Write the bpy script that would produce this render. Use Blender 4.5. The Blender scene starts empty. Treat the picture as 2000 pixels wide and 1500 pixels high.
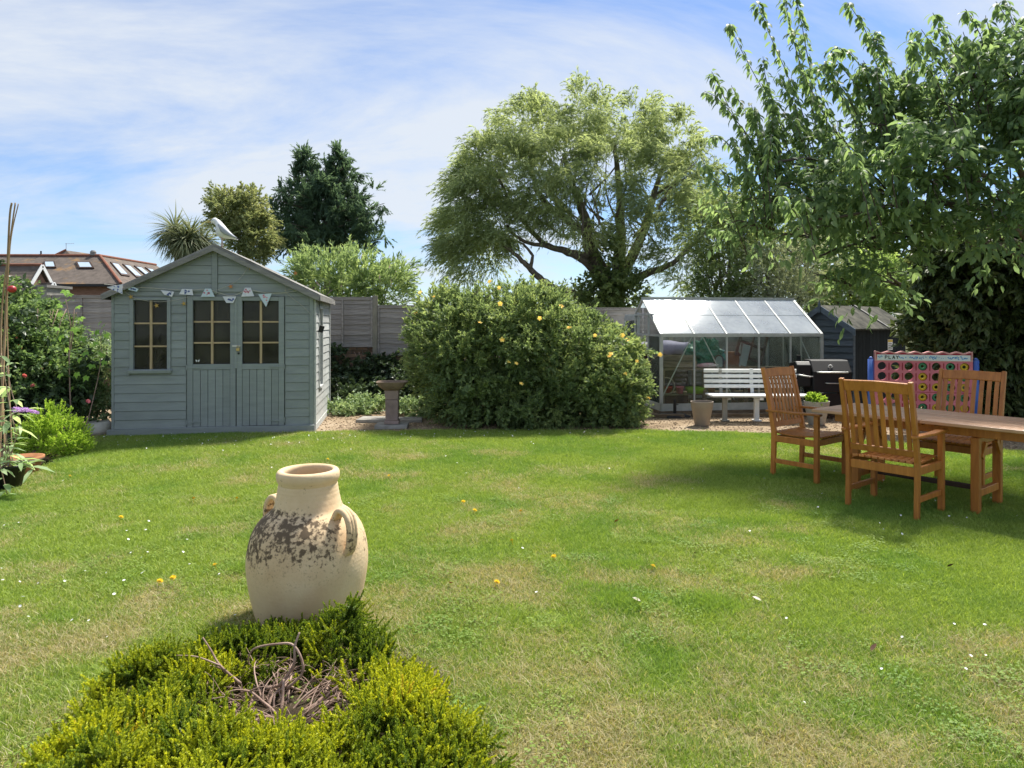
import bpy, math, random
import numpy as np
from mathutils import Vector, Matrix, Euler

random.seed(7)
RNG = np.random.default_rng(7)
scene = bpy.context.scene
COL = scene.collection
rad = math.radians
PI = math.pi

# ------------------------------------------------------------------ camera
F = 1350.0            # focal length in photo pixels (photo is 2000 x 1500)
CX, HY, H = 1000.0, 632.0, 1.5
cam_d = bpy.data.cameras.new('camera')
cam_d.sensor_width = 36.0
cam_d.lens = F / 2000.0 * 36.0
cam_d.shift_y = -(750.0 - HY) / 2000.0
cam_d.clip_start = 0.05
cam_d.clip_end = 2000.0
cam = bpy.data.objects.new('camera', cam_d)
COL.objects.link(cam)
cam.location = (0, 0, H)
cam.rotation_euler = (PI / 2, 0, 0)
scene.camera = cam

# ------------------------------------------------------------------ sky and sun
SUN_AZ, SUN_EL = rad(32.0), rad(57.0)       # azimuth to the right of +Y
world = bpy.data.worlds.new('World')
scene.world = world
world.use_nodes = True
wt = world.node_tree
wt.nodes.clear()
def wn(t, **kw):
    n = wt.nodes.new(t)
    for k, v in kw.items():
        setattr(n, k, v)
    return n
w_out = wn('ShaderNodeOutputWorld')
w_bg = wn('ShaderNodeBackground')
w_bg.inputs['Strength'].default_value = 0.061
sky = wn('ShaderNodeTexSky', sky_type='NISHITA', sun_disc=False)
sky.sun_elevation = SUN_EL
sky.sun_rotation = SUN_AZ
sky.altitude = 10.0
sky.air_density = 1.0
sky.dust_density = 0.15
sky.ozone_density = 2.0
tc = wn('ShaderNodeTexCoord')
sep = wn('ShaderNodeSeparateXYZ')
wt.links.new(tc.outputs['Generated'], sep.inputs[0])
def wmath(op, a, b=None, clamp=False):
    n = wn('ShaderNodeMath', operation=op)
    n.use_clamp = clamp
    for i, v in enumerate((a, b)):
        if v is None:
            continue
        if hasattr(v, 'links'):
            wt.links.new(v, n.inputs[i])
        else:
            n.inputs[i].default_value = v
    return n.outputs[0]
zz = wmath('ADD', wmath('MAXIMUM', sep.outputs['Z'], 0.0), 0.16)
cu = wmath('DIVIDE', sep.outputs['X'], zz)
cv = wmath('DIVIDE', sep.outputs['Y'], zz)
comb = wn('ShaderNodeCombineXYZ')
wt.links.new(cu, comb.inputs['X'])
wt.links.new(cv, comb.inputs['Y'])
mp = wn('ShaderNodeMapping')
mp.inputs['Rotation'].default_value = (0, 0, rad(24))
mp.inputs['Scale'].default_value = (0.62, 1.0, 1.0)
mp.inputs['Location'].default_value = (3.1, 1.4, 0)
wt.links.new(comb.outputs[0], mp.inputs['Vector'])
cn = wn('ShaderNodeTexNoise')
cn.inputs['Scale'].default_value = 0.85
cn.inputs['Detail'].default_value = 9.0
cn.inputs['Roughness'].default_value = 0.62
cn.inputs['Distortion'].default_value = 0.7
wt.links.new(mp.outputs[0], cn.inputs['Vector'])
cr = wn('ShaderNodeValToRGB')
cr.color_ramp.elements[0].position = 0.37
cr.color_ramp.elements[0].color = (0.12, 0.12, 0.12, 1)
cr.color_ramp.elements[1].position = 0.61
cr.color_ramp.elements[1].color = (0.93, 0.93, 0.93, 1)
wt.links.new(cn.outputs['Fac'], cr.inputs[0])
mixc = wn('ShaderNodeMix', data_type='RGBA')
wt.links.new(cr.outputs['Color'], mixc.inputs['Factor'])
skymul = wn('ShaderNodeMix', data_type='RGBA', blend_type='MULTIPLY')
skymul.inputs['Factor'].default_value = 1.0
skymul.inputs['B'].default_value = (0.66, 0.80, 1.0, 1)
wt.links.new(sky.outputs[0], skymul.inputs['A'])
wt.links.new(skymul.outputs['Result'], mixc.inputs['A'])
mixc.inputs['B'].default_value = (5.0, 5.35, 5.8, 1)
wt.links.new(mixc.outputs['Result'], w_bg.inputs['Color'])
wt.links.new(w_bg.outputs[0], w_out.inputs['Surface'])

sun_d = bpy.data.lights.new('sun', 'SUN')
sun_d.energy = 3.3
sun_d.angle = rad(7.0)
sun_d.color = (1.0, 0.95, 0.86)
sun_o = bpy.data.objects.new('sun', sun_d)
COL.objects.link(sun_o)
SDIR = Vector((math.sin(SUN_AZ) * math.cos(SUN_EL), math.cos(SUN_AZ) * math.cos(SUN_EL), math.sin(SUN_EL)))
sun_o.rotation_euler = SDIR.to_track_quat('Z', 'Y').to_euler()
sun_o.location = (6, 14, 20)

vs = scene.view_settings
vs.view_transform = 'Standard'
vs.look = 'None'
vs.exposure = 1.4
vs.gamma = 1.0
scene.render.engine = 'CYCLES'
scene.cycles.max_bounces = 8
scene.cycles.transparent_max_bounces = 16
scene.cycles.diffuse_bounces = 3
scene.cycles.glossy_bounces = 3

# ------------------------------------------------------------------ helpers
def P(px, py, d):
    return Vector(((px - CX) / F * d, d, H - (py - HY) / F * d))
def G(px, py, z=0.0):
    d = (H - z) * F / (py - HY)
    return Vector(((px - CX) / F * d, d, z))

def tag(o, label=None, cat=None, group=None, kind=None):
    if label: o['label'] = label
    if cat: o['category'] = cat
    if group: o['group'] = group
    if kind: o['kind'] = kind
    return o

def empty(name, loc, rz=0.0, label=None, cat=None, group=None):
    o = bpy.data.objects.new(name, None)
    o.empty_display_size = 0.1
    COL.objects.link(o)
    o.location = loc
    o.rotation_euler = (0, 0, rz)
    return tag(o, label, cat, group)

def inst(mesh, name, parent=None, loc=(0, 0, 0), rot=(0, 0, 0), scale=(1, 1, 1)):
    o = bpy.data.objects.new(name, mesh)
    COL.objects.link(o)
    if parent is not None: o.parent = parent
    o.location = loc
    o.rotation_euler = rot
    o.scale = scale
    return o

def copy_tree(o, parent=None):
    c = o.copy()
    COL.objects.link(c)
    c.parent = parent
    for ch in list(o.children):
        copy_tree(ch, c)
    return c

class MB:
    def __init__(s):
        s.v = []; s.f = []
    def add(s, verts, faces):
        n = len(s.v)
        s.v += [tuple(v) for v in verts]
        s.f += [tuple(i + n for i in f) for f in faces]
        return s
    def box(s, x0, x1, y0, y1, z0, z1):
        return s.add([(x0,y0,z0),(x1,y0,z0),(x1,y1,z0),(x0,y1,z0),(x0,y0,z1),(x1,y0,z1),(x1,y1,z1),(x0,y1,z1)],
              [(0,3,2,1),(4,5,6,7),(0,1,5,4),(1,2,6,5),(2,3,7,6),(3,0,4,7)])
    def obox(s, c, size, rot=None):
        hx, hy, hz = size[0]/2, size[1]/2, size[2]/2
        M = rot if rot is not None else Matrix.Identity(3)
        vs_ = []
        for z in (-hz, hz):
            for x, y in ((-hx,-hy),(hx,-hy),(hx,hy),(-hx,hy)):
                vs_.append(Vector(c) + M @ Vector((x,y,z)))
        return s.add(vs_, [(0,3,2,1),(4,5,6,7),(0,1,5,4),(1,2,6,5),(2,3,7,6),(3,0,4,7)])
    def prism(s, poly, y0, y1):
        """poly: list of (x,z) counter-clockwise seen from -Y; extruded y0..y1"""
        n = len(poly)
        vs_ = [(x,y0,z) for x,z in poly] + [(x,y1,z) for x,z in poly]
        fs = [tuple(range(n)), tuple(reversed(range(n, 2*n)))]
        for i in range(n):
            j = (i+1) % n
            fs.append((j, i, i+n, j+n))
        return s.add(vs_, fs)
    def extrude(s, poly3, off):
        n = len(poly3); off = Vector(off)
        a = [Vector(p) for p in poly3]
        vs_ = a + [p + off for p in a]
        fs = [tuple(range(n)), tuple(reversed(range(n, 2*n)))]
        for i in range(n):
            j = (i+1) % n
            fs.append((j, i, i+n, j+n))
        return s.add(vs_, fs)
    def sweep(s, pts, w, h, side=(1,0,0)):
        """rectangular section along a path; w along side, h across; w/h may be lists"""
        pts = [Vector(p) for p in pts]; n = len(pts)
        side = Vector(side).normalized()
        vs_ = []
        for i, p in enumerate(pts):
            t = (pts[min(i+1,n-1)] - pts[max(i-1,0)]).normalized()
            sd = (side - t * side.dot(t)).normalized()
            up = t.cross(sd)
            ww = w[i] if isinstance(w,(list,tuple)) else w
            hh = h[i] if isinstance(h,(list,tuple)) else h
            for a, b in ((-1,-1),(1,-1),(1,1),(-1,1)):
                vs_.append(p + sd*(a*ww/2) + up*(b*hh/2))
        fs = [(3,2,1,0), tuple(4*(n-1)+k for k in range(4))]
        for i in range(n-1):
            for k in range(4):
                k2 = (k+1) % 4
                fs.append((4*i+k, 4*i+k2, 4*i+4+k2, 4*i+4+k))
        return s.add(vs_, fs)
    def tube(s, pts, r, n=8, caps=True):
        pts = [Vector(p) for p in pts]; m = len(pts)
        ref = Vector((0.31, 0.52, 0.79))
        vs_ = []
        for i, p in enumerate(pts):
            t = (pts[min(i+1,m-1)] - pts[max(i-1,0)])
            t = t.normalized() if t.length > 1e-9 else Vector((0,0,1))
            a = t.cross(ref)
            if a.length < 1e-3: a = t.cross(Vector((1,0,0)))
            a.normalize(); b = t.cross(a)
            rr = r[i] if isinstance(r,(list,tuple)) else r
            for k in range(n):
                an = 2*PI*k/n
                vs_.append(p + a*(rr*math.cos(an)) + b*(rr*math.sin(an)))
        fs = []
        for i in range(m-1):
            for k in range(n):
                k2 = (k+1) % n
                fs.append((n*i+k, n*i+k2, n*i+n+k2, n*i+n+k))
        if caps:
            fs.append(tuple(reversed(range(n)))); fs.append(tuple(n*(m-1)+k for k in range(n)))
        return s.add(vs_, fs)
    def lathe(s, prof, n=32, c=(0,0,0)):
        vs_ = []; m = len(prof)
        for r, z in prof:
            for k in range(n):
                an = 2*PI*k/n
                vs_.append((c[0]+r*math.cos(an), c[1]+r*math.sin(an), c[2]+z))
        fs = []
        for i in range(m-1):
            for k in range(n):
                k2 = (k+1) % n
                fs.append((n*i+k, n*i+k2, n*i+n+k2, n*i+n+k))
        fs.append(tuple(reversed(range(n))))
        fs.append(tuple(n*(m-1)+k for k in range(n)))
        return s.add(vs_, fs)
    def mesh(s, name, mat, smooth=False):
        me = bpy.data.meshes.new(name)
        me.from_pydata(s.v, [], s.f)
        if mat is not None: me.materials.append(mat)
        if smooth:
            me.polygons.foreach_set('use_smooth', [True]*len(me.polygons))
        me.update()
        return me
    def build(s, name, mat, parent=None, smooth=False, bevel=0.0, loc=(0,0,0), rot=(0,0,0), sharp=None):
        me = s.mesh(name, mat, smooth)
        o = inst(me, name, parent, loc, rot)
        if bevel > 0:
            m = o.modifiers.new('bevel', 'BEVEL'); m.width = bevel; m.segments = 2
            m.limit_method = 'ANGLE'; m.angle_limit = rad(40)
        return o

def rot_from(x, y=None, z=None):
    return Matrix((x, y, z)).transposed()

# ------------------------------------------------------------------ materials
def lin(r, g, b):
    f = lambda c: (c/255.0/12.92) if c/255.0 <= 0.04045 else ((c/255.0+0.055)/1.055)**2.4
    return (f(r), f(g), f(b), 1.0)
def scol(c, k):
    return (c[0]*k, c[1]*k, c[2]*k, 1.0)

class NT:
    def __init__(s, name):
        s.m = bpy.data.materials.new(name); s.m.use_nodes = True
        s.t = s.m.node_tree; s.t.nodes.clear()
        s.out = s.n('ShaderNodeOutputMaterial')
    def n(s, typ, props=None, **inp):
        nd = s.t.nodes.new(typ)
        for k, v in (props or {}).items(): setattr(nd, k, v)
        for k, v in inp.items():
            key = k.replace('_', ' ')
            sock = nd.inputs[key] if key in nd.inputs else nd.inputs[k]
            s.set(sock, v)
        return nd
    def set(s, sock, v):
        if hasattr(v, 'is_output'): s.t.links.new(v, sock)
        else: sock.default_value = v
    def mix(s, fac, a, b, blend='MIX'):
        nd = s.t.nodes.new('ShaderNodeMix'); nd.data_type = 'RGBA'; nd.blend_type = blend
        s.set(nd.inputs['Factor'], fac); s.set(nd.inputs['A'], a); s.set(nd.inputs['B'], b)
        return nd.outputs['Result']
    def math(s, op, a, b=0.0, clamp=False):
        nd = s.t.nodes.new('ShaderNodeMath'); nd.operation = op; nd.use_clamp = clamp
        s.set(nd.inputs[0], a); s.set(nd.inputs[1], b)
        return nd.outputs[0]
    def ramp(s, fac, stops):
        nd = s.t.nodes.new('ShaderNodeValToRGB')
        cr_ = nd.color_ramp
        while len(cr_.elements) < len(stops): cr_.elements.new(0.5)
        for e, (p, c) in zip(cr_.elements, stops):
            e.position = p; e.color = c if len(c) == 4 else (*c, 1)
        s.set(nd.inputs[0], fac)
        return nd.outputs['Color']
    def coord(s, kind='Object', scale=(1,1,1), loc=(0,0,0), rot=(0,0,0)):
        c = s.t.nodes.new('ShaderNodeTexCoord'); m = s.t.nodes.new('ShaderNodeMapping')
        s.t.links.new(c.outputs[kind], m.inputs['Vector'])
        m.inputs['Scale'].default_value = scale; m.inputs['Location'].default_value = loc; m.inputs['Rotation'].default_value = rot
        return m.outputs[0]
    def wpos(s, scale=(1,1,1)):
        c = s.t.nodes.new('ShaderNodeNewGeometry'); m = s.t.nodes.new('ShaderNodeMapping')
        s.t.links.new(c.outputs['Position'], m.inputs['Vector']); m.inputs['Scale'].default_value = scale
        return m.outputs[0]
    def noise(s, vec, scale=5.0, detail=4.0, rough=0.55, dist=0.0):
        nd = s.n('ShaderNodeTexNoise', Scale=scale, Detail=detail, Roughness=rough, Distortion=dist)
        s.t.links.new(vec, nd.inputs['Vector'])
        return nd.outputs['Fac']
    def rand(s):
        return s.n('ShaderNodeObjectInfo').outputs['Random']
    def bump(s, h, strength=0.3, dist=0.01):
        nd = s.n('ShaderNodeBump', Strength=strength, Distance=dist)
        s.t.links.new(h, nd.inputs['Height'])
        return nd.outputs['Normal']
    def principled(s, col, rough=0.6, spec=0.4, metal=0.0, normal=None, **kw):
        nd = s.t.nodes.new('ShaderNodeBsdfPrincipled')
        s.set(nd.inputs['Base Color'], col); s.set(nd.inputs['Roughness'], rough)
        s.set(nd.inputs['Specular IOR Level'], spec); s.set(nd.inputs['Metallic'], metal)
        if normal is not None: s.t.links.new(normal, nd.inputs['Normal'])
        for k, v in kw.items(): s.set(nd.inputs[k.replace('_',' ')], v)
        return nd.outputs[0]
    def done(s, sh):
        s.t.links.new(sh, s.out.inputs['Surface'])
        return s.m

def basic(name, c1, c2=None, scale=6.0, rough=0.6, spec=0.35, bump=0.15, stretch=(1,1,1), metal=0.0, var=0.12, bscale=40.0, space='Object', dist=0.004):
    """painted, wooden, stone ... two tones broken up by noise, a little per-object difference, fine relief"""
    k = NT(name)
    co = k.coord(space, stretch)
    c2 = c2 or scol(c1, 0.75)
    n1 = k.noise(co, scale, 6.0, 0.6, 0.3)
    col = k.ramp(n1, [(0.32, c2), (0.66, c1)])
    if var > 0:
        v = k.math('ADD', k.math('MULTIPLY', k.rand(), 2*var), 1.0-var)
        cv_ = k.n('ShaderNodeCombineColor', Red=v, Green=v, Blue=v).outputs[0]
        col = k.mix(1.0, col, cv_, 'MULTIPLY')
    nb = k.noise(co, bscale, 4.0, 0.6)
    nor = k.bump(nb, bump, dist)
    rr = k.math('ADD', k.math('MULTIPLY', nb, 0.25), rough-0.12, True)
    return k.done(k.principled(col, rr, spec, metal, nor))

def leafmat(name, stops, trans=0.42, tcol=1.5, rough=0.55, spec=0.22, gain=2.3, desat=0.26):
    k = NT(name)
    def tone(c):
        l = 0.3*c[0]+0.6*c[1]+0.1*c[2]
        return tuple(gain*(v*(1-desat)+l*desat*w) for v, w in zip(c[:3], (0.95, 1.0, 0.95))) + (1.0,)
    stops = [(p, tone(c)) for p, c in stops]
    a = k.n('ShaderNodeAttribute', {'attribute_name': 'tint'}).outputs['Fac']
    col = k.ramp(a, stops)
    p = k.principled(col, rough, spec)
    tc_ = k.mix(1.0, col, (tcol*1.05, tcol, tcol*0.70, 1), 'MULTIPLY')
    t = k.n('ShaderNodeBsdfTranslucent', Color=tc_).outputs[0]
    mx = k.n('ShaderNodeMixShader', Fac=min(trans+0.08, 0.55))
    k.t.links.new(p, mx.inputs[1]); k.t.links.new(t, mx.inputs[2])
    return k.done(mx.outputs[0])

def glassmat(name, tint=(0.9,0.95,0.93,1), gloss=0.12, dirt_glow=0.1, dirt_glow_col=(0.6,0.62,0.6,1), streak=(1,1,1), dscale=3.0, transl=0.5):  # film layer: dirt, and for some panes light painted in as colour
    k = NT(name)
    tr = k.n('ShaderNodeBsdfTransparent', Color=tint).outputs[0]
    gl = k.n('ShaderNodeBsdfGlossy', Roughness=0.04, Color=(0.95,0.97,1,1)).outputs[0]
    fr = k.n('ShaderNodeFresnel', IOR=1.22).outputs[0]
    fac = k.math('ADD', fr, gloss, True)
    m1 = k.n('ShaderNodeMixShader', Fac=fac); k.t.links.new(tr, m1.inputs[1]); k.t.links.new(gl, m1.inputs[2])
    df = k.n('ShaderNodeBsdfDiffuse', Color=dirt_glow_col).outputs[0]
    tl = k.n('ShaderNodeBsdfTranslucent', Color=dirt_glow_col).outputs[0]
    m2 = k.n('ShaderNodeMixShader', Fac=transl); k.t.links.new(df, m2.inputs[1]); k.t.links.new(tl, m2.inputs[2])
    nz = k.noise(k.wpos(streak), dscale, 6.0, 0.62)
    df_ = k.math('MULTIPLY', k.ramp(nz, [(0.3,(0.25,)*3),(0.72,(1,)*3)]), dirt_glow*1.6, True)
    m3 = k.n('ShaderNodeMixShader', Fac=df_); k.t.links.new(m1.outputs[0], m3.inputs[1]); k.t.links.new(m2.outputs[0], m3.inputs[2])
    return k.done(m3.outputs[0])

# ------------------------------------------------------------------ noise in python (lawn patches and the like)
_LAT = RNG.random((256, 256))
def vnoise(x, y):
    xi = np.floor(x).astype(int); yi = np.floor(y).astype(int)
    fx = x - xi; fy = y - yi
    fx = fx*fx*(3-2*fx); fy = fy*fy*(3-2*fy)
    a = _LAT[xi % 256, yi % 256]; b = _LAT[(xi+1) % 256, yi % 256]
    c = _LAT[xi % 256, (yi+1) % 256]; d = _LAT[(xi+1) % 256, (yi+1) % 256]
    return (a*(1-fx)+b*fx)*(1-fy) + (c*(1-fx)+d*fx)*fy
def fbm(x, y, o=4):
    x = np.asarray(x, float); y = np.asarray(y, float)
    s = 0; a = 0.5; t = 0
    for i in range(o):
        s = s + a*vnoise(x*2**i+17.3*i, y*2**i+9.1*i); t += a; a *= 0.5
    return s/t
def in_poly(x, y, poly):
    r = np.zeros(x.shape, bool); n = len(poly); j = n-1
    for i in range(n):
        xi, yi = poly[i]; xj, yj = poly[j]
        c = ((yi > y) != (yj > y)) & (x < (xj-xi)*(y-yi)/(yj-yi+1e-12)+xi)
        r ^= c; j = i
    return r

# ------------------------------------------------------------------ foliage
def norm(a):
    return a / np.maximum(np.linalg.norm(a, axis=1, keepdims=True), 1e-9)

def raw_mesh(name, verts, loops, starts, mat, tint=None, smooth=False):
    me = bpy.data.meshes.new(name)
    me.vertices.add(len(verts)); me.vertices.foreach_set('co', np.ascontiguousarray(verts, np.float32).ravel())
    me.loops.add(len(loops)); me.loops.foreach_set('vertex_index', np.ascontiguousarray(loops, np.int32))
    me.polygons.add(len(starts)); me.polygons.foreach_set('loop_start', np.ascontiguousarray(starts, np.int32))
    if smooth: me.polygons.foreach_set('use_smooth', np.ones(len(starts), bool))
    if tint is not None:
        at = me.attributes.new('tint', 'FLOAT', 'POINT'); at.data.foreach_set('value', np.ascontiguousarray(tint, np.float32))
    if mat is not None: me.materials.append(mat)
    me.update(calc_edges=True)
    return me

def leaf_mesh(name, pos, d, nrm, L, W, tint, mat, shape='kite', fold=0.12, curl=0.25):
    n = len(pos)
    d = norm(d); side = norm(np.cross(d, nrm)); up = np.cross(side, d)
    L = np.broadcast_to(np.asarray(L, float), (n,))[:, None]; W = np.broadcast_to(np.asarray(W, float), (n,))[:, None]
    if shape == 'kite':
        V = np.stack([pos, pos+d*L*0.45+side*W*0.5+up*W*fold, pos+d*L-up*L*curl*0.3, pos+d*L*0.45-side*W*0.5+up*W*fold], 1)
        k = 4; F_ = np.array([[0,1,2],[0,2,3]])
    else:
        def at(t, w, f): return pos + d*L*t + side*W*w - up*L*(curl*t*t) + up*W*f
        V = np.stack([at(0,0,0), at(.28,.42,fold), at(.28,0,0), at(.28,-.42,fold), at(.62,.46,fold), at(.62,0,0), at(.62,-.46,fold), at(1,0,0)], 1)
        k = 8; F_ = np.array([[0,1,2],[0,2,3],[2,1,4],[2,4,5],[3,2,5],[3,5,6],[5,4,7],[6,5,7]])
    base = (np.arange(n)*k)[:, None, None]
    loops = (F_[None]+base).reshape(-1)
    starts = np.arange(n*len(F_))*3
    return raw_mesh(name, V.reshape(-1, 3), loops, starts, mat, np.repeat(tint, k), smooth=(shape != 'kite'))

def sph(n, rng):
    v = rng.normal(size=(n, 3)); return norm(v)

def LB(px, py, rx, ry, d, rd):
    c = P(px, py, d)
    return (c.x, c.y, c.z, rx*d/F, rd, ry*d/F)

def foliage(lobes, clumps, sprays, leaves, spray_len, clump_r=0.25, out=1.0, up=0.3, rnd=0.6, droop=0.4,
            spread=0.7, shell=0.6, seed=1, wind=(0,0,0), nup=0.6, zmin=0.02, tint_clump=0.5, hang=0.0, keep=None):
    rng = np.random.default_rng(seed)
    lob = np.array(lobes, float)
    wgt = (lob[:,3]*lob[:,5] + lob[:,4]*lob[:,5] + lob[:,3]*lob[:,4]); wgt /= wgt.sum()
    li = rng.choice(len(lob), clumps, p=wgt)
    dr = sph(clumps, rng)
    rf = (shell + (1-shell)*rng.random(clumps))[:, None]
    c = lob[li, :3] + dr*lob[li, 3:]*rf
    o = norm(dr/np.maximum(lob[li, 3:], 1e-3)*lob[li, 3:].mean(1, keepdims=True))
    # drop clumps buried deep inside another lobe
    if shell > 0.3:
        q = np.ones(clumps)*9
        for l in lob:
            q = np.minimum(q, (((c-l[:3])/l[3:])**2).sum(1))
        kp = q > (shell*0.55)**2
        c, o = c[kp], o[kp]
    if keep is not None:
        m = keep(c); c, o = c[m], o[m]
    m = len(c); tc_ = rng.random(m)
    ns = m*sprays
    cs = np.repeat(c, sprays, 0); os_ = np.repeat(o, sprays, 0); ts = np.repeat(tc_, sprays)
    st = cs + sph(ns, rng)*clump_r*(rng.random((ns,1))**0.5)
    sd = norm(os_*out + sph(ns, rng)*rnd + np.array([0,0,up]) + np.array(wind))
    sl = spray_len*(0.6+0.7*rng.random((ns,1)))
    N = ns*leaves
    st, sd, sl, ts = [np.repeat(a, leaves, 0) for a in (st, sd, sl, ts)]
    t = rng.random((N,1))**0.8
    g = np.array([0,0,-1.0])
    pos = st + sd*sl*t + g*(droop*sl*t*t)
    tan = norm(sd + g*(2*droop*t))
    ld = norm(tan + sph(N, rng)*spread + g*hang)
    nr = norm(sph(N, rng)*(1-nup) + np.array([0,0,nup]) + 0.3*np.repeat(os_, leaves, 0))
    tint = np.clip(tint_clump*ts + (1-tint_clump)*rng.random(N), 0, 1)
    ok = pos[:, 2] > zmin
    return pos[ok], ld[ok], nr[ok], tint[ok], rng

def crown(name, parent, mat, fol, L, W, shape='kite', curl=0.25, fold=0.12, kind=None):
    pos, ld, nr, tint, rng = fol
    n = len(pos)
    me = leaf_mesh(name, pos, ld, nr, L*(0.65+0.6*rng.random(n)), W*(0.7+0.5*rng.random(n)), tint, mat, shape, fold, curl)
    o = inst(me, name, parent)
    if kind: o['kind'] = kind
    return o

def ray_front(px, py, lobes):
    """distance along a photo ray to the front of a lumpy shape made of ellipsoids"""
    o = np.array([0,0,H]); dr = np.array([(px-CX)/F, 1.0, -(py-HY)/F]); best = None
    for l in lobes:
        l = np.array(l); q = (o-l[:3])/l[3:]; k = dr/l[3:]
        A = k@k; B = 2*q@k; C = q@q-1; D = B*B-4*A*C
        if D < 0: continue
        t = (-B-math.sqrt(D))/(2*A)
        if best is None or t < best: best = t
    return best

def limb(mb, pts, r0, r1, n=7, sub=5, jit=0.0, rng=random):
    """smooth tapered limb through points"""
    pts = [Vector(p) for p in pts]
    out = []
    m = len(pts)
    for i in range(m-1):
        p0 = pts[max(i-1,0)]; p1 = pts[i]; p2 = pts[i+1]; p3 = pts[min(i+2,m-1)]
        for k in range(sub):
            t = k/sub
            q = 0.5*((2*p1)+(p2-p0)*t+(2*p0-5*p1+4*p2-p3)*t*t+(3*p1-p0-3*p2+p3)*t**3)
            if jit: q = q + Vector((rng.uniform(-jit,jit), rng.uniform(-jit,jit), rng.uniform(-jit,jit)))
            out.append(q)
    out.append(pts[-1])
    K = len(out)
    rr = [r0+(r1-r0)*(i/(K-1))**0.8 for i in range(K)]
    mb.tube(out, rr, n)
    return out

# ------------------------------------------------------------------ scattering (grass, sprigs, pebbles): geometry nodes on a point cloud
def scatter(name, pts, rots, scales, idx, sources, attrs, parent=None):
    """pts Nx3, rots Nx3 euler, scales N or Nx3, idx N (which source mesh)"""
    me = bpy.data.meshes.new(name)
    n = len(pts)
    me.vertices.add(n); me.vertices.foreach_set('co', np.ascontiguousarray(pts, np.float32).ravel())
    scales = np.asarray(scales, float)
    if scales.ndim == 1: scales = np.repeat(scales[:, None], 3, 1)
    for nm, arr in (('s_rot', rots), ('s_scale', scales)):
        a = me.attributes.new(nm, 'FLOAT_VECTOR', 'POINT'); a.data.foreach_set('vector', np.ascontiguousarray(arr, np.float32).ravel())
    a = me.attributes.new('s_idx', 'INT', 'POINT'); a.data.foreach_set('value', np.ascontiguousarray(idx, np.int32))
    for nm, arr in attrs.items():
        a = me.attributes.new(nm, 'FLOAT', 'POINT'); a.data.foreach_set('value', np.ascontiguousarray(arr, np.float32))
    o = inst(me, name, parent)
    ng = bpy.data.node_groups.new(name + '_nodes', 'GeometryNodeTree')
    ng.interface.new_socket('Geometry', in_out='INPUT', socket_type='NodeSocketGeometry')
    ng.interface.new_socket('Geometry', in_out='OUTPUT', socket_type='NodeSocketGeometry')
    gi = ng.nodes.new('NodeGroupInput'); go = ng.nodes.new('NodeGroupOutput')
    join = ng.nodes.new('GeometryNodeJoinGeometry')
    def named(nm, typ):
        q = ng.nodes.new('GeometryNodeInputNamedAttribute'); q.data_type = typ; q.inputs['Name'].default_value = nm
        return q.outputs['Attribute']
    r_ = named('s_rot', 'FLOAT_VECTOR'); s_ = named('s_scale', 'FLOAT_VECTOR'); i_ = named('s_idx', 'INT')
    e2r = ng.nodes.new('FunctionNodeEulerToRotation'); ng.links.new(r_, e2r.inputs[0])
    for k, src in enumerate(sources):
        so = bpy.data.objects.new(name + '_source', src)      # data only, never linked to the scene
        oi = ng.nodes.new('GeometryNodeObjectInfo'); oi.inputs['Object'].default_value = so
        cmp_ = ng.nodes.new('FunctionNodeCompare'); cmp_.data_type = 'INT'; cmp_.operation = 'EQUAL'
        ng.links.new(i_, cmp_.inputs[2])
        (cmp_.inputs[3]).default_value = k
        iop = ng.nodes.new('GeometryNodeInstanceOnPoints')
        ng.links.new(gi.outputs[0], iop.inputs['Points'])
        ng.links.new(cmp_.outputs[0], iop.inputs['Selection'])
        ng.links.new(oi.outputs['Geometry'], iop.inputs['Instance'])
        ng.links.new(e2r.outputs[0], iop.inputs['Rotation'])
        ng.links.new(s_, iop.inputs['Scale'])
        ng.links.new(iop.outputs[0], join.inputs[0])
    ng.links.new(join.outputs[0], go.inputs[0])
    md = o.modifiers.new('scatter', 'NODES'); md.node_group = ng
    return o
# ================================================================== materials used in the scene
M = {}
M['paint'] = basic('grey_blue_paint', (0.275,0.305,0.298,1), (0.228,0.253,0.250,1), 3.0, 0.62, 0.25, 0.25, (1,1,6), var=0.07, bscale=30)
M['paint_side'] = basic('weathered_sunlit_paint', (0.50,0.51,0.49,1), (0.34,0.36,0.355,1), 4.0, 0.75, 0.2, 0.3, (6,1,6), var=0.12, bscale=30)  # weathered wall paint made paler: the sunlit look is put into its colour
M['trim'] = basic('weathered_grey_timber', (0.27,0.26,0.24,1), (0.17,0.165,0.155,1), 4.0, 0.8, 0.2, 0.4, (1,1,6), var=0.08)
M['felt'] = basic('roof_felt', (0.30,0.29,0.27,1), (0.17,0.165,0.155,1), 3.0, 0.95, 0.1, 0.5, var=0.05, bscale=120)
M['felt_dark'] = basic('mossy_dark_felt', (0.13,0.125,0.10,1), (0.045,0.045,0.04,1), 5.0, 0.95, 0.1, 0.5, var=0.05, bscale=90)
M['pine'] = basic('bare_pine_bars', (0.52,0.40,0.24,1), (0.38,0.28,0.16,1), 6.0, 0.7, 0.2, 0.3, (8,8,1), var=0.08)
M['inside'] = basic('shed_inside_boards', (0.10,0.085,0.065,1), (0.06,0.05,0.04,1), 4.0, 0.9, 0.1, 0.2)
M['steel'] = basic('galvanised_steel', (0.55,0.55,0.53,1), (0.40,0.40,0.39,1), 12, 0.42, 0.5, 0.1, metal=0.85, var=0.04)
M['alu'] = basic('aluminium_glazing_bar', (0.50,0.51,0.49,1), (0.38,0.40,0.38,1), 8, 0.65, 0.4, 0.08, metal=0.25, var=0.04)
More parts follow.
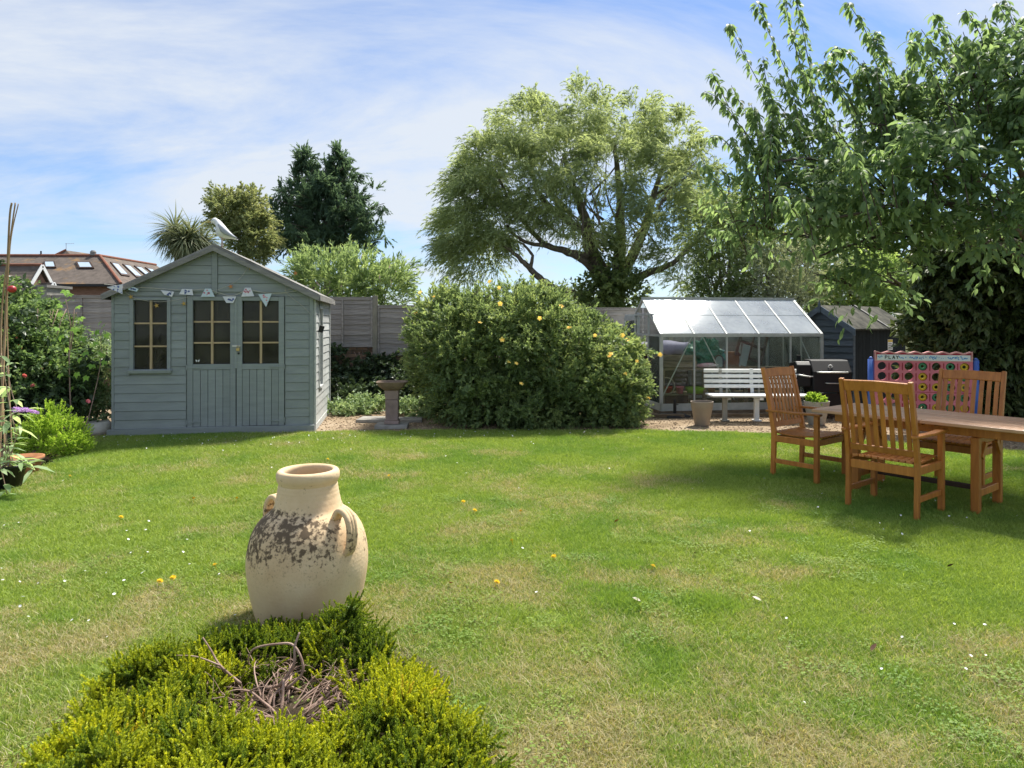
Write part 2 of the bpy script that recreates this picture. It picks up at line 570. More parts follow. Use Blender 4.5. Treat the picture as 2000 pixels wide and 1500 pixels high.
M['brass'] = basic('brass', (0.65,0.48,0.20,1), None, 9, 0.35, 0.5, 0.05, metal=0.9)
M['black'] = basic('black_plastic', (0.018,0.018,0.02,1), (0.012,0.012,0.013,1), 9, 0.5, 0.4, 0.05)
M['blackpaint'] = basic('black_enamel', (0.010,0.010,0.011,1), (0.007,0.007,0.008,1), 9, 0.5, 0.25, 0.04, var=0.0)
M['white'] = basic('white_paint', (0.80,0.80,0.79,1), (0.70,0.70,0.68,1), 6, 0.45, 0.4, 0.08, var=0.03)
M['teak'] = basic('oiled_hardwood', (0.50,0.19,0.036,1), (0.34,0.115,0.020,1), 3.0, 0.42, 0.45, 0.3, (9,9,1.2), var=0.16, bscale=26)
M['teak_top'] = basic('oiled_hardwood_sky_lit', (0.62,0.37,0.215,1), (0.48,0.26,0.14,1), 3.0, 0.38, 0.6, 0.3, (1.2,9,9), var=0.13, bscale=26)  # same wood as the legs, paled so the colour carries the sky's reflection
M['fence'] = basic('weathered_fence_timber', (0.37,0.345,0.315,1), (0.235,0.218,0.20,1), 3.2, 0.85, 0.15, 0.5, (1.2,6,9), var=0.14, bscale=24)
M['fencepost'] = basic('green_grey_fence_post', (0.33,0.31,0.245,1), (0.21,0.20,0.16,1), 3.2, 0.85, 0.15, 0.5, (7,7,1.2), var=0.1, bscale=24)
M['brick'] = basic('old_brick', (0.24,0.155,0.10,1), (0.13,0.10,0.07,1), 9, 0.92, 0.1, 0.7, var=0.35, bscale=60)
M['mortar'] = basic('mortar', (0.24,0.22,0.19,1), (0.15,0.14,0.12,1), 9, 0.95, 0.1, 0.6, bscale=60)
M['concrete'] = basic('concrete', (0.36,0.345,0.31,1), (0.22,0.21,0.19,1), 5, 0.92, 0.15, 0.5, var=0.08, bscale=80)
M['birdstone'] = basic('pinkish_cast_stone', (0.34,0.255,0.235,1), (0.22,0.165,0.145,1), 5, 0.9, 0.15, 0.4, var=0.03, bscale=90)
M['bowlstone'] = basic('brown_stained_stone', (0.27,0.20,0.15,1), (0.15,0.11,0.085,1), 5, 0.9, 0.15, 0.4, var=0.0, bscale=90)
M['taupe'] = basic('taupe_plastic', (0.30,0.245,0.19,1), (0.25,0.20,0.155,1), 5, 0.55, 0.35, 0.05, var=0)
M['greypot'] = basic('pale_grey_plastic', (0.36,0.345,0.30,1), (0.28,0.27,0.235,1), 5, 0.6, 0.3, 0.05, var=0)
M['terracotta'] = basic('terracotta', (0.44,0.20,0.09,1), (0.30,0.13,0.06,1), 8, 0.8, 0.25, 0.25, var=0.05)
M['potin'] = basic('dark_glaze', (0.07,0.05,0.035,1), (0.04,0.03,0.02,1), 8, 0.5, 0.4, 0.1)
M['soil'] = basic('soil', (0.075,0.052,0.034,1), (0.035,0.026,0.018,1), 9, 0.95, 0.05, 0.9, bscale=70, dist=0.02)
M['darkshed'] = basic('dark_blue_stain', (0.105,0.135,0.165,1), (0.068,0.088,0.110,1), 4, 0.6, 0.3, 0.35, (1,1,7), var=0.14, bscale=28)
M['darkwall'] = basic('black_stained_boards', (0.020,0.024,0.026,1), (0.011,0.014,0.015,1), 4, 0.8, 0.15, 0.35, (7,7,1), var=0.25, bscale=28)
M['cane'] = basic('bamboo', (0.37,0.26,0.14,1), (0.24,0.15,0.085,1), 6, 0.55, 0.3, 0.2, (6,6,1), var=0.1)
M['bark'] = basic('bark', (0.23,0.195,0.155,1), (0.10,0.085,0.068,1), 7, 0.95, 0.1, 0.8, (3,3,1), var=0.0, bscale=25, dist=0.03)
M['cherrybark'] = basic('cherry_bark', (0.13,0.10,0.085,1), (0.06,0.045,0.04,1), 7, 0.7, 0.25, 0.5, (1,1,4), var=0.0, bscale=25, dist=0.02)
M['twig'] = basic('bare_twig', (0.40,0.29,0.23,1), (0.22,0.14,0.105,1), 14, 0.8, 0.2, 0.5, var=0.0)
M['rope'] = basic('pale_cord', (0.55,0.52,0.46,1), None, 30, 0.9, 0.1, 0.2)
M['gold'] = basic('straw_starfish', (0.55,0.36,0.10,1), None, 30, 0.8, 0.2, 0.3)
M['orangebit'] = basic('orange_starfish', (0.60,0.25,0.09,1), None, 30, 0.8, 0.2, 0.3)
M['pink'] = basic('sun_faded_pink_plastic', (0.66,0.20,0.25,1), (0.55,0.13,0.20,1), 3, 0.5, 0.35, 0.05, var=0)
M['darkred'] = basic('crimson_plastic', (0.36,0.02,0.045,1), None, 3, 0.5, 0.35, 0.05, var=0)
M['palepink'] = basic('pale_pink_plastic', (0.74,0.36,0.36,1), None, 3, 0.5, 0.35, 0.05, var=0)
M['blue'] = basic('blue_plastic', (0.06,0.14,0.50,1), (0.05,0.11,0.42,1), 3, 0.42, 0.4, 0.04, var=0)
M['yellow'] = basic('yellow_plastic', (0.70,0.47,0.035,1), None, 3, 0.42, 0.4, 0.04, var=0)
M['green'] = basic('green_plastic', (0.055,0.25,0.12,1), None, 3, 0.42, 0.4, 0.04, var=0)
M['banner'] = basic('white_banner', (0.72,0.75,0.80,1), (0.60,0.66,0.74,1), 6, 0.6, 0.2, 0.02, var=0)
M['ink'] = basic('black_ink', (0.02,0.02,0.025,1), None, 9, 0.6, 0.2, 0.0, var=0)
M['blueink'] = basic('blue_ink', (0.07,0.30,0.72,1), None, 9, 0.6, 0.2, 0.0, var=0)
M['flagcloth'] = basic('printed_white_cloth', (0.74,0.73,0.74,1), (0.55,0.58,0.68,1), 22, 0.9, 0.1, 0.1, var=0.06)
M['flagblue'] = basic('pale_blue_cloth', (0.50,0.64,0.72,1), (0.60,0.66,0.70,1), 22, 0.9, 0.1, 0.1, var=0.04)
M['flower_pink'] = basic('pink_print', (0.60,0.22,0.28,1), None, 30, 0.9, 0.1, 0.0, var=0.2)
M['flower_navy'] = basic('navy_print', (0.12,0.16,0.36,1), None, 30, 0.9, 0.1, 0.0, var=0.2)
M['gullwhite'] = basic('white_feather', (0.80,0.80,0.80,1), (0.70,0.71,0.73,1), 20, 0.85, 0.15, 0.2, var=0)
M['gullgrey'] = basic('grey_feather', (0.40,0.42,0.46,1), (0.30,0.32,0.36,1), 14, 0.85, 0.15, 0.3, (1,1,1), var=0)
M['gulldark'] = basic('black_feather', (0.03,0.03,0.035,1), None, 14, 0.85, 0.15, 0.2, var=0)
M['beak'] = basic('yellow_beak', (0.60,0.42,0.10,1), None, 14, 0.5, 0.3, 0.1, var=0)
M['gulleg'] = basic('pinkish_leg', (0.55,0.40,0.32,1), None, 14, 0.6, 0.3, 0.1, var=0)
M['stonewhite'] = basic('white_glazed_pot', (0.66,0.64,0.58,1), (0.52,0.50,0.45,1), 6, 0.5, 0.4, 0.1, var=0)
M['glass_shed'] = glassmat('dusty_roomlit_glass', (0.80,0.82,0.80,1), 0.0, 0.13, (0.36,0.34,0.27,1), (1,1,1), 5.0, 0.4)  # dust plus a brownish veil that paints the lit interior onto the panes
M['glass_side'] = glassmat('greenhouse_side_glass', (0.94,0.97,0.95,1), 0.0, 0.05, (0.55,0.60,0.55,1), (1,1,0.4), 4.0, 0.6)
M['glass_roof'] = glassmat('greenhouse_roof_glass', (0.92,0.96,0.94,1), 0.22, 0.27, (0.95,0.97,0.96,1), (1,1,1), 1.3, 0.5)  # whitish film, with bright sky reflection put into its colour
M['tarp'] = basic('green_tarpaulin', (0.02,0.17,0.10,1), (0.015,0.11,0.07,1), 5, 0.28, 0.6, 0.2, var=0)
M['lilac'] = basic('lilac_sheet', (0.42,0.36,0.52,1), (0.33,0.28,0.43,1), 5, 0.7, 0.3, 0.2, var=0)
M['oldwood'] = basic('rough_grey_timber', (0.26,0.20,0.14,1), (0.12,0.09,0.065,1), 4, 0.9, 0.1, 0.7, (1.5,8,8), var=0.2, bscale=20, dist=0.01)
M['darkframe'] = basic('dark_oak_frame', (0.055,0.03,0.02,1), None, 6, 0.6, 0.3, 0.3, var=0.1)
M['slate'] = basic('blue_grey_board', (0.24,0.31,0.32,1), None, 6, 0.6, 0.3, 0.2, var=0)
M['lime'] = basic('lime_plastic', (0.27,0.46,0.035,1), None, 5, 0.5, 0.3, 0.05, var=0)
M['redplastic'] = basic('red_plastic', (0.45,0.04,0.04,1), None, 5, 0.4, 0.4, 0.05, var=0)
M['bag'] = basic('white_plastic_bag', (0.74,0.66,0.70,1), (0.62,0.25,0.33,1), 9, 0.5, 0.3, 0.3, var=0)
M['rust'] = basic('rusty_brown_box', (0.26,0.115,0.055,1), None, 6, 0.85, 0.15, 0.4, var=0)
M['housebrick'] = basic('house_brick', (0.27,0.16,0.115,1), (0.19,0.11,0.08,1), 2.5, 0.9, 0.1, 0.2, (1,1,5), var=0)
M['ridge'] = basic('red_ridge_tile', (0.28,0.125,0.085,1), (0.20,0.09,0.06,1), 3, 0.9, 0.1, 0.3, var=0)
M['pane_far'] = basic('skylight_glass', (0.45,0.55,0.62,1), (0.40,0.50,0.58,1), 1, 0.08, 0.8, 0.0, var=0)
M['pane_dark'] = basic('dark_window_glass', (0.05,0.06,0.065,1), (0.14,0.16,0.16,1), 1, 0.08, 0.8, 0.0, var=0)
def roofmat():
    k = NT('lichened_roof_tile')
    w = k.wpos()
    n1 = k.noise(w, 0.55, 6, 0.62)
    n2 = k.noise(w, 2.4, 5, 0.6)
    col = k.ramp(n2, [(0.3, (0.105,0.088,0.075,1)), (0.7, (0.180,0.148,0.125,1))])
    lich = k.ramp(n1, [(0.57, (0,0,0)), (0.70, (0.75,)*3)])
    col = k.mix(lich, col, (0.42,0.23,0.07,1))
    wv = k.n('ShaderNodeTexWave', {'wave_type':'BANDS','bands_direction':'Z'}, Scale=3.2, Distortion=0.6, Detail=2.0, Detail_Scale=6.0)
    k.t.links.new(w, wv.inputs['Vector'])
    return k.done(k.principled(col, 0.92, 0.15, 0.0, k.bump(wv.outputs['Fac'], 0.5, 0.05)))
M['tiles'] = roofmat()

# ================================================================== ground, gravel, lawn
def groundmat(name, stops, s1=0.9, s2=14, bump=0.7, bscale=60):
    k = NT(name); w = k.wpos()
    n = k.math('ADD', k.math('MULTIPLY', k.noise(w, s1, 6, 0.6), 0.55), k.math('MULTIPLY', k.noise(w, s2, 6, 0.65), 0.45))
    return k.done(k.principled(k.ramp(n, stops), 0.95, 0.1, 0.0, k.bump(k.noise(w, bscale, 5, 0.7), bump, 0.02)))
M['earth'] = groundmat('rough_ground', [(0.35,(0.05,0.045,0.025,1)),(0.6,(0.07,0.085,0.03,1))])
M['gravel'] = groundmat('tan_gravel', [(0.38,(0.20,0.145,0.092,1)),(0.5,(0.35,0.265,0.175,1)),(0.62,(0.47,0.38,0.275,1))], 1.3, 40, 1.0, 90)
M['pebble'] = basic('pebble', (0.50,0.385,0.265,1), (0.27,0.19,0.12,1), 3, 0.85, 0.2, 0.2, var=0.45)
M['bed'] = groundmat('leafy_soil', [(0.35,(0.035,0.027,0.018,1)),(0.62,(0.11,0.08,0.05,1))], 2.0, 25, 1.0, 60)

g = MB().add([(-400,-60,-0.02),(400,-60,-0.02),(400,900,-0.02),(-400,900,-0.02)], [(0,1,2,3)]).build('ground', M['earth'])
tag(g, 'rough ground beyond the garden', 'ground', kind='structure')

gravel_poly = [(-9.2,13.0),(-9.2,8.9),(-5.3,9.05),(-2.7,9.2),(1.5,9.2),(3.3,8.9),(4.6,8.1),(5.8,7.5),(8.5,6.2),(11.5,6.2),(11.5,13.0)]
gm = MB(); gm.add([(x,y,-0.004) for x,y in gravel_poly], [tuple(range(len(gravel_poly)))][::1])
gm.f = [tuple(reversed(f)) for f in gm.f]
gb = gm.build('gravel_path', M['gravel']); tag(gb, 'tan gravel strip between lawn and fence', 'gravel', kind='structure')
bed_poly = [(-9.3,9.2),(-5.55,9.1),(-5.0,7.3),(-4.7,6.2),(-6.5,5.3),(-9.3,4.8)]
bm_ = MB(); bm_.add([(x,y,0.004) for x,y in bed_poly], [tuple(range(len(bed_poly)))]); bm_.f=[tuple(reversed(f)) for f in bm_.f]
bb = bm_.build('flower_bed', M['bed']); tag(bb, 'dark leafy soil of the side flower bed', 'soil', kind='structure')

lawn_poly = [(-9.3,0.3),(9.6,0.3),(9.6,6.3),(6.9,7.55),(5.95,8.0),(4.77,8.62),(3.45,9.36),(1.7,9.62),(-.71,9.66),(-2.7,9.43),(-5.32,9.18),(-5.62,9.1),(-5.3,8.3),(-4.86,7.4),(-4.6,6.3),(-6.5,5.5),(-9.3,4.9)]
GS = 0.05
xs = np.arange(-9.3, 9.61, GS); ys = np.arange(0.3, 9.71, GS)
XX, YY = np.meshgrid(xs, ys, indexing='ij')
def lawn_z(x, y):
    return 0.008 + 0.022*(fbm(x*0.9+3, y*0.9+8, 3)-0.5)
def dryness(x, y):
    """0 lush .. 1 straw: worn patches of the mown lawn"""
    a = fbm(x*0.75+40.2, y*0.85+11.4, 4)
    b = fbm(x*3.1+5.0, y*3.4+77.0, 4)
    near = np.clip((4.9-y)/2.6, 0, 1)
    c = fbm(x*9.0+31.0, y*10.0+2.0, 3)
    d = 1.3*(a-0.50) + 1.5*(b-0.5) + 0.9*(c-0.5) + 0.08 + 0.27*near - 0.10*np.clip((y-6)/2,0,1)
    for cx, cy, rx, ry, s in ((0.75,4.05,1.1,0.5,0.22),(1.25,3.2,0.9,0.5,0.22),(-1.35,3.55,0.5,0.35,0.45),(-0.35,7.95,0.9,0.5,0.5),(1.5,2.6,1.0,0.4,0.2),(-2.3,3.0,0.7,0.4,0.2)):
        d = d + s*np.exp(-(((x-cx)/rx)**2+((y-cy)/ry)**2))
    for cx, cy, rx, ry in ((0.56,3.72,0.2,0.12),(1.06,3.66,0.2,0.12),(4.0,5.6,1.6,1.0)):
        d = d - 0.8*np.exp(-(((x-cx)/rx)**2+((y-cy)/ry)**2))
    return np.clip(d, 0, 0.82)
inside = in_poly(XX, YY, lawn_poly)
ZZ = lawn_z(XX, YY)
vid = -np.ones(XX.shape, int)
cell = inside[:-1,:-1] & inside[1:,:-1] & inside[:-1,1:] & inside[1:,1:]
used = np.zeros(XX.shape, bool)
used[:-1,:-1] |= cell; used[1:,:-1] |= cell; used[:-1,1:] |= cell; used[1:,1:] |= cell
vid[used] = np.arange(used.sum())
LV = np.stack([XX[used], YY[used], ZZ[used]], 1)
ci, cj = np.nonzero(cell)
LF = np.stack([vid[ci,cj], vid[ci+1,cj], vid[ci+1,cj+1], vid[ci,cj+1]], 1)
k = NT('lawn_turf')
w = k.wpos()
at = k.n('ShaderNodeAttribute', {'attribute_name':'tint'}).outputs['Fac']
n2 = k.noise(w, 45, 6, 0.7)
n3 = k.noise(w, 9, 5, 0.6)
gcol = k.ramp(n2, [(0.3,(0.060,0.080,0.018,1)),(0.5,(0.150,0.215,0.040,1)),(0.7,(0.25,0.32,0.07,1))])
scol_ = k.ramp(n2, [(0.3,(0.10,0.085,0.035,1)),(0.55,(0.30,0.255,0.115,1)),(0.75,(0.42,0.36,0.19,1))])
fac = k.math('ADD', at, k.math('MULTIPLY', k.math('SUBTRACT', n3, 0.5), 0.8), True)
M['turf'] = k.done(k.principled(k.mix(fac, gcol, scol_), 0.95, 0.1, 0.0, k.bump(n2, 0.9, 0.02)))
lm = raw_mesh('lawn', LV, LF.reshape(-1), np.arange(len(LF))*4, M['turf'], dryness(LV[:,0], LV[:,1]), smooth=True)
lawn = inst(lm, 'lawn'); tag(lawn, 'mown lawn with dry straw patches', 'lawn', kind='structure')

# grass blades: small tufts scattered over the lawn
k = NT('grass_blade')
t_ = k.n('ShaderNodeAttribute', {'attribute_name':'tint'}).outputs['Fac']
dr_ = k.n('ShaderNodeAttribute', {'attribute_name':'dry','attribute_type':'INSTANCER'}).outputs['Fac']
hu_ = k.n('ShaderNodeAttribute', {'attribute_name':'hue','attribute_type':'INSTANCER'}).outputs['Fac']
gc = k.ramp(t_, [(0.0,(0.168,0.248,0.044,1)),(0.55,(0.305,0.420,0.082,1)),(1.0,(0.46,0.56,0.155,1))])
gc = k.mix(hu_, gc, (0.085,0.245,0.045,1))
sc = k.ramp(t_, [(0.0,(0.27,0.23,0.10,1)),(0.6,(0.47,0.41,0.23,1)),(1.0,(0.62,0.56,0.36,1))])
fac = k.math('MULTIPLY', k.math('SUBTRACT', k.math('ADD', k.math('MULTIPLY', dr_, 1.15), t_), 1.0), 2.5, True)
colr = k.mix(fac, gc, sc)
p_ = k.principled(colr, 0.55, 0.22)
tl = k.n('ShaderNodeBsdfTranslucent', Color=k.mix(1.0, colr, (1.35,1.3,0.6,1), 'MULTIPLY')).outputs[0]
mx = k.n('ShaderNodeMixShader', Fac=0.36); k.t.links.new(p_, mx.inputs[1]); k.t.links.new(tl, mx.inputs[2])
M['grass'] = k.done(mx.outputs[0])
def tuft(name, nb, r, h0, h1, lean, w, seed):
    rg = np.random.default_rng(seed)
    an = rg.random(nb)*2*PI; rr = r*np.sqrt(rg.random(nb))
    b = np.stack([rr*np.cos(an), rr*np.sin(an), np.full(nb, -0.004)], 1)
    a2 = rg.random(nb)*2*PI; ln = lean*rg.random(nb)**0.7
    d = np.stack([np.cos(a2)*ln, np.sin(a2)*ln, np.ones(nb)], 1)
    h = h0+(h1-h0)*rg.random(nb)
    a3 = rg.random(nb)*PI; s = np.stack([np.cos(a3), np.sin(a3), np.zeros(nb)], 1)
    ww = (w*(0.6+0.7*rg.random(nb)))[:,None]; hh = h[:,None]
    mid = b + d*hh*0.5*np.array([0.7,0.7,1]); tip = b + d*hh*np.array([1.35,1.35,0.92])
    V = np.stack([b-s*ww/2, b+s*ww/2, mid+s*ww*0.42, mid-s*ww*0.42, tip], 1).reshape(-1,3)
    base = np.arange(nb)*5
    Fq = np.stack([base, base+1, base+2, base+3], 1); Ft = np.stack([base+3, base+2, base+4], 1)
    loops = np.concatenate([Fq, Ft], 1).reshape(-1)
    starts = np.stack([np.arange(nb)*7, np.arange(nb)*7+4], 1).reshape(-1)
    return raw_mesh(name, V, loops, starts, M['grass'], np.repeat(rg.random(nb), 5))
def clover(name, seed):
    rg = np.random.default_rng(seed); n = 34
    an = rg.random(n)*2*PI; rr = 0.07*np.sqrt(rg.random(n))
    c = np.stack([rr*np.cos(an), rr*np.sin(an), 0.012+0.014*rg.random(n)], 1)
    pos = np.repeat(c, 3, 0); a = np.repeat(rg.random(n)*2*PI, 3)+np.tile([0,2.1,4.2], n)
    d = np.stack([np.cos(a), np.sin(a), 0.1*rg.normal(size=3*n)], 1)
    return leaf_mesh(name, pos, d, np.tile([[0,0,1.0]], (3*n,1))+0.2*rg.normal(size=(3*n,3)), 0.0068, 0.0075, 0.0+0.40*np.repeat(rg.random(n),3), M['grass'])
tufts = [tuft('tuft', 85, 0.085, 0.012, 0.034, 0.9, 0.0030, s) for s in (1,2,3)] + [tuft('tuft', 60, 0.085, 0.010, 0.026, 1.9, 0.0030, 4)] + [clover('clover', 5), clover('clover', 6)] + [tuft('tuft', 60, 0.085, 0.022, 0.060, 0.85, 0.0030, 7)]
N0 = 105000
gx = RNG.random(N0)*18.6-9.2; gy = 1.5+RNG.random(N0)*8.2
ok = (np.abs(gx) < 0.80*gy+0.9) & in_poly(gx, gy, lawn_poly)
dens = np.where(gy < 4.2, 1.0, np.where(gy < 6.5, 0.8, 0.62))
ok &= RNG.random(N0) < dens
gx, gy = gx[ok], gy[ok]; ng_ = len(gx)
dry = dryness(gx, gy)
cl = fbm(gx*1.7+60, gy*1.7+3, 4)
hue = np.clip((fbm(gx*1.6+20, gy*1.6+70, 4)-0.46)*1.9, 0, 0.40)*(1-dry)
idx = np.where(RNG.random(ng_) < dry*0.7, 3, RNG.integers(0, 3, ng_))
idx = np.where((RNG.random(ng_) < np.clip((cl-0.48)*1.0, 0, 0.07)) & (gy < 6), 4+RNG.integers(0, 2, ng_), idx)
lush = np.zeros(ng_, bool)
for cx, cy, rx, ry in ((0.56,3.70,0.17,0.10),(1.06,3.66,0.20,0.11),(0.74,4.25,0.20,0.09),(-1.62,4.2,0.20,0.09),(0.42,3.9,0.13,0.08),(-0.6,4.9,0.16,0.08),(1.9,5.2,0.18,0.1)):
    lush |= (((gx-cx)/rx)**2+((gy-cy)/ry)**2 < RNG.random(ng_)*1.2)
dry = np.where(idx >= 4, dry*0.4, dry)
idx = np.where(lush, 6, idx); hue = np.where(lush, 0.15+0.3*RNG.random(ng_), hue); dry = np.where(lush, 0.05, dry)
# longer blades along the lawn edge and against the shed
gp = np.stack([gx, gy, lawn_z(gx, gy)], 1)
grot = np.stack([RNG.normal(0,0.06,ng_), RNG.normal(0,0.06,ng_), RNG.random(ng_)*2*PI], 1)
gsc = (0.75+0.5*RNG.random(ng_))*np.where(gy > 6.5, 1.2, 1.0)
gs = scatter('grass', gp, grot, gsc, idx, tufts, {'dry': dry, 'hue': hue})
tag(gs, 'short green and straw coloured grass of the lawn', 'grass', kind='stuff')

# gravel pebbles
def pebble_mesh(seed):
    rg = random.Random(seed); m = MB()
    prof = [(0.0001,-0.5),(0.7,-0.38),(1.0,0.0),(0.7,0.36),(0.0001,0.5)]
    m.lathe(prof, 7)
    m.v = [(x*rg.uniform(.8,1.15), y*rg.uniform(.7,1.1), z*rg.uniform(.7,1.1)) for x,y,z in m.v]
    return m.mesh('pebble', M['pebble'], True)
n = 15000
px_ = RNG.random(n)*14.5-6.2; py_ = 7.3+RNG.random(n)*4.6
ok = in_poly(px_, py_, gravel_poly) & ~in_poly(px_, py_, [(a*0.995, b-0.08) for a, b in lawn_poly])
px_, py_ = px_[ok], py_[ok]; n = len(px_)
pb = scatter('pebbles', np.stack([px_, py_, np.full(n, 0.0)], 1), RNG.random((n,3))*np.array([.5,.5,6.28]), 0.006+0.011*RNG.random(n), RNG.integers(0,3,n), [pebble_mesh(i) for i in range(3)], {})
tag(pb, 'loose tan pebbles lying on the gravel strip', 'pebbles', kind='stuff')

# daisies: scattered white heads
def daisy_mesh():
    m = MB()
    for i in range(9):
        a = 2*PI*i/9; c, s = math.cos(a), math.sin(a)
        m.add([(0,0,0.0),(c*.006-s*.0022,s*.006+c*.0022,.001),(c*.011,s*.011,.0015),(c*.006+s*.0022,s*.006-c*.0022,.001)], [(0,1,2,3)])
    return m.mesh('daisy', M['white'])
cx_ = np.concatenate([RNG.normal(-3.9,1.2,130), RNG.normal(-0.4,1.5,90), RNG.normal(-2.6,0.5,45), RNG.normal(3.0,0.5,25), RNG.normal(2.1,0.25,8), RNG.random(80)*9-4.5])
cy_ = np.concatenate([RNG.normal(8.75,0.3,130), RNG.normal(9.25,0.22,90), RNG.normal(3.9,0.5,45), RNG.normal(5.5,0.5,25), RNG.normal(2.9,0.2,8), 2.4+RNG.random(80)*6.5])
ok = in_poly(cx_, cy_, lawn_poly); cx_, cy_ = cx_[ok], cy_[ok]; n = len(cx_)
ds = scatter('daisies', np.stack([cx_, cy_, 0.032+lawn_z(cx_, cy_)], 1), np.stack([RNG.normal(0,.3,n)+0.25, RNG.normal(0,.3,n), RNG.random(n)*6], 1), 0.55+0.4*RNG.random(n), np.zeros(n,int), [daisy_mesh()], {})
tag(ds, 'tiny white daisies dotted through the lawn', 'daisies', kind='stuff')
# ================================================================== grey summerhouse shed
SO = Vector((-5.32, 9.2, 0.0)); STH = rad(9.5)
SX = Vector((math.cos(STH), math.sin(STH), 0)); SN = Vector((math.sin(STH), -math.cos(STH), 0))
def S(px, py):
    d = Vector(((px-CX)/F, 1.0, -(py-HY)/F)); o = Vector((0,0,H))
    t = (SO-o).dot(SN)/d.dot(SN); q = o+d*t
    return (q-SO).dot(SX), q.z
W = 2.59; D = 2.15
shed = empty('summerhouse', SO, STH, 'grey painted wooden summerhouse with glazed double doors under a gabled felt roof', 'summerhouse')
ZE = 1.90; ZR = 2.53                       # wall height at eaves, gable apex
slope = (ZR-ZE)/(W/2)
def gz(x): return ZE + slope*(x if x < W/2 else W-x)
wx0, wx1 = S(261,650)[0], S(328,650)[0]; wz0, wz1 = S(290,722)[1], S(290,586)[1]
dx0, dx1 = S(366,650)[0], S(556,650)[0]; dz0, dz1 = S(450,832)[1], S(450,578)[1]
dxm = (dx0+dx1)/2
# front wall: frame behind the boards, openings left free
fw = MB()
fw.box(0, wx0, 0, .035, .09, ZE); fw.box(wx1, dx0, 0, .035, .09, ZE); fw.box(dx1, W, 0, .035, .09, ZE)
fw.box(wx0, wx1, 0, .035, .09, wz0); fw.box(wx0, wx1, 0, .035, wz1, ZE)
fw.box(dx0, dx1, 0, .035, dz1, ZE); fw.prism([(0,ZE),(W,ZE),(W/2,ZR)], 0, .035)
front = fw.build('front_wall', M['paint'], shed)
PITCH = 0.1185
def board_poly(m, poly, y=0.0, t0=.021, t1=.011, z0=0, z1=1):
    """lap board with its lower edge proud; poly [(x,z)] bottom-left, bottom-right, top-right, top-left"""
    yy = lambda z: y-(t0+(t1-t0)*(z-z0)/(z1-z0))
    n = len(poly)
    m.add([(x,yy(z),z) for x,z in poly]+[(x,y,z) for x,z in poly], [tuple(range(n)), tuple(reversed(range(n,2*n)))]+[((i+1)%n,i,i+n,(i+1)%n+n) for i in range(n)])
rows = []
z = 0.095
while z < ZE-0.02:
    rows.append((z, min(z+PITCH-.005, ZE+0.03))); z += PITCH
def hboard(x0, x1, za, zb, par, mat):
    if x1-x0 < .02: return
    m = MB(); board_poly(m, [(x0,za),(x1,za),(x1,zb),(x0,zb)], 0, .021, .011, za, zb); return m.build('board', mat, par)
for za, zb in rows:
    over = zb > wz0-.035 and za < wz1+.03
    if over: hboard(.03, wx0-.045, za, zb, front, M['paint']); hboard(wx1+.045, dx0-.012, za, zb, front, M['paint'])
    else: hboard(.03, dx0-.012, za, zb, front, M['paint'])
    hboard(dx1+.012, W-.055, za, zb, front, M['paint'])
z = rows[-1][1]+.005
zs = z
while z < ZR-.06:
    zb = min(z+PITCH-.005, ZR-.02)
    xa0 = max((z-ZE)/slope, 0.03)+.01; xa1 = max((zb-ZE)/slope, .03)+.01; xc = W/2-.04
    m = MB(); board_poly(m, [(xa0,z),(xc,z),(xc,zb),(min(xa1,xc-.001),zb)], 0, .021, .011, z, zb); m.build('board', M['paint'], front)
    m = MB(); board_poly(m, [(W-xc,z),(W-xa0,z),(max(W-xa1,W-xc+.001),zb),(W-xc,zb)], 0, .021, .011, z, zb); m.build('board', M['paint'], front)
    z += PITCH
MB().box(W/2-.036, W/2+.036, -.034, -.002, zs-.03, ZR+.01).build('gable_strap', M['paint'], shed, bevel=.004)
MB().box(W-.052, W+.004, -.03, -.001, .09, ZE-.01).build('corner_strip', M['paint'], shed, bevel=.004)
MB().box(-.004, .028, -.024, -.001, .09, ZE-.01).build('corner_strip', M['paint'], shed, bevel=.004)
sk = MB(); sk.sweep([(-.045,-.05,.045),(W*.5,-.045,.055),(W+.02,-.055,.05)], .05, .095, (0,1,0)); sk.build('base_skirt', M['paint'], shed, bevel=.006)
# window left of the doors
def lattice(par, x0, x1, z0, z1, cols, rws, bar=.022):
    cw = (x1-x0)/cols; rh = (z1-z0)/rws
    for i in range(cols):
        for j in range(rws):
            a, b = x0+i*cw, z0+j*rh
            MB().box(a+.001, a+cw-.001, .024, .027, b+.001, b+rh-.001).build('pane', M['glass_shed'], par)
    for i in range(1, cols):
        MB().box(x0+i*cw-bar/2-.004, x0+i*cw+bar/2+.004, .002, .0235, z0, z1).build('glazing_bar', M['pine'], par)
    for j in range(1, rws):
        MB().box(x0, x1, .004, .0232, z0+j*rh-bar/2, z0+j*rh+bar/2).build('glazing_bar', M['pine'], par)
wf = MB()
wf.box(wx0-.042, wx0+.004, -.034, -.002, wz0-.01, wz1+.03); wf.box(wx1-.004, wx1+.042, -.034, -.002, wz0-.01, wz1+.03)
wf.box(wx0+.005, wx1-.005, -.030, -.002, wz1-.004, wz1+.03)
win = wf.build('window', M['paint'], shed, bevel=.004)
MB().obox(((wx0+wx1)/2, -.038, wz0-.02), (wx1-wx0+.11, .07, .045), Euler((rad(10),0,0)).to_matrix()).build('sill', M['paint'], win, bevel=.005)
lattice(win, wx0+.004, wx1-.004, wz0+.004, wz1-.004, 2, 3)
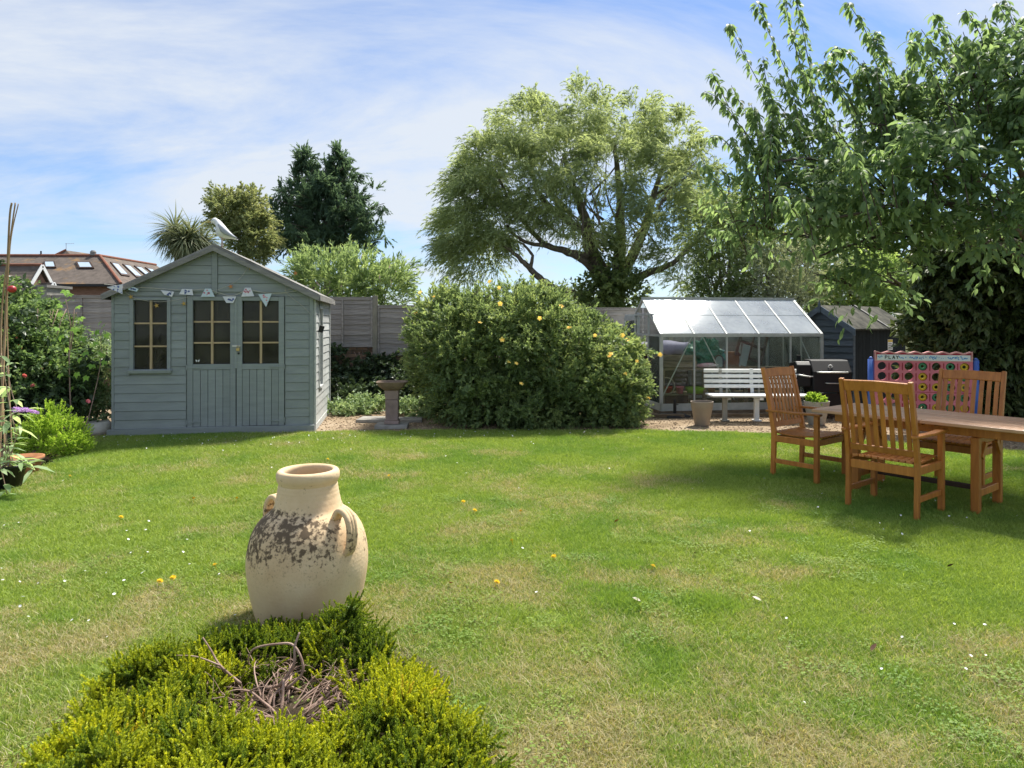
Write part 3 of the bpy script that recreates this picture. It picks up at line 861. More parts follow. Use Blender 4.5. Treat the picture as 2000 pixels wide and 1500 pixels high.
# doors
def door(a, b, hinge_left):
    gx0, gx1 = a+.075, b-.075
    gz0, gz1 = S(420,711)[1], S(420,587)[1]
    m = MB()
    m.box(a+.004, gx0, -.030, .012, dz0, dz1-.005); m.box(gx1, b-.004, -.030, .012, dz0, dz1-.005)
    m.box(gx0+.0005, gx1-.0005, -.028, .012, gz1, dz1-.007); m.box(gx0+.0005, gx1-.0005, -.028, .012, gz0-.075, gz0)
    dr = m.build('door', M['paint'], shed, bevel=.003)
    nb = 5; pw = (gx1-gx0)/nb
    for i in range(nb):
        MB().box(gx0+i*pw+.0025, gx0+(i+1)*pw-.0025, -.022, .004, dz0+.002, gz0-.078).build('plank', M['paint'], dr, bevel=.003)
    lattice(dr, gx0+.003, gx1-.003, gz0+.003, gz1-.003, 2, 3)
    for hz in (gz0-.04, dz0+.07):
        h = MB(); s = 1 if hinge_left else -1; e = a if hinge_left else b
        h.prism([(e+s*.004,hz-.016),(e+s*.004,hz+.016),(e+s*.19,hz+.006),(e+s*.19,hz-.006)][::(1 if s<0 else -1)], -.037, -.0305)
        h.tube([(e,-.036,hz-.035),(e,-.036,hz+.035)], .009, 8)
        h.build('hinge', M['paint'], dr)
    return dr, gz0
dL, gz0 = door(dx0, dxm-.002, True)
dR, _ = door(dxm+.002, dx1, False)
MB().box(dxm-.02, dxm+.012, -.038, -.0305, gz0-.06+.0, dz1-.01).build('meeting_strip', M['paint'], dL, bevel=.002)
lx, lz = S(464, 678)
la = MB(); la.box(lx-.06, lx+.045, -.046, -.040, lz+.005, lz+.03); la.tube([(lx+.02,-.055,lz+.03),(lx+.02,-.055,lz-.01)], .005, 8)
la.build('latch', M['steel'], dR)
pk = MB(); pk.box(lx-.005, lx+.038, -.064, -.046, lz-.05, lz-.012); pk.tube([(lx+.004,-.055,lz-.014),(lx+.004,-.055,lz+.012),(lx+.016,-.055,lz+.024),(lx+.03,-.055,lz+.012),(lx+.03,-.055,lz-.014)], .0035, 6)
pk.build('padlock', M['brass'], dR, bevel=.003)
MB().tube([(lx+.022,-.040,lz-.085),(lx+.022,-.031,lz-.085)], .014, 12).build('keyhole', M['black'], dR)
bx_, bz_ = S(386, 705)
bt = MB(); 
for sx in (-1,1):
    bt.add([(bx_,-.001,bz_),(bx_+sx*.022,-.004,bz_+.024),(bx_+sx*.026,-.004,bz_+.006),(bx_+sx*.014,-.003,bz_-.016)], [(0,1,2,3)])
bt.build('butterfly_sticker', M['white'], dL)
# right side wall with a tall window
sw = MB()
sy0, sy1 = .55, .95; sz0, sz1 = .62, 1.72
sw.box(W-.035, W, .036, sy0, .09, ZE); sw.box(W-.035, W, sy1, D, .09, ZE); sw.box(W-.035, W, sy0, sy1, .09, sz0); sw.box(W-.035, W, sy0, sy1, sz1, ZE)
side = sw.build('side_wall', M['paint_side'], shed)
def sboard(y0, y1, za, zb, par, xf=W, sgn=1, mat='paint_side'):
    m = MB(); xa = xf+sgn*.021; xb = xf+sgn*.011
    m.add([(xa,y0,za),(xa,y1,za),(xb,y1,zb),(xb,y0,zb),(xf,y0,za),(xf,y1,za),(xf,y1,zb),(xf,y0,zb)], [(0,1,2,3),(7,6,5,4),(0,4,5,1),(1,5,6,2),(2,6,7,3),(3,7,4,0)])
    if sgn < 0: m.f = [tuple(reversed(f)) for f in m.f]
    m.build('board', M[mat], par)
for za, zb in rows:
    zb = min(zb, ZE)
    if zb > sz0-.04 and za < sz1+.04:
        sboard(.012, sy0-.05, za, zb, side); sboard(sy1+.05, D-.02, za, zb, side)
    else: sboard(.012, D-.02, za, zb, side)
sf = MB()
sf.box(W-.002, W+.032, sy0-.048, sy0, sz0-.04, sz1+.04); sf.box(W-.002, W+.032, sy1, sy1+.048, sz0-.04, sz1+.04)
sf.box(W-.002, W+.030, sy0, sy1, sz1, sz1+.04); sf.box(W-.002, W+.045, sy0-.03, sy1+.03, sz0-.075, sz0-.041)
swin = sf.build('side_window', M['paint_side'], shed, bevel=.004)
for j in range(3):
    a = sz0+(sz1-sz0)*j/3; MB().box(W-.02, W-.016, sy0, sy1, a, a+(sz1-sz0)/3-.002).build('pane', M['glass_shed'], swin)
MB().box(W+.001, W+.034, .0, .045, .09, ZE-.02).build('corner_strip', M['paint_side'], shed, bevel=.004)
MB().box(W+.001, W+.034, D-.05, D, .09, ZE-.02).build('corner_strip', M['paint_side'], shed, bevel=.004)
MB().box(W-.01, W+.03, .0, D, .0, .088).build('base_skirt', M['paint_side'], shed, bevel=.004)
lw = MB(); lw.box(0, .035, .036, D, .09, ZE); left = lw.build('side_wall', M['inside'], shed)
for za, zb in rows: sboard(.012, D-.02, za, min(zb, ZE), left, 0.0, -1, 'paint')
bw = MB(); bw.box(.036, W-.036, D-.035, D, .09, ZE); bw.prism([(0,ZE+.001),(W,ZE+.001),(W/2,ZR)], D-.035, D); bw.build('back_wall', M['inside'], shed)
MB().box(.0, W, .036, D, .02, .089).build('floor', M['inside'], shed)
MB().box(.3, 1.5, D-.7, D-.1, .09, .85).build('workbench', M['inside'], shed)
# roof
for s in (-1, 1):
    m = MB(); ov = .085
    f = (lambda x: (W/2 + s*x))
    xe = W/2+ov; ze = ZR-slope*(xe)
    q = [(f(0), ZR+.012), (f(xe), ze+.012), (f(xe), ze+.040), (f(0), ZR+.045)]
    m.prism(q if s < 0 else q[::-1], -.10, D+.08)
    rp = m.build('roof', M['felt'], shed)
    m = MB()
    q = [(f(0), ZR-.050), (f(xe), ze-.047), (f(xe), ze+.012), (f(0), ZR+.011)]
    m.prism(q if s < 0 else q[::-1], -.122, -.0985)
    m.build('bargeboard', M['trim'], rp)
    m = MB(); m.prism([(f(xe-.001), ze-.04),(f(xe+.02), ze-.04),(f(xe+.02), ze+.035),(f(xe-.001), ze+.035)] if s>0 else [(f(xe+.02), ze-.04),(f(xe-.001), ze-.04),(f(xe-.001), ze+.035),(f(xe+.02), ze+.035)], -.098, D+.08)
    m.build('fascia', M['trim'], rp)
# lapped felt strip on the right slope
m = MB(); f = lambda x: W/2+x
for x0_, x1_ in ((0.02,.62),(.55,1.38)):
    o_ = .048 if x0_ < .1 else .043
    m.prism([(f(x0_), ZR-slope*x0_+o_),(f(x0_), ZR-slope*x0_+o_+.006),(f(x1_), ZR-slope*x1_+o_+.006),(f(x1_), ZR-slope*x1_+o_)], -.105, D+.085)
m.build('felt_strip', M['felt'], shed)

# bunting strung along the gable
def sl(px, py, y=-.05):
    x, z_ = S(px, py); return Vector((x, y, z_))
bun = empty('bunting', SO, STH, 'string of white and pale blue floral bunting flags across the shed front', 'bunting')
line = [sl(212,556,-.14), sl(252,560,-.06), sl(300,563), sl(366,567), sl(408,566), sl(452,578), sl(486,567), sl(520,572), sl(556,572), sl(605,563)]
m = MB(); limb(m, line, .0035, .0035, 6, 4); m.build('cord', M['rope'], bun)
def flag(px, py, poly, mat, printm, y=-.052):
    """poly in photo pixels relative to px,py"""
    c = sl(px, py, y); u = 9.3/F
    m = MB(); m.prism([(c.x+a*u, c.z-b*u) for a,b in poly], y-.003, y)
    fl = m.build('flag', mat, bun)
    ax = [p[0] for p in poly]; ay = [p[1] for p in poly]
    pm = MB()
    for i in range(7):
        w_ = [random.random() for _ in poly]; s_ = sum(w_)
        xx = sum(w*a for w,a in zip(w_, ax))/s_; yy = sum(w*b for w,b in zip(w_, ay))/s_
        r = random.uniform(1.0, 2.2)*u
        pm.prism([(c.x+xx*u+r*math.cos(t), c.z-yy*u+r*math.sin(t)) for t in np.linspace(0, 2*PI, 6, endpoint=False)], y-.0045, y-.0031)
    pm.build('print', printm, fl)
flag(232,562, [(-14,0),(14,13),(14,-6)], M['flagcloth'], M['flower_navy'], -.14)
flag(262,563, [(-12,-3),(-4,4),(10,7),(13,2),(4,-2)], M['flagblue'], M['flower_navy'], -.10)
flag(330,573, [(-13,-6),(-6,3),(8,7),(12,-3)], M['flagcloth'], M['flower_navy'])
flag(366,571, [(-13,4),(13,6),(11,-6),(-8,-6)], M['flagcloth'], M['flower_navy'])
flag(408,573, [(-13,7),(13,7),(6,-9),(-5,-9)], M['flagblue'], M['flower_pink'])
flag(450,585, [(-13,-6),(-6,7),(7,7),(13,-6)], M['flagcloth'], M['flower_navy'])
flag(486,572, [(-13,8),(12,7),(5,-10),(-6,-10)], M['flagcloth'], M['flower_pink'])
flag(519,586, [(-13,-11),(2,14),(13,-13)], M['flagblue'], M['flower_pink'])
gar = empty('starfish_garland', SO, STH, 'thin cord garland with small straw starfish hung on the shed front', 'garland')
m = MB()
for ln in ([(240,562),(262,581),(300,589),(335,588),(370,580)], [(425,567),(452,556),(474,540),(492,508)], [(571,538),(558,568),(592,598),(608,614)], [(556,568),(605,558)]):
    limb(m, [sl(a,b,-.045) for a,b in ln], .0028, .0028, 6, 4)
m.build('cord', M['rope'], gar)
for a,b,mm in ((258,580,'gold'),(308,597,'gold'),(361,593,'gold'),(452,560,'orangebit'),(490,523,'gold'),(578,534,'orangebit')):
    c = sl(a,b,-.044); pts = []
    for i in range(10):
        r = .036 if i%2==0 else .013; t = PI/2+i*PI/5+.3
        pts.append((c.x+r*math.cos(t), c.z+r*math.sin(t)))
    MB().prism(pts, -.05, -.042).build('starfish', M[mm], gar)
# little black lamp box hanging at the side window
sp = empty('solar_lamp', (0,0,0), 0, 'small black solar panel box hanging on a wire by the shed side window', 'lamp')
sp.parent = None
wc = SO + SX*(W+.075) + Vector((-math.sin(STH), math.cos(STH), 0))*.30
bz = H-(643-HY)*9.6/F
m = MB(); m.obox((wc.x, wc.y, bz), (.07,.025,.10), Euler((rad(8),rad(14),STH+rad(25))).to_matrix()); m.build('panel_box', M['black'], sp, bevel=.004)
MB().tube([(wc.x,wc.y,bz+.04),(wc.x-.015,wc.y-.005,bz+.25),(wc.x-.03,wc.y-.015,1.83)], .004, 6).build('wire', M['black'], sp)

# gull on the ridge
gull_pos = SO + SX*(W/2+.085) + Vector((0,-.02,0)); gull_pos.z = ZR+.010
gull = empty('seagull', gull_pos, STH, 'white and grey seagull standing on the summerhouse ridge', 'bird')
gb_ = MB()
rings = [(-.118,.302,.006,.006),(-.112,.304,.016,.015),(-.099,.310,.028,.028),(-.080,.314,.036,.037),(-.062,.306,.041,.046),(-.050,.276,.052,.062),(-.038,.232,.070,.082),(-.016,.190,.082,.092),(.014,.158,.082,.084),(.048,.132,.070,.066),(.086,.106,.050,.046),(.124,.080,.034,.028),(.158,.058,.024,.015),(.190,.040,.018,.006)]
nk = 14; vv = []; ff = []
rings = [(x*.95, z_*.80+.062, ry*.97, rz*.95) for x,z_,ry,rz in rings]
for i,(x,z_,ry,rz) in enumerate(rings):
    for k_ in range(nk):
        a = 2*PI*k_/nk; vv.append((x*1.05+rz*.25*math.sin(a)*(1 if i>5 else .2), ry*math.cos(a), z_+rz*math.sin(a)))
for i in range(len(rings)-1):
    for k_ in range(nk):
        k2 = (k_+1)%nk; ff.append((nk*i+k_, nk*i+k2, nk*(i+1)+k2, nk*(i+1)+k_))
ff += [tuple(range(nk)), tuple(reversed(range(nk*(len(rings)-1), nk*len(rings))))]
gb_.add(vv, [tuple(reversed(f)) for f in ff])
gbo = gb_.build('body', M['gullwhite'], gull, smooth=True)
for s in (-1,1):
    w_ = MB(); vs_=[]; fs_=[]
    prof = [(-.020,.262,.03),(.012,.240,.085),(.045,.208,.095),(.080,.170,.075),(.115,.132,.05),(.150,.098,.028),(.190,.066,.008)]
    prof = [(x*.95, z_*.80+.062, h_*.85) for x,z_,h_ in prof]
    for i,(x,z_,h_) in enumerate(prof):
        yb = [.064,.083,.084,.069,.048,.032,.020][i]
        for kk in range(5):
            t = kk/4; vs_.append((x, s*(yb+.010*math.sin(PI*t)-.030*(1-t)*(1 if i<5 else .3)*0), z_-h_+t*h_*1.05))
    for i in range(len(prof)-1):
        for kk in range(4): fs_.append((5*i+kk, 5*i+5+kk, 5*i+6+kk, 5*i+1+kk))
    w_.add(vs_, fs_); wo = w_.build('wing', M['gullgrey'], gull, smooth=True)
    sm = wo.modifiers.new('thick', 'SOLIDIFY'); sm.thickness = .006; sm.offset = 0
    tip = MB(); tip.sweep([(.155,s*.028,.126),(.185,s*.018,.108),(.212,s*.010,.093)], [.014,.012,.004], [.008,.007,.003], (0,0,1)); tip.build('wing_tip', M['gulldark'], wo)
    lg = MB(); lg.tube([(.010,s*.028,.15),(.012,s*.028,.07),(.008,s*.028,.006)], [.008,.0055,.006], 7)
    for dx_, dy_ in ((-.035,.0),(-.03,.018),(-.03,-.018)): lg.tube([(.008,s*.028,.006),(.008+dx_,s*.028+dy_,.003)], [.004,.0025], 5)
    lg.build('leg', M['gulleg'], gull)
    MB().lathe([(.0005,-.004),(.0035,-.002),(.004,0),(.0035,.002),(.0005,.004)], 8, (-.096,s*.029,.315)).build('eye', M['ink'], gull)
gull.scale = (1.14,)*3
bk = MB(); bk.sweep([(-.108,0,.302),(-.138,0,.299),(-.160,0,.290)], [.013,.010,.003], [.015,.013,.004], (0,1,0)); bk.build('beak', M['beak'], gull)
# ================================================================== fence on a low brick wall
FY = 13.8; FK = 13.8/13.0
wall = empty('garden_wall', (0, FY+.11, 0), 0, 'low old brick wall half hidden by ivy under the fence panels', 'wall')
MB().box(-9.3*FK, 4.9*FK, -.085, .11, 0, 1.05).build('core', M['mortar'], wall)
bmesh_ = MB().box(-.1045, .1045, -.05, .05, -.0325, .0325).mesh('brick', M['brick'])
hmesh_ = MB().box(-.05, .05, -.05, .05, -.0325, .0325).mesh('brick', M['brick'])
for (xa, xb) in ((-4.45, -1.0), (-8.8, -8.0)):
    for r in range(14):
        x = xa + (.1125 if r % 2 else 0)
        while x < xb:
            inst(bmesh_, 'brick', wall, (x, -.052+random.uniform(-.004,.004), .0375+.075*r), (0, random.uniform(-.01,.01), random.uniform(-.01,.01)))
            x += .225
fence = empty('garden_fence', (0, FY, 1.0), 0, 'weathered grey lap panel fence standing on the brick wall', 'fence')
def wavy_slat(L, h, seed):
    rg = random.Random(seed); n = 16; top=[]; bot=[]
    ph = [rg.uniform(0,6) for _ in range(3)]
    m = MB(); vs_=[]
    for i in range(n+1):
        x = L*i/n; u = i/n*6.28
        b = .006*math.sin(u*1.3+ph[0])+.004*math.sin(u*3.1+ph[1])
        vs_ += [(x,-.012,b),(x,-.004,h),(x,.002,h),(x,-.004,b)]
    fs_=[]
    for i in range(n):
        for k_ in range(4):
            k2=(k_+1)%4; fs_.append((4*i+k_,4*i+4+k_,4*i+4+k2,4*i+k2))
    fs_ += [(0,1,2,3),(4*n+3,4*n+2,4*n+1,4*n)]
    m.add(vs_, [tuple(f) for f in fs_]); return m.mesh('slat', M['fence'])
slatm = {}
def panel(x0, x1, zb, zt, battens):
    L = x1-x0
    m = MB()
    m.box(x0,x1,-.030,.012,zt-.042,zt); m.box(x0,x1,-.030,.004,zb,zb+.05)
    for x in (x0+.018, x1-.018): m.box(x-.018,x+.018,-.034,-.012,zb+.051,zt-.043)
    for x in battens: m.box(x-.016,x+.016,-.032,-.012,zb+.051,zt-.043)
    m.box(x0,x1,-.036,.016,zt+.001,zt+.016)
    o = m.build('panel', M['fence'], fence, bevel=.003)
    n = 9; ph = (zt-zb-.06)/n
    for i in range(n):
        key = (round(L,2), i % 5)
        if key not in slatm: slatm[key] = wavy_slat(L-.01, .126, hash(key) % 1000)
        inst(slatm[key], 'slat', o, (x0+.005, -.002+.004*(i%2), zb+.035+i*ph), (rad(-3.5),0,0))
posts = [x*FK for x in (-8.69,-6.86,-5.03,-4.43,-2.57,-.72,1.13,2.98,4.83)]
tops =  [.5+(t-.5)*FK for t in (1.02,1.0,1.0,.985,.83,.80,.785,.775)]
for i, (a, b) in enumerate(zip(posts[:-1], posts[1:])):
    zt = tops[i]
    w_ = b-a
    panel(a+.048, b-.048, zt-.985, zt, [a+w_*.33, a+w_*.67] if w_ > 1 else [])
for i, x in enumerate(posts):
    zt = {4:1.06}.get(i, max(tops[max(i-1,0)], tops[min(i,len(tops)-1)])+.02)
    m = MB(); m.box(x-.045, x+.045, -.055, .035, -1.0 if i == 4 else -.02, zt); m.build('post', M['fencepost'], fence, bevel=.005)

# bird bath and slabs
bp = G(766, 834); bp.z = .055
bird = empty('birdbath', bp, rad(4), 'pinkish stone pedestal birdbath with a wide shallow square bowl', 'birdbath')
u = bp.y/F
MB().box(-.105,.105,-.105,.105,.0,.045).build('plinth', M['birdstone'], bird, bevel=.008)
m = MB()
def frustum(m, z0, z1, r0, r1):
    m.add([(-r0,-r0,z0),(r0,-r0,z0),(r0,r0,z0),(-r0,r0,z0),(-r1,-r1,z1),(r1,-r1,z1),(r1,r1,z1),(-r1,r1,z1)], [(0,3,2,1),(4,5,6,7),(0,1,5,4),(1,2,6,5),(2,3,7,6),(3,0,4,7)])
frustum(m, .0451, .345, .088, .092); m.build('pedestal', M['birdstone'], bird, bevel=.008)
m = MB(); frustum(m, .349, .482, .090, .102); ped2 = m.build('pedestal_cap', M['birdstone'], bird, bevel=.006)
m = MB(); m.box(-.022,.022,-.0935,-.089,.17,.27); m.build('carved_panel', M['birdstone'], bird, bevel=.002)
m = MB()
pr = [(.11,.483),(.15,.51),(.19,.55),(.225,.60),(.228,.607),(.205,.607),(.17,.575),(.10,.55),(.001,.545)]
vs_=[]; nn=24
for r,zv in pr:
    for k_ in range(nn):
        a=2*PI*k_/nn; q = 1/ (abs(math.cos(a))**5+abs(math.sin(a))**5)**.2
        vs_.append((r*math.cos(a)*q*.98, r*math.sin(a)*q*.98, zv))
fs_=[(nn*i+k_,nn*i+(k_+1)%nn,nn*i+nn+(k_+1)%nn,nn*i+nn+k_) for i in range(len(pr)-1) for k_ in range(nn)]
fs_ += [tuple(reversed(range(nn))), tuple(nn*(len(pr)-1)+k_ for k_ in range(nn))]
m.add(vs_, fs_); m.build('bowl', M['bowlstone'], bird)
for (px,py,sx,sy,rz,lab,h_) in ((766,838,.46,.40,4,'pale concrete slab directly under the birdbath',.05),(733,822,.50,.42,-3,'concrete paving slab lying behind the birdbath on the shed side',.045),(798,822,.42,.36,6,'concrete paving slab behind the birdbath next to the bush',.04)):
    c = G(px,py); o = MB().box(-sx/2,sx/2,-sy/2,sy/2,-.004,h_).build('paving_slab', M['concrete'], None, bevel=.008, loc=(c.x,c.y,0), rot=(0,0,rad(rz)))
    if py == 838: o.location = (bp.x, bp.y, 0); 
    tag(o, lab, 'slab', 'slabs round the birdbath')
# upturned white pot beside shed
c = G(196, 846); 
m = MB(); m.lathe([(.165,0),(.172,.05),(.170,.10),(.150,.145),(.115,.165),(.085,.160),(.06,.152),(.001,.150)], 28); o = m.build('upturned_pot', M['stonewhite'], None, True, loc=(c.x-.02, c.y, 0.0))
tag(o, 'rounded white glazed pot upturned beside the shed corner', 'pot')

# ================================================================== greenhouse
GO = Vector((2.47, 11.44, 0)); GL = 2.86; GA = rad(8.0); GW = 1.85; GE = 1.30; GR = 1.95; GB = .17
gh = empty('greenhouse', GO, GA, 'aluminium framed glass greenhouse with a pitched roof behind the white bench', 'greenhouse')
def gbar(name, a, b, w=.032, h=.032, side=(1,0,0), mat='alu', par=None):
    return MB().sweep([a,b], w, h, side).build(name, M[mat], par or gh)
MB().box(-.03,GL+.03,-.03,.03,.0,.05).box(-.03,.03,.031,GW+.03,.0,.05).box(GL-.03,GL+.03,.031,GW+.03,.0,.05).build('footing', M['oldwood'], gh)
bs = MB(); bs.box(0,GL,-.012,.012,.051,GB); bs.box(-.012,.012,.013,GW,.051,GB); bs.box(GL-.012,GL+.012,.013,GW,.051,GB); bs.box(.013,GL-.013,GW-.012,GW+.012,.051,GB)
bs.build('base_plinth', M['alu'], gh)
for y in (0, GW):
    gbar('eave_bar', (-.02,y,GE), (GL+.02,y,GE), .05, .045, (0,1,0))
gbar('ridge_bar', (-.02,GW/2,GR), (GL+.02,GW/2,GR), .06, .05, (0,1,0))
NB = 5
for y in (0, GW):
    for i in range(NB+1):
        x = GL*i/NB
        w_ = .055 if i in (0,NB) else .026
        gbar('upright', (x,y,GB), (x,y,GE-.02), w_, .03)
for i in range(NB+1):
    x = GL*i/NB; w_ = .045 if i in (0,NB) else .024
    gbar('rafter', (x,0,GE+.02), (x,GW/2,GR-.01), w_, .028)
    gbar('rafter', (x,GW,GE+.02), (x,GW/2,GR-.01), w_, .028)
dy0, dy1 = GW*.34, GW*.66
for x in (0, GL):
    for y in (dy0, dy1):
        gbar('upright', (x,y,GB), (x,y,GE+(GR-GE)*min(y,GW-y)/(GW/2)-.03), .028, .028)
    gbar('cross_bar', (x,.03,GE), (x,GW-.03,GE), .03, .03, (0,0,1))
for (a,b) in (((.02,.05,.25),(.55,.05,GE-.03)), ((.75,.05,GE-.03),(1.30,.05,.22)), ((GL-.03,.08,.6),(GL-.03,.62,GE-.05))):
    gbar('brace', a, b, .018, .008)
bw_ = GL/NB
for i in range(NB):
    x0, x1 = i*bw_+.013, (i+1)*bw_-.013
    for y in (0, GW):
        MB().box(x0,x1,y-.002,y+.002,GB+.004,.72).build('side_pane', M['glass_side'], gh)
        MB().box(x0,x1,y-.0055,y-.0015,.716,GE-.024).build('side_pane', M['glass_side'], gh)
    for s, (ya, yb) in enumerate(((.0,GW/2),(GW,GW/2))):
        for t0, t1, off in ((.02,.53,.004),(.52,.98,.009)):
            a = Vector((0, ya+(yb-ya)*t0, GE+.02+(GR-GE-.03)*t0)); b = Vector((0, ya+(yb-ya)*t1, GE+.02+(GR-GE-.03)*t1))
            nrm_ = Vector((0, -(b.z-a.z), abs(b.y-a.y))).normalized() if s == 0 else Vector((0,(b.z-a.z),abs(b.y-a.y))).normalized()
            q = [(x0,a.y,a.z),(x1,a.y,a.z),(x1,b.y,b.z),(x0,b.y,b.z)]
            q = [Vector(p)+nrm_*off for p in q]
            MB().extrude(q, nrm_*-.003).build('roof_pane', M['glass_roof'], gh)
def gtop(y): return GE+(GR-GE)*min(y,GW-y)/(GW/2)
for x in (0, GL):
    for (a,b) in ((.03,dy0),(dy1,GW-.03)) + (((dy0,dy1),) if x > 0 else ()):
        MB().box(x-.002,x+.002,a+.013,b-.013,GB,GE-.018).build('end_pane', M['glass_side'], gh)
    for (a,b) in ((.03,dy0),(dy0,GW/2),(GW/2,dy1),(dy1,GW-.03)):
        m = MB(); m.extrude([(x,a+.012,GE+.018),(x,b-.012,GE+.018),(x,b-.012,max(gtop(b)-.03,GE+.02)),(x,a+.012,max(gtop(a)-.03,GE+.02))], (.003,0,0)); m.build('end_pane', M['glass_side'], gh)
# sliding door pushed open towards the fence
m = MB(); xd = -.035
for y in (GW*.68, GW*1.02): m.box(xd-.012,xd+.012,y-.015,y+.015,.12,1.62)
for z_ in (.12,.75,1.56): m.box(xd-.011,xd+.011,GW*.68+.016,GW*1.02-.016,z_,z_+(.06 if z_<1 else .085))
gd = m.build('sliding_door', M['alu'], gh)
MB().box(xd-.002,xd+.002,GW*.68+.016,GW*1.02-.016,.19,.745).build('pane', M['glass_side'], gd)
MB().box(xd-.002,xd+.002,GW*.68+.016,GW*1.02-.016,.82,1.555).build('pane', M['glass_side'], gd)
MB().box(-.02,.02,.25,GW*1.05,1.645,1.675).build('door_track', M['alu'], gd)

# things kept in the greenhouse (placed in its local frame through the same origin)
GM = Matrix.Translation(GO) @ Matrix.Rotation(GA, 4, 'Z')
def gw(x, y, z): return GM @ Vector((x,y,z))
st = empty('potting_bench', GO, GA, 'rough grey timber staging bench inside the greenhouse with two shelves', 'bench')
for i in range(3): MB().box(.12+.0*i,2.5,.32+i*.17,.32+i*.17+.155,.70-.01*i,.745-.01*i).build('top_board', M['oldwood'], st, bevel=.006)
for i in range(3): MB().box(.15,2.45,.34+i*.16,.34+i*.16+.145,.27,.295).build('shelf_board', M['oldwood'], st, bevel=.005)
for x in (.15,.9,1.65,2.42):
    for y in (.34,.80): MB().box(x-.03,x+.03,y-.03,y+.03,.0,.69 if y>.5 else .70-.001).build('leg', M['oldwood'], st)
lg = empty('timber_stack', tuple(gw(.38,.45,.75)), rad(2), 'thick weathered timber baulks stacked on the left end of the greenhouse bench', 'timber')
for i,(y,z_,h_) in enumerate(((-.1,.0,.11),(.1,.0,.10),(-.06,.112,.10),(.1,.103,.08))):
    m = MB(); m.sweep([(-.34,y,z_+h_/2),(-.1,y+.01,z_+h_/2+.003),(.16,y-.005,z_+h_/2-.002),(.36,y+.008,z_+h_/2)], [.17,.18,.165,.175], h_*.96, (0,1,0)); m.build('baulk', M['oldwood'], lg, bevel=.012)
def crumple(name, c, r, mat, seed, amp=.35, lab=None, cat=None, n1=26, n2=14, freq=3.0):
    rg = np.random.default_rng(seed); vs_=[]; 
    for i in range(n2+1):
        th = PI*i/n2
        for j in range(n1):
            ph = 2*PI*j/n1
            d = np.array([math.sin(th)*math.cos(ph), math.sin(th)*math.sin(ph), math.cos(th)])
            f_ = 1+amp*(float(fbm(d[0]*freq+seed, d[1]*freq+d[2]*freq*1.7+seed*3, 3))-.5)*2
            z_ = d[2]*r[2]*f_
            vs_.append((d[0]*r[0]*f_, d[1]*r[1]*f_, max(z_+r[2]*.75, 0.0)))
    fs_=[]
    for i in range(n2):
        for j in range(n1):
            j2=(j+1)%n1; fs_.append((n1*i+j, n1*(i+1)+j, n1*(i+1)+j2, n1*i+j2))
    m = MB().add(vs_, fs_); o = m.build(name, mat, None, loc=tuple(c)); tag(o, lab, cat); return o
crumple('tarpaulin', gw(1.05,.68,.745), (.33,.20,.27), M['tarp'], 3, .55, 'crumpled glossy green tarpaulin heaped on the greenhouse bench', 'tarpaulin', freq=4.5)
crumple('plastic_bag', gw(.98,.40,.745), (.20,.07,.04), M['bag'], 5, .4, 'white and pink plastic bag lying flat on the greenhouse bench', 'bag')
# lilac sheet over a tall rack behind
rk = empty('covered_rack', tuple(gw(.48,1.42,0)), rad(1), 'dark rack at the greenhouse back draped with a lilac sheet', 'rack')
MB().box(-.62,.5,-.18,.18,0.0,1.02).build('rack', M['darkframe'], rk, bevel=.01)
m = MB()
vs_=[]; n = 24
for i in range(n+1):
    x = -.66+1.22*i/n; dz = .03*math.sin(i*1.1)+.02*math.sin(i*2.3)
    for (y,z_) in ((-.20-.01*math.sin(i*1.7),1.03-.10+dz*.6),(-.195-.006*math.sin(i*1.7),1.10),(0,1.17+.02*math.sin(i*.5)),(.2,1.10),(.2,.95+dz)): vs_.append((x,y,z_))
fs_=[(5*i+k_,5*i+5+k_,5*i+6+k_,5*i+1+k_) for i in range(n) for k_ in range(4)]
m.add(vs_, fs_); so_ = m.build('sheet', M['lilac'], rk, True); sm=so_.modifiers.new('t','SOLIDIFY'); sm.thickness=.006
# old dark casement frame leaning
cf = empty('casement_frame', tuple(gw(1.83,.62,.745)), rad(4), 'old dark oak window frame leaning at a tilt on the greenhouse bench', 'frame')
R_ = Euler((rad(-14), rad(22), 0)).to_matrix()
m = MB()
for x in (-.24,.24,.0): m.obox(R_@Vector((x,0,.30)), (.045 if x else .028,.04,.60), R_)
for z_ in (.04,.30,.56): m.obox(R_@Vector((0,.001,z_)), (.44,.036,.04), R_)
m.v = [(a,b,c_+.0) for a,b,c_ in m.v]; zmin_ = min(v[2] for v in m.v); m.v = [(a,b,c_-zmin_) for a,b,c_ in m.v]
m.build('frame', M['darkframe'], cf, bevel=.004)
sb = MB(); R2 = Euler((rad(-10), rad(16), 0)).to_matrix(); sb.obox(R2@Vector((0,0,.19)), (.13,.02,.38), R2); zmin_=min(v[2] for v in sb.v); sb.v=[(a,b,c_-zmin_) for a,b,c_ in sb.v]
o = sb.build('slate_board', M['slate'], None, bevel=.003, loc=tuple(gw(1.62,.40,.745))); tag(o, 'narrow blue grey board leaning on the greenhouse bench', 'board')
ar = empty('arched_mirror', tuple(gw(1.17,.36,.745)), rad(3), 'small round topped dark framed mirror standing on the greenhouse bench', 'mirror')
arc = [(-.075,0,.0),(-.075,0,.12)]+[(-.075*math.cos(t),0,.12+.085*math.sin(t)) for t in np.linspace(.3,PI-.3,9)]+[(.075,0,.12),(.075,0,.0)]
MB().sweep(arc, .03, .022, (0,1,0)).build('frame', M['darkframe'], ar)
MB().prism([(x*.9,z_*.97+.003) for x,y,z_ in reversed(arc)][::-1][::-1], .0, .006).build('glass', M['slate'], ar)
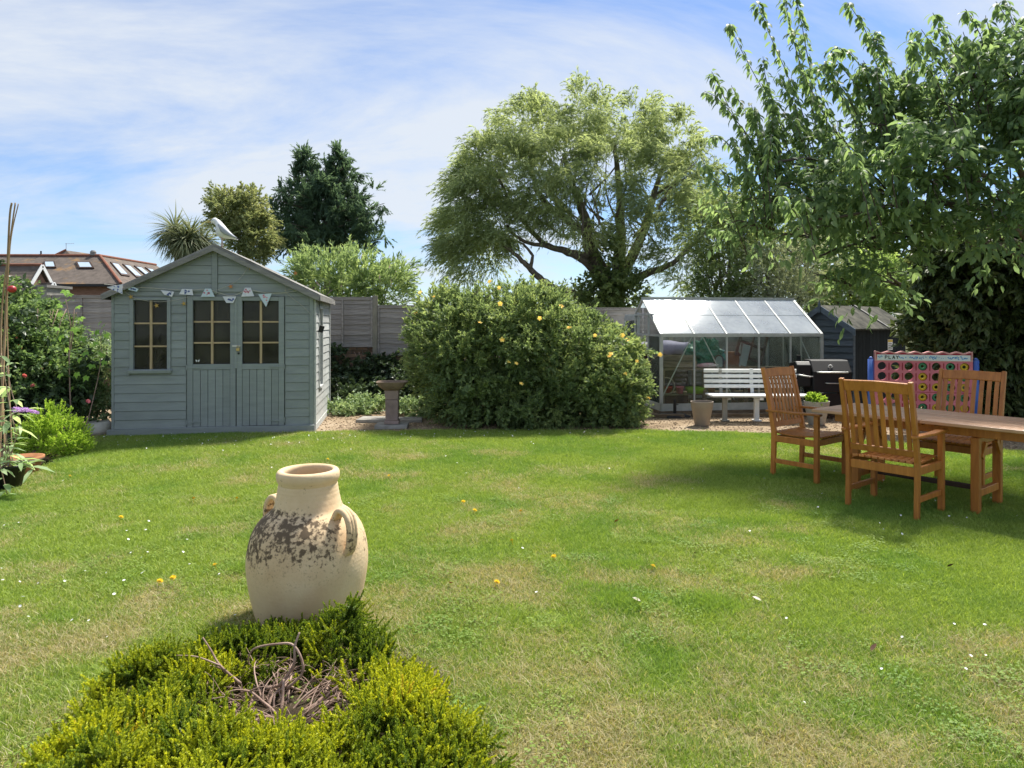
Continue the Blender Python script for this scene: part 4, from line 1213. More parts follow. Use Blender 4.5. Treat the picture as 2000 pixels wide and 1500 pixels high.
o = MB().box(-.17,.17,-.09,.09,0,.26).build('rusty_box', M['rust'], None, bevel=.008, loc=tuple(gw(1.53,.76,.735)), rot=(0,0,rad(3))); tag(o, 'rusty brown box at the back of the greenhouse bench', 'box')
tr = MB(); tr.lathe([(.001,.0),(.12,.0),(.15,.06),(.17,.11),(.155,.11),(.10,.02),(.001,.015)], 20); o = tr.build('lime_tray', M['lime'], None, True, loc=tuple(gw(.78,.42,.295))); o.scale=(1.15,.8,1.0); tag(o, 'lime green plastic tub on the lower greenhouse shelf', 'tub')
for i,(x,mm,lab) in enumerate(((.28,'redplastic','red plastic flowerpot on the lower greenhouse shelf beside the corner post'),(.48,'pink','pink plastic flowerpot on the lower greenhouse shelf'),(1.05,'terracotta','terracotta flowerpot on the lower greenhouse shelf'),(1.75,'terracotta','terracotta flowerpot under the leaning window frame'))):
    m = MB(); m.lathe([(.001,0),(.05,0),(.066,.10),(.072,.10),(.072,.125),(.058,.125),(.045,.02),(.001,.018)], 16); o = m.build('flowerpot', M[mm], None, True, loc=tuple(gw(x,.40,.295))); tag(o, lab, 'flowerpot')
m = MB(); m.tube([(.14*math.cos(t),0,.15+.14*math.sin(t)) for t in np.linspace(0,2*PI,25)], .012, 6); o = m.build('hose_ring', M['taupe'], None, True, loc=tuple(gw(.22,.30,.293)), rot=(rad(-12),0,rad(8))); tag(o, 'tan coiled hose ring leaning on the lower greenhouse shelf', 'hose')

# ================================================================== white bench, pots, parasol base, barbecue
bc = G(1475, 822)
be = empty('park_bench', (bc.x, bc.y, 0), rad(-1.5), 'white slatted garden bench in front of the greenhouse', 'bench')
ub = bc.y/F
BL = 184*ub/2
for i in range(4):
    z_ = .755-.0795*i; y = .225-.012*(3-i)*-1
    MB().sweep([(-BL,y,z_),(BL,y,z_)], .028, .056, (0,1,.15)).build('back_slat', M['white'], be, bevel=.008)
for i in range(4):
    MB().box(-BL-(.0),BL+.07,-.27+i*.115,-.27+i*.115+.098,.385+.006*(i==0),.415+.006*(i==0)).build('seat_slat', M['white'], be, bevel=.012)
for x in (-BL+.26, 0.02, BL-.26):
    m = MB(); m.box(x-.035,x+.035,-.03,.03,0,.345); m.box(x-.028,x+.028,-.25,.2,.345,.384); m.sweep([(x,.19,.36),(x,.245,.55),(x,.262,.79)], .05, .03, (1,0,0)); m.box(x-.06,x+.06,-.07,.07,.0,.02)
    m.build('leg', M['white'] if abs(x) < .1 else M['greypot'], be, bevel=.004)
def planter(name, c, r, h_, mat, lab):
    e = empty(name, c, 0, lab, 'plant pot')
    m = MB(); m.lathe([(.001,0),(r*.60,0),(r*.64,.01),(r*.90,h_*.70),(r*.915,h_*.71),(r*.93,h_*.72),(r,h_*.98),(r,h_),(r*.93,h_),(r*.88,h_*.85),(.001,h_*.84)], 36)
    m.build('pot', mat, e, True).modifiers.new('e','EDGE_SPLIT').split_angle = rad(35)
    MB().lathe([(r*.86,h_*.86),(r*.5,h_*.875),(.001,h_*.87)], 24).build('soil', M['soil'], e)
    return e
planter('planter', G(1371,831), .165, .355, M['taupe'], 'taupe ribbed plastic planter standing left of the white bench')
pot2 = planter('planter', G(1595,829), .18, .35, M['greypot'], 'pale grey planter holding a small yellow green plant beside the barbecue')
c = G(1318, 813)
pbz = empty('parasol_base', (c.x,c.y,0), rad(8), 'square black parasol base with a short tube on the gravel', 'parasol base')
m = MB(); m.add([(-.20,-.20,0),(.20,-.20,0),(.20,.20,0),(-.20,.20,0),(-.19,-.19,.03),(.19,-.19,.03),(.19,.19,.03),(-.19,.19,.03),(-.05,-.05,.05),(.05,-.05,.05),(.05,.05,.05),(-.05,.05,.05)], [(0,3,2,1),(0,1,5,4),(1,2,6,5),(2,3,7,6),(3,0,4,7),(4,5,9,8),(5,6,10,9),(6,7,11,10),(7,4,8,11),(8,9,10,11)]); m.build('plate', M['black'], pbz, bevel=.005)
MB().tube([(0,0,.05),(0,0,.27)], .026, 14).build('tube', M['black'], pbz)
MB().tube([(.02,0,.19),(.06,0,.19)], .008, 8).build('screw', M['black'], pbz)
# timber edging in front of greenhouse
for (x0,x1,y,lab) in ((1.55,2.75,11.05,'weathered timber sleeper lying in front of the greenhouse corner'),(2.9,5.2,11.15,'long weathered timber edging board along the greenhouse front')):
    o = MB().box(x0,x1,y-.05,y+.05,-.004,.055).build('timber_edging', M['oldwood'], None, bevel=.01); tag(o, lab, 'timber')

bq = empty('barbecue', tuple(P(1605,797,11.9)*Vector((1,1,0)) if False else (P(1607,797,11.12).x, 11.12, 0)), rad(-6), 'black enamel barbecue smoker with a chimney and side hopper', 'barbecue')
ba = MB()
# lid and body: box with sloped front top
x0,x1 = -.24,.36
prof = [(-.28,.42),(.24,.42),(.24,.86),(.16,.92),(-.10,.92),(-.26,.74)]
def xprism(m, prof, xa, xb):
    n=len(prof); vs_=[(xa,y,z_) for y,z_ in prof]+[(xb,y,z_) for y,z_ in prof]
    fs_=[tuple(reversed(range(n))), tuple(range(n,2*n))]+[(i,(i+1)%n,(i+1)%n+n,i+n) for i in range(n)]
    m.add(vs_, fs_)
xprism(ba, prof, x0, x1); ba.build('body', M['blackpaint'], bq, bevel=.02)
hp = MB(); xprism(hp, [(-.22,.50),(.2,.50),(.2,.86),(-.14,.90),(-.22,.84)], -.47, -.245); hp.build('hopper', M['blackpaint'], bq, bevel=.015)
MB().tube([(-.34,.12,.86),(-.34,.12,.985)], .035, 14).build('chimney', M['blackpaint'], bq)
hd = MB(); hd.tube([(-.17,-.245,.735),(-.17,-.30,.735),(-.13,-.315,.735),(.24,-.315,.735),(.28,-.30,.735),(.28,-.245,.735)], .013, 8); hd.build('lid_handle', M['steel'], bq, True)
sh_ = MB(); sh_.tube([(-.50,-.26,.70),(-.44,-.30,.69),(-.30,-.33,.665),(-.25,-.30,.665)], .012, 8); sh_.build('hopper_handle', M['steel'], bq, True)
dh = MB(); dh.tube([(-.06,-.285,.57),(-.03,-.31,.565),(.13,-.31,.565),(.16,-.285,.57)], .009, 8); dh.build('drawer_handle', M['steel'], bq, True)
lo = MB()
for t0 in np.linspace(.6, 5.6, 12): pass
pts = [(.05+.03*math.cos(t), -.198, .822+.024*math.sin(t)) for t in np.linspace(.8,5.4,12)]; lo.tube(pts, .006, 6); lo.tube([(.06,-.195,.835),(.085,-.200,.822),(.07,-.208,.808)], .005, 6)
lo.build('emblem', M['white'], bq)
for x in (-.20,.32):
    for y in (-.22,.2): MB().box(x-.022,x+.022,y-.022,y+.022,0.0,.419).build('leg', M['blackpaint'], bq)
MB().box(-.22,.34,-.24,.22,.10,.12).build('lower_shelf', M['blackpaint'], bq)
MB().box(-.2,.32,-.235,-.225,.13,.40).build('front_panel', M['blackpaint'], bq)

# ================================================================== dark shed
near = Vector((.494*12.25, 12.25, 0)); sa = Vector((.79,.61,0)).normalized()
dth = math.atan2(sa.y, sa.x)
dw, dl, dze, dzr = 1.12, 2.1, 1.43, 1.80
ds_ = empty('tool_shed', near, dth, 'small dark blue black boarded tool shed with a mossy felt roof', 'shed')
# local: x along long wall (right, away), y away from camera = gable width
core = MB(); core.box(.02,dl,.02,dw-.02,0,dze); core.add([(.02,.02,dze),(.02,dw-.02,dze),(.02,dw/2,dzr-.02),(dl,.02,dze),(dl,dw-.02,dze),(dl,dw/2,dzr-.02)], [(0,2,1),(3,4,5),(0,3,5,2),(1,2,5,4)]); core.build('wall', M['darkwall'], ds_)
zz_ = .04; p2 = .118
while zz_ < dzr-.08:
    zb = zz_+p2-.002
    def lim(z_): 
        t = 0 if z_ <= dze else (z_-dze)/(dzr-dze)*(dw/2)
        return t+.002, dw-t-.002
    a0,b0 = lim(zz_); a1,b1 = lim(min(zb,dzr-.02))
    m = MB(); m.add([(-.030,a0,zz_),(-.030,b0,zz_),(.000,b1,zb),(.000,a1,zb),(.019,a0,zz_),(.019,b0,zz_),(.019,b1,zb),(.019,a1,zb)], [(3,2,1,0),(4,5,6,7),(0,1,5,4),(2,3,7,6),(1,2,6,5),(3,0,4,7)])
    m.build('board', M['darkshed'], ds_); zz_ += p2
nb = 15
for i in range(nb):
    w_ = (dl-.07)/nb; MB().box(.06+i*w_+.002,.06+(i+1)*w_-.002,.002,.019,.04,dze-.02).build('wall_board', M['darkwall'], ds_, bevel=.003)
MB().box(-.02,.055,-.008,.0,.0,dze).build('corner_strip', M['darkshed'], ds_)
for s in (0,1):
    f = (lambda t: t if s==0 else dw-t); ov=.09; sl2=(dzr-dze)/(dw/2)
    m = MB(); q=[(-.10,f(-ov),dze-sl2*ov+.01),(dl+.08,f(-ov),dze-sl2*ov+.01),(dl+.08,f(dw/2),dzr+.01),(-.10,f(dw/2),dzr+.01)]
    m.extrude(q, (0,0,.028)); rf = m.build('roof', M['felt_dark'], ds_)
    m = MB(); q=[(-.105,f(-ov),dze-sl2*ov-.085),(-.105,f(dw/2),dzr-.075),(-.105,f(dw/2),dzr+.035),(-.105,f(-ov),dze-sl2*ov+.035)]
    m.extrude(q, (-.022,0,0)); m.build('bargeboard', M['darkshed'], rf)
m = MB(); m.extrude([(1.16,-.092,dze-sl2*.09+.042),(1.22,-.092,dze-sl2*.09+.042),(1.22,dw/2,dzr+.042),(1.16,dw/2,dzr+.042)], (0,0,.02)); m.build('roof_batten', M['trim'], ds_)
m = MB(); m.sweep([(-.13,dw/2,dzr-.10),(-.13,dw/2,dzr+.03),(-.13,dw/2,dzr+.13)], [.05,.05,.006], [.02,.02,.006], (0,1,0)); m.build('finial', M['darkshed'], ds_)
# door notice
m = MB(); m.box(1.32,1.52,-.004,.001,1.00,1.20); sg = m.build('notice', M['white'], ds_)
MB().box(1.325,1.515,-.0055,-.0041,1.15,1.195).build('notice_header', M['yellow'], sg)
m = MB()
for i in range(4): m.box(1.34,1.50-.02*(i%2),-.0055,-.0041,1.015+.032*i,1.029+.032*i)
m.build('notice_lines', M['trim'], sg)
# ================================================================== giant four-in-a-row board
gpos = Vector((5.52, 9.3, 0))
gbx = empty('game_board', gpos, rad(-17), 'giant pink four in a row game board with blue side posts', 'game')
CWD, CHT, NCOL, NROW = .163, .137, 7, 6
bx0 = -CWD*NCOL/2; bz0 = .17
def hole_plate(m, y, flip):
    nseg = 24
    for i in range(NCOL):
        for j in range(NROW):
            cx, cz = bx0+CWD*(i+.5), bz0+CHT*(j+.5)
            hx, hz = CWD/2, CHT/2
            o_=[]; c_=[]
            for k_ in range(nseg):
                a = 2*PI*k_/nseg; ca, sa_ = math.cos(a), math.sin(a)
                t = min(hx/max(abs(ca),1e-6), hz/max(abs(sa_),1e-6))
                o_.append((cx+ca*t, y, cz+sa_*t)); c_.append((cx+.057*ca, y, cz+.055*sa_))
            # corner-exact outer ring
            fs_=[]
            for k_ in range(nseg):
                k2=(k_+1)%nseg; f=(k_,k2,nseg+k2,nseg+k_); fs_.append(f if flip else tuple(reversed(f)))
            m.add(o_+c_, fs_)
            for qx,qz in ((1,1),(-1,1),(-1,-1),(1,-1)):
                # fill the corner triangle between the two ring points next to it
                a = math.atan2(qz*hz, qx*hx) % (2*PI); k_ = int(a/(2*PI)*nseg); k2=(k_+1)%nseg
                tri=[o_[k_], (cx+qx*hx,y,cz+qz*hz), o_[k2]]
                m.add(tri, [(0,1,2) if not flip else (2,1,0)])
pl = MB(); hole_plate(pl, -.03, False); hole_plate(pl, .03, True)
nseg=24
for i in range(NCOL):
    for j in range(NROW):
        cx, cz = bx0+CWD*(i+.5), bz0+CHT*(j+.5)
        for y0_,y1_ in ((-.03,-.012),(.012,.03)):
            vs_=[(cx+.057*math.cos(2*PI*k_/nseg), yy, cz+.055*math.sin(2*PI*k_/nseg)) for yy in (y0_,y1_) for k_ in range(nseg)]
            pl.add(vs_, [(k_,(k_+1)%nseg,nseg+(k_+1)%nseg,nseg+k_) for k_ in range(nseg)])
bh = CHT*NROW; bw2 = CWD*NCOL
pl.box(bx0-.012,bx0,-.03,.03,bz0,bz0+bh+.12); pl.box(-bx0,-bx0+.012,-.03,.03,bz0,bz0+bh+.12); pl.box(bx0-.012,-bx0+.012,-.03,.03,bz0-.03,bz0-.0005)
plate = pl.build('board', M['pink'], gbx)
for i in range(1,NCOL):
    for j in range(NROW):
        x = bx0+CWD*i; z_ = bz0+CHT*(j+.5)
        MB().box(x-.006,x+.006,-.034,-.0305,z_-CHT*.40,z_+CHT*.34).build('slot_rib', M['darkred'], plate)
MB().box(bx0,-bx0,-.033,-.0302,bz0+CHT*3-.004,bz0+CHT*3+.003).build('joint', M['darkred'], plate)
zt = bz0+bh
# scalloped header
top=[]; n=70
for i in range(n+1):
    x = bx0-.012+(bw2+.024)*i/n; top.append((x, zt+.125+.011*math.cos(2*PI*(x-bx0)/CWD)))
hd = MB(); hd.prism([(bx0-.012,zt+.0005),(-bx0+.012,zt+.0005)]+list(reversed(top)), -.032,.032); hdr = hd.build('header', M['palepink'], gbx)
hi = MB(); hi.prism([(bx0+.012,zt+.02),(-bx0-.012,zt+.02)]+[(x*.972, z_-.020) for x,z_ in reversed(top)], -.0345,-.0322); hi.build('header_recess', M['darkred'], hdr)
bn = MB(); bn.box(bx0+.016,-bx0-.016,-.037,-.0347,zt+.012,zt+.088); ban = bn.build('banner', M['banner'], hdr)
# printed marks on the banner
im = MB(); 
def stroke(m, pts, r=.004): m.sweep([(x,-.0378,z_) for x,z_ in pts], r*2, .0012, (0,0,1) if abs(pts[0][0]-pts[-1][0])>abs(pts[0][1]-pts[-1][1]) else (1,0,0))
lt = MB(); lx0 = bx0+.115; lz0 = zt+.030; lh = .044
def letter(x, strokes):
    for pts in strokes: lt.sweep([(lx0+x+a*.028, -.0378, lz0+b*lh) for a,b in pts], .0015, .0085, (0,1,0))
letter(0, [[(0,0),(0,1)], [(0,.93),(.75,.93),(.95,.75),(.75,.52),(0,.5)]])
letter(.045, [[(0,1),(0,0)], [(0,.07),(.9,.07)]])
letter(.090, [[(0,0),(.45,1)], [(.5,1),(.98,0)], [(.2,.35),(.75,.35)]])
letter(.135, [[(0,1),(.48,.5)], [(.98,1),(.48,.5)], [(.48,.5),(.48,0)]])
lt.build('lettering', M['ink'], ban)
rg = random.Random(5)
for (xa,xb,nn_,hh) in ((.035,.07,2,.03),(.28,.36,4,.028),(.42,.60,9,.032),(.66,.73,5,.034),(.76,.86,5,.012),(.88,1.08,10,.034)):
    for i in range(nn_):
        x = bx0+xa+(xb-xa)*i/max(nn_-1,1); zc = zt+.05+rg.uniform(-.006,.006); r=rg.uniform(.5,1)*hh/2
        a = rg.uniform(0,6); pts=[(x+r*.7*math.cos(t), zc+r*math.sin(t)) for t in np.linspace(a,a+rg.uniform(2.2,4.6),7)]
        im.sweep([(p[0],-.0378,p[1]) for p in pts], .0015, .009 if hh>.02 else .004, (0,1,0))
im.build('printed_marks', M['blueink'], ban)
for s in (-1,1):
    x = s*(-bx0+.055)
    m = MB(); m.tube([(x,0,.03),(x,0,zt+.02)], .038, 14); m.tube([(x,0,zt+.02),(x,0,zt+.055)], [.038,.012], 14)
    po = m.build('side_post', M['blue'], gbx, True)
    m = MB(); m.sweep([(x,-.28,.02),(x,0,.045),(x,.28,.02)], .07, .05, (1,0,0)); m.build('foot', M['blue'], gbx, bevel=.008)
def ring_mesh(mat):
    m = MB(); prof = [(.021,-.009),(.030,-.011),(.052,-.005),(.0555,0),(.052,.005),(.030,.011),(.021,.009),(.021,-.009)]
    n=20; vs_=[]
    for r,y in prof[:-1]:
        for k_ in range(n): vs_.append((r*math.cos(2*PI*k_/n), y, r*math.sin(2*PI*k_/n)))
    q=len(prof)-1
    fs_=[(n*i+k_, n*((i+1)%q)+k_, n*((i+1)%q)+(k_+1)%n, n*i+(k_+1)%n) for i in range(q) for k_ in range(n)]
    m.add(vs_, fs_); return m.mesh('game_disc', mat, True)
rm = {'y':ring_mesh(M['yellow']), 'g':ring_mesh(M['green'])}
BMX = Matrix.Translation(gpos) @ Matrix.Rotation(rad(-17),4,'Z')
grid = {(3,5):'g',(5,5):'g',(6,5):'y',(3,4):'y',(5,4):'y',(6,4):'g',(3,3):'y',(4,3):'y',(5,3):'g',(6,3):'y',(3,2):'y',(4,2):'g',(5,2):'g',(6,2):'g',(3,1):'g',(4,1):'y',(5,1):'g',(6,1):'y',(3,0):'y',(4,0):'g',(5,0):'y',(6,0):'g'}
for (i,j),c_ in grid.items():
    p = BMX @ Vector((bx0+CWD*(i+.5), 0, bz0+CHT*(j+.5)))
    o = inst(rm[c_], 'game_disc', None, p, (0,0,rad(-17)))
    tag(o, 'yellow ring disc dropped into the pink game board' if c_=='y' else 'green ring disc dropped into the pink game board', 'disc', 'yellow game discs in the board' if c_=='y' else 'green game discs in the board')
# spare discs stacked on the left post
for i in range(8):
    p = BMX @ Vector((-(-bx0+.055), -.052, .085+.034*i))
    m_ = rm['y'] if i < 8 else rm['g']
    o = inst(m_, 'game_disc', None, p, (PI/2,0,rad(-17)), (.8,1.5,.8)); tag(o, 'yellow spare disc stacked against the blue board post', 'disc', 'spare yellow discs stacked on the post')

# ================================================================== hardwood table and chairs
TR = math.atan2(-.79,.61)
TC = Vector((3.56, 5.97, 0))
tb = empty('garden_table', TC, TR, 'long extending slatted hardwood garden table on trestle legs', 'table')
TZ = .715; X0, X1, XM, YB = -.80, 1.25, .12, .41
for (a,b) in ((X0+.085, XM-.003),(XM+.003, X1-.085)):
    n = 8; w_ = (2*YB-.14)/n
    for i in range(n):
        y = -YB+.07+w_*i; MB().box(a,b,y+.003,y+w_-.003,TZ-.022,TZ+random.uniform(-.0015,.0015)).build('top_slat', M['teak_top'], tb, bevel=.003)
    for s in (-1,1): MB().box(a-.08 if a<0 else a,b if a<0 else b+.08,min(s*YB,s*(YB-.068)),max(s*YB,s*(YB-.068)),TZ-.026,TZ+.001).build('top_rail', M['teak_top'], tb, bevel=.005)
for x in (X0, X1-.082): MB().box(x,x+.082,-YB+.07,YB-.07,TZ-.025,TZ+.0).build('end_rail', M['teak_top'], tb, bevel=.005)
for x in (XM-.09, XM+.01): MB().box(x,x+.08,-YB+.08,YB-.08,TZ-.05,TZ-.0235).build('cross_batten', M['teak'], tb, bevel=.003)
for y in (-.235,.235): MB().box(-.66,1.05,y-.012,y+.012,TZ-.11,TZ-.028).build('apron', M['teak'], tb, bevel=.003)
for x in (-.47,.47):
    for s in (-1,1):
        MB().sweep([(x,s*.235,0.0),(x,s*.235,TZ-.112)], .055,.062,(0,1,0)).build('leg', M['teak'], tb, bevel=.006)
    MB().box(x-.02,x+.02,-.203,.203,.13,.19).build('foot_rail', M['teak'], tb, bevel=.004)
    MB().box(x-.022,x+.022,-.203,.203,TZ-.17,TZ-.115).build('bearer', M['teak'], tb, bevel=.004)
    for s in (-1,1): MB().sweep([(x+.03,s*.20,.44),(x+.03,s*.12,.55)], .04,.02,(0,1,0)).build('bracket', M['teak'], tb)
MB().box(-.449,.449,-.03,.03,.14,.175).build('stretcher', M['darkframe'], tb, bevel=.004)

def make_chair():
    t = empty('garden_chair', (0,0,0))
    w2 = .262
    for s in (-1,1):
        MB().sweep([(s*w2,-.235,0),(s*w2,-.225,.25),(s*w2,-.222,.44),(s*w2,-.262,.68),(s*w2,-.345,1.06)], .034,[.044,.046,.05,.044,.036],(1,0,0)).build('back_leg', M['teak'], t, bevel=.005)
        MB().sweep([(s*w2,.215,0),(s*w2,.215,.632)], .044,.044,(1,0,0)).build('front_leg', M['teak'], t, bevel=.005)
        MB().sweep([(s*(w2+.005),-.300,.640),(s*(w2+.008),-.17,.643),(s*(w2+.01),.0,.640),(s*(w2+.01),.16,.648),(s*(w2+.008),.262,.646)], [.045,.056,.062,.066,.058],.022,(1,0,0)).build('armrest', M['teak'], t, bevel=.006)
        MB().box(s*w2-.014,s*w2+.014,-.20,.193,.345,.405).build('seat_rail', M['teak'], t, bevel=.003)
        MB().box(s*w2-.011,s*w2+.011,-.205,.193,.135,.178).build('side_stretcher', M['teak'], t, bevel=.003)
    MB().box(-.245,.245,.195,.222,.35,.408).build('front_rail', M['teak'], t, bevel=.003)
    MB().box(-.245,.245,-.235,-.205,.33,.398).build('back_rail', M['teak'], t, bevel=.003)
    MB().sweep([(-.245,-.332,1.005),(0,-.337,1.012),(.245,-.332,1.005)], .088,.024,(0,-.22,1)).build('top_rail', M['teak'], t, bevel=.006)
    MB().sweep([(-.245,-.232,.505),(.245,-.232,.505)], .05,.024,(0,-.16,1)).build('lower_back_rail', M['teak'], t, bevel=.004)
    n = 8
    for i in range(n):
        x = -.245+.49*(i+.5)/n
        MB().sweep([(x,-.235,.528),(x,-.262,.70),(x,-.300,.88),(x,-.325,.968)], .036,.012,(1,0,0)).build('back_slat', M['teak'], t, bevel=.003)
    n = 9
    for i in range(n):
        x = -.232+.464*(i+.5)/n
        MB().sweep([(x,-.235,.435),(x,-.16,.422),(x,-.05,.416),(x,.08,.424),(x,.18,.436),(x,.24,.430)], .043,.018,(1,0,0)).build('seat_slat', M['teak_top'] if False else M['teak'], t, bevel=.003)
    return t
ch = make_chair()
for i, (c, r, lab) in enumerate(((Vector((3.10,5.60,0)), TR, 'slatted hardwood armchair with its back to the lawn at the table\'s long side'),
                                (Vector((2.92,6.78,0)), math.atan2(-.61,-.79), 'hardwood armchair at the table end in front of the white bench'),
                                (Vector((4.10,6.36,0)), TR+PI, 'hardwood armchair on the game board side of the table'))):
    o = ch if i == 0 else copy_tree(ch)
    o.location = c; o.rotation_euler = (0,0,r)
    tag(o, lab, 'chair', 'hardwood armchairs round the garden table')

# ================================================================== terracotta oil jar
k = NT('weathered_pale_clay')
co = k.coord('Object')
n1 = k.noise(co, 3.2, 6, 0.6)
base = k.ramp(n1, [(0.3,(0.58,0.41,0.24,1)),(0.52,(0.68,0.515,0.32,1)),(0.72,(0.74,0.59,0.40,1))])
sepz = k.n('ShaderNodeSeparateXYZ'); k.t.links.new(co, sepz.inputs[0])
zc = sepz.outputs['Z']; xc = sepz.outputs['X']; yc = sepz.outputs['Y']
# lichen band on the shoulder, thicker to the front left
band = k.math('MULTIPLY', k.ramp(zc, [(0.27,(0,)*3),(0.38,(0.75,)*3),(0.50,(1,)*3),(0.57,(0.75,)*3),(0.60,(0.30,)*3),(0.75,(0.22,)*3)]), k.ramp(k.math('ADD', k.math('MULTIPLY', xc, -0.9), k.math('MULTIPLY', yc, -1.1)), [(0.0,(0.62,)*3),(0.2,(1,)*3)]))
sp1 = k.noise(co, 44, 4, 0.6, 0.0); sp2 = k.noise(co, 95, 3, 0.6)
th = k.math('ADD', k.math('MULTIPLY', sp1, 0.80), k.math('MULTIPLY', k.noise(co, 7, 3, 0.5), 0.34))
spot = k.math('MULTIPLY', k.math('SUBTRACT', k.math('ADD', th, k.math('MULTIPLY', band, 0.30)), 0.765), 11.0, True)
col = k.mix(k.math('MULTIPLY', spot, 0.88), base, (0.075,0.052,0.035,1))
band2 = k.ramp(zc, [(0.20,(0,)*3),(0.33,(0.8,)*3),(0.45,(0.4,)*3),(0.6,(0.1,)*3)])
fine = k.math('MULTIPLY', k.math('MULTIPLY', k.math('SUBTRACT', sp2, 0.56), 9.0, True), band2)
col = k.mix(k.math('MULTIPLY', fine, 0.55), col, (0.15,0.10,0.06,1))
blush = k.math('MULTIPLY', k.math('SUBTRACT', k.noise(co, 2.3, 2, 0.5), 0.58), 5.0, True)
col = k.mix(k.math('MULTIPLY', blush, 0.45), col, (0.62,0.30,0.17,1))
wv = k.n('ShaderNodeTexWave', {'wave_type':'BANDS','bands_direction':'Z'}, Scale=16.0, Distortion=0.6, Detail=2.0)
k.t.links.new(co, wv.inputs['Vector'])
hgt = k.math('ADD', k.math('MULTIPLY', wv.outputs['Fac'], 0.10), k.math('ADD', k.math('MULTIPLY', spot, 0.3), k.noise(co, 60, 4, 0.6)))
M['clay'] = k.done(k.principled(col, 0.9, 0.15, 0.0, k.bump(hgt, 0.30, 0.005)))
jp = G(602, 1204)
jar = empty('oil_jar', jp, 0, 'large pale terracotta oil jar with two loop handles and dark lichen on its shoulder', 'jar')
prof_px = [(0,1428),(395,1430),(412,1415),(430,1370),(452,1290),(474,1190),(492,1090),(503,1000),(505,920),(499,850),(484,770),(462,700),(430,640),(398,600),(360,562),(322,534),(296,512),(283,486),(272,450),(262,405),(254,360),(248,320),(245,297),(250,286),(258,270),(264,246),(264,222),(256,200),(240,188),(222,187),(206,196),(198,215),(200,260),(210,340),(232,450),(270,540),(300,600),(300,700),(0,720)]
kz = .000612*.972
pp = [(max(r*kz,.0005), max((1430-y)*kz*1.022,0.0)) for r,y in prof_px]
# clay drawn as a fine smooth curve
def smooth_prof(pp, s=3):
    out=[]
    for i in range(len(pp)-1):
        p0=pp[max(i-1,0)];p1=pp[i];p2=pp[i+1];p3=pp[min(i+2,len(pp)-1)]
        for k_ in range(s):
            t=k_/s; out.append(tuple(max(.5*(2*p1[a]+(p2[a]-p0[a])*t+(2*p0[a]-5*p1[a]+4*p2[a]-p3[a])*t*t+(3*p1[a]-p0[a]-3*p2[a]+p3[a])*t**3),.0003 if a==0 else 0) for a in (0,1)))
    out.append(pp[-1]); return out
sp_ = smooth_prof(pp)
# throwing ridges on the neck
sp_ = [(r+(.0012*math.sin(z_*420) if .60<z_<.70 and i<80 else 0), z_) for i,(r,z_) in enumerate(sp_)]
MB().lathe(sp_, 72).build('body', M['clay'], jar, True)
for az in (rad(-33), rad(147)):
    m = MB(); ca, sa_ = math.cos(az), math.sin(az); pts=[]
    for r,z_ in ((.205,.535),(.232,.575),(.268,.578),(.302,.545),(.315,.490),(.312,.435),(.300,.395),(.283,.372)):
        pts.append((r*ca, r*sa_, z_))
    side=(-sa_,ca,0)
    for off in (-.018,0,.018):
        limb(m, [(p[0]+side[0]*off,p[1]+side[1]*off,p[2]) for p in pts], .0145, .0145, 10, 5)
    m.build('handle', M['clay'], jar, True)

# ================================================================== golden heather mound in front of the jar
k = NT('heather_needle')
t_ = k.n('ShaderNodeAttribute', {'attribute_name':'tint'}).outputs['Fac']
a_ = k.n('ShaderNodeAttribute', {'attribute_name':'age','attribute_type':'INSTANCER'}).outputs['Fac']
c1 = k.ramp(t_, [(0.0,(0.17,0.20,0.018,1)),(0.5,(0.37,0.43,0.028,1)),(1.0,(0.62,0.64,0.055,1))])
c2 = k.ramp(t_, [(0.0,(0.060,0.105,0.016,1)),(0.5,(0.125,0.205,0.024,1)),(1.0,(0.25,0.33,0.042,1))])
c3 = k.ramp(t_, [(0.0,(0.32,0.23,0.03,1)),(1.0,(0.66,0.52,0.07,1))])
cc = k.mix(k.math('MULTIPLY', k.math('SUBTRACT', a_, 0.35), 2.6, True), c2, c1)
cc = k.mix(k.math('MULTIPLY', k.math('SUBTRACT', a_, 0.86), 5.0, True), cc, c3)
p_ = k.principled(cc, 0.5, 0.25); tl = k.n('ShaderNodeBsdfTranslucent', Color=k.mix(1.0, cc, (1.5,1.4,0.6,1), 'MULTIPLY')).outputs[0]
mx = k.n('ShaderNodeMixShader', Fac=0.36); k.t.links.new(p_, mx.inputs[1]); k.t.links.new(tl, mx.inputs[2])
M['heather'] = k.done(mx.outputs[0])
def sprig(seed, Ls=.085):
    rg = np.random.default_rng(seed); pos=[]; d=[]; nr=[]; tt=[]; Lf=[]
    def stem(b, dirv, L, n):
        for i in range(n):
            t = (i+rg.random())/n; a = rg.random()*2*PI
            s1 = np.cross(dirv, [0.3,0.8,0.5]); s1/=np.linalg.norm(s1); s2=np.cross(dirv,s1)
            rdl = s1*math.cos(a)+s2*math.sin(a)
            pos.append(b+dirv*L*t); d.append(rdl*(1.15-.75*t)+dirv*(.40+.6*t)); nr.append(dirv+.3*rg.normal(size=3)); tt.append(np.clip(.15+.75*t+.2*rg.normal(),0,1)); Lf.append(.0100*(1-.35*t))
    up = np.array([0,0,1.0]); stem(np.zeros(3), up, Ls, 115)
    for q in range(3):
        a=rg.random()*6.28; dv=np.array([math.cos(a)*.75,math.sin(a)*.75,1]); dv/=np.linalg.norm(dv); stem(up*Ls*(.1+.35*rg.random()), dv, Ls*.55, 60)
    return leaf_mesh('sprig', np.array(pos), np.array(d), np.array(nr), np.array(Lf), .0046, np.array(tt), M['heather'])
sprigs = [sprig(i) for i in range(5)]
HC = np.array([-.84, 2.52])
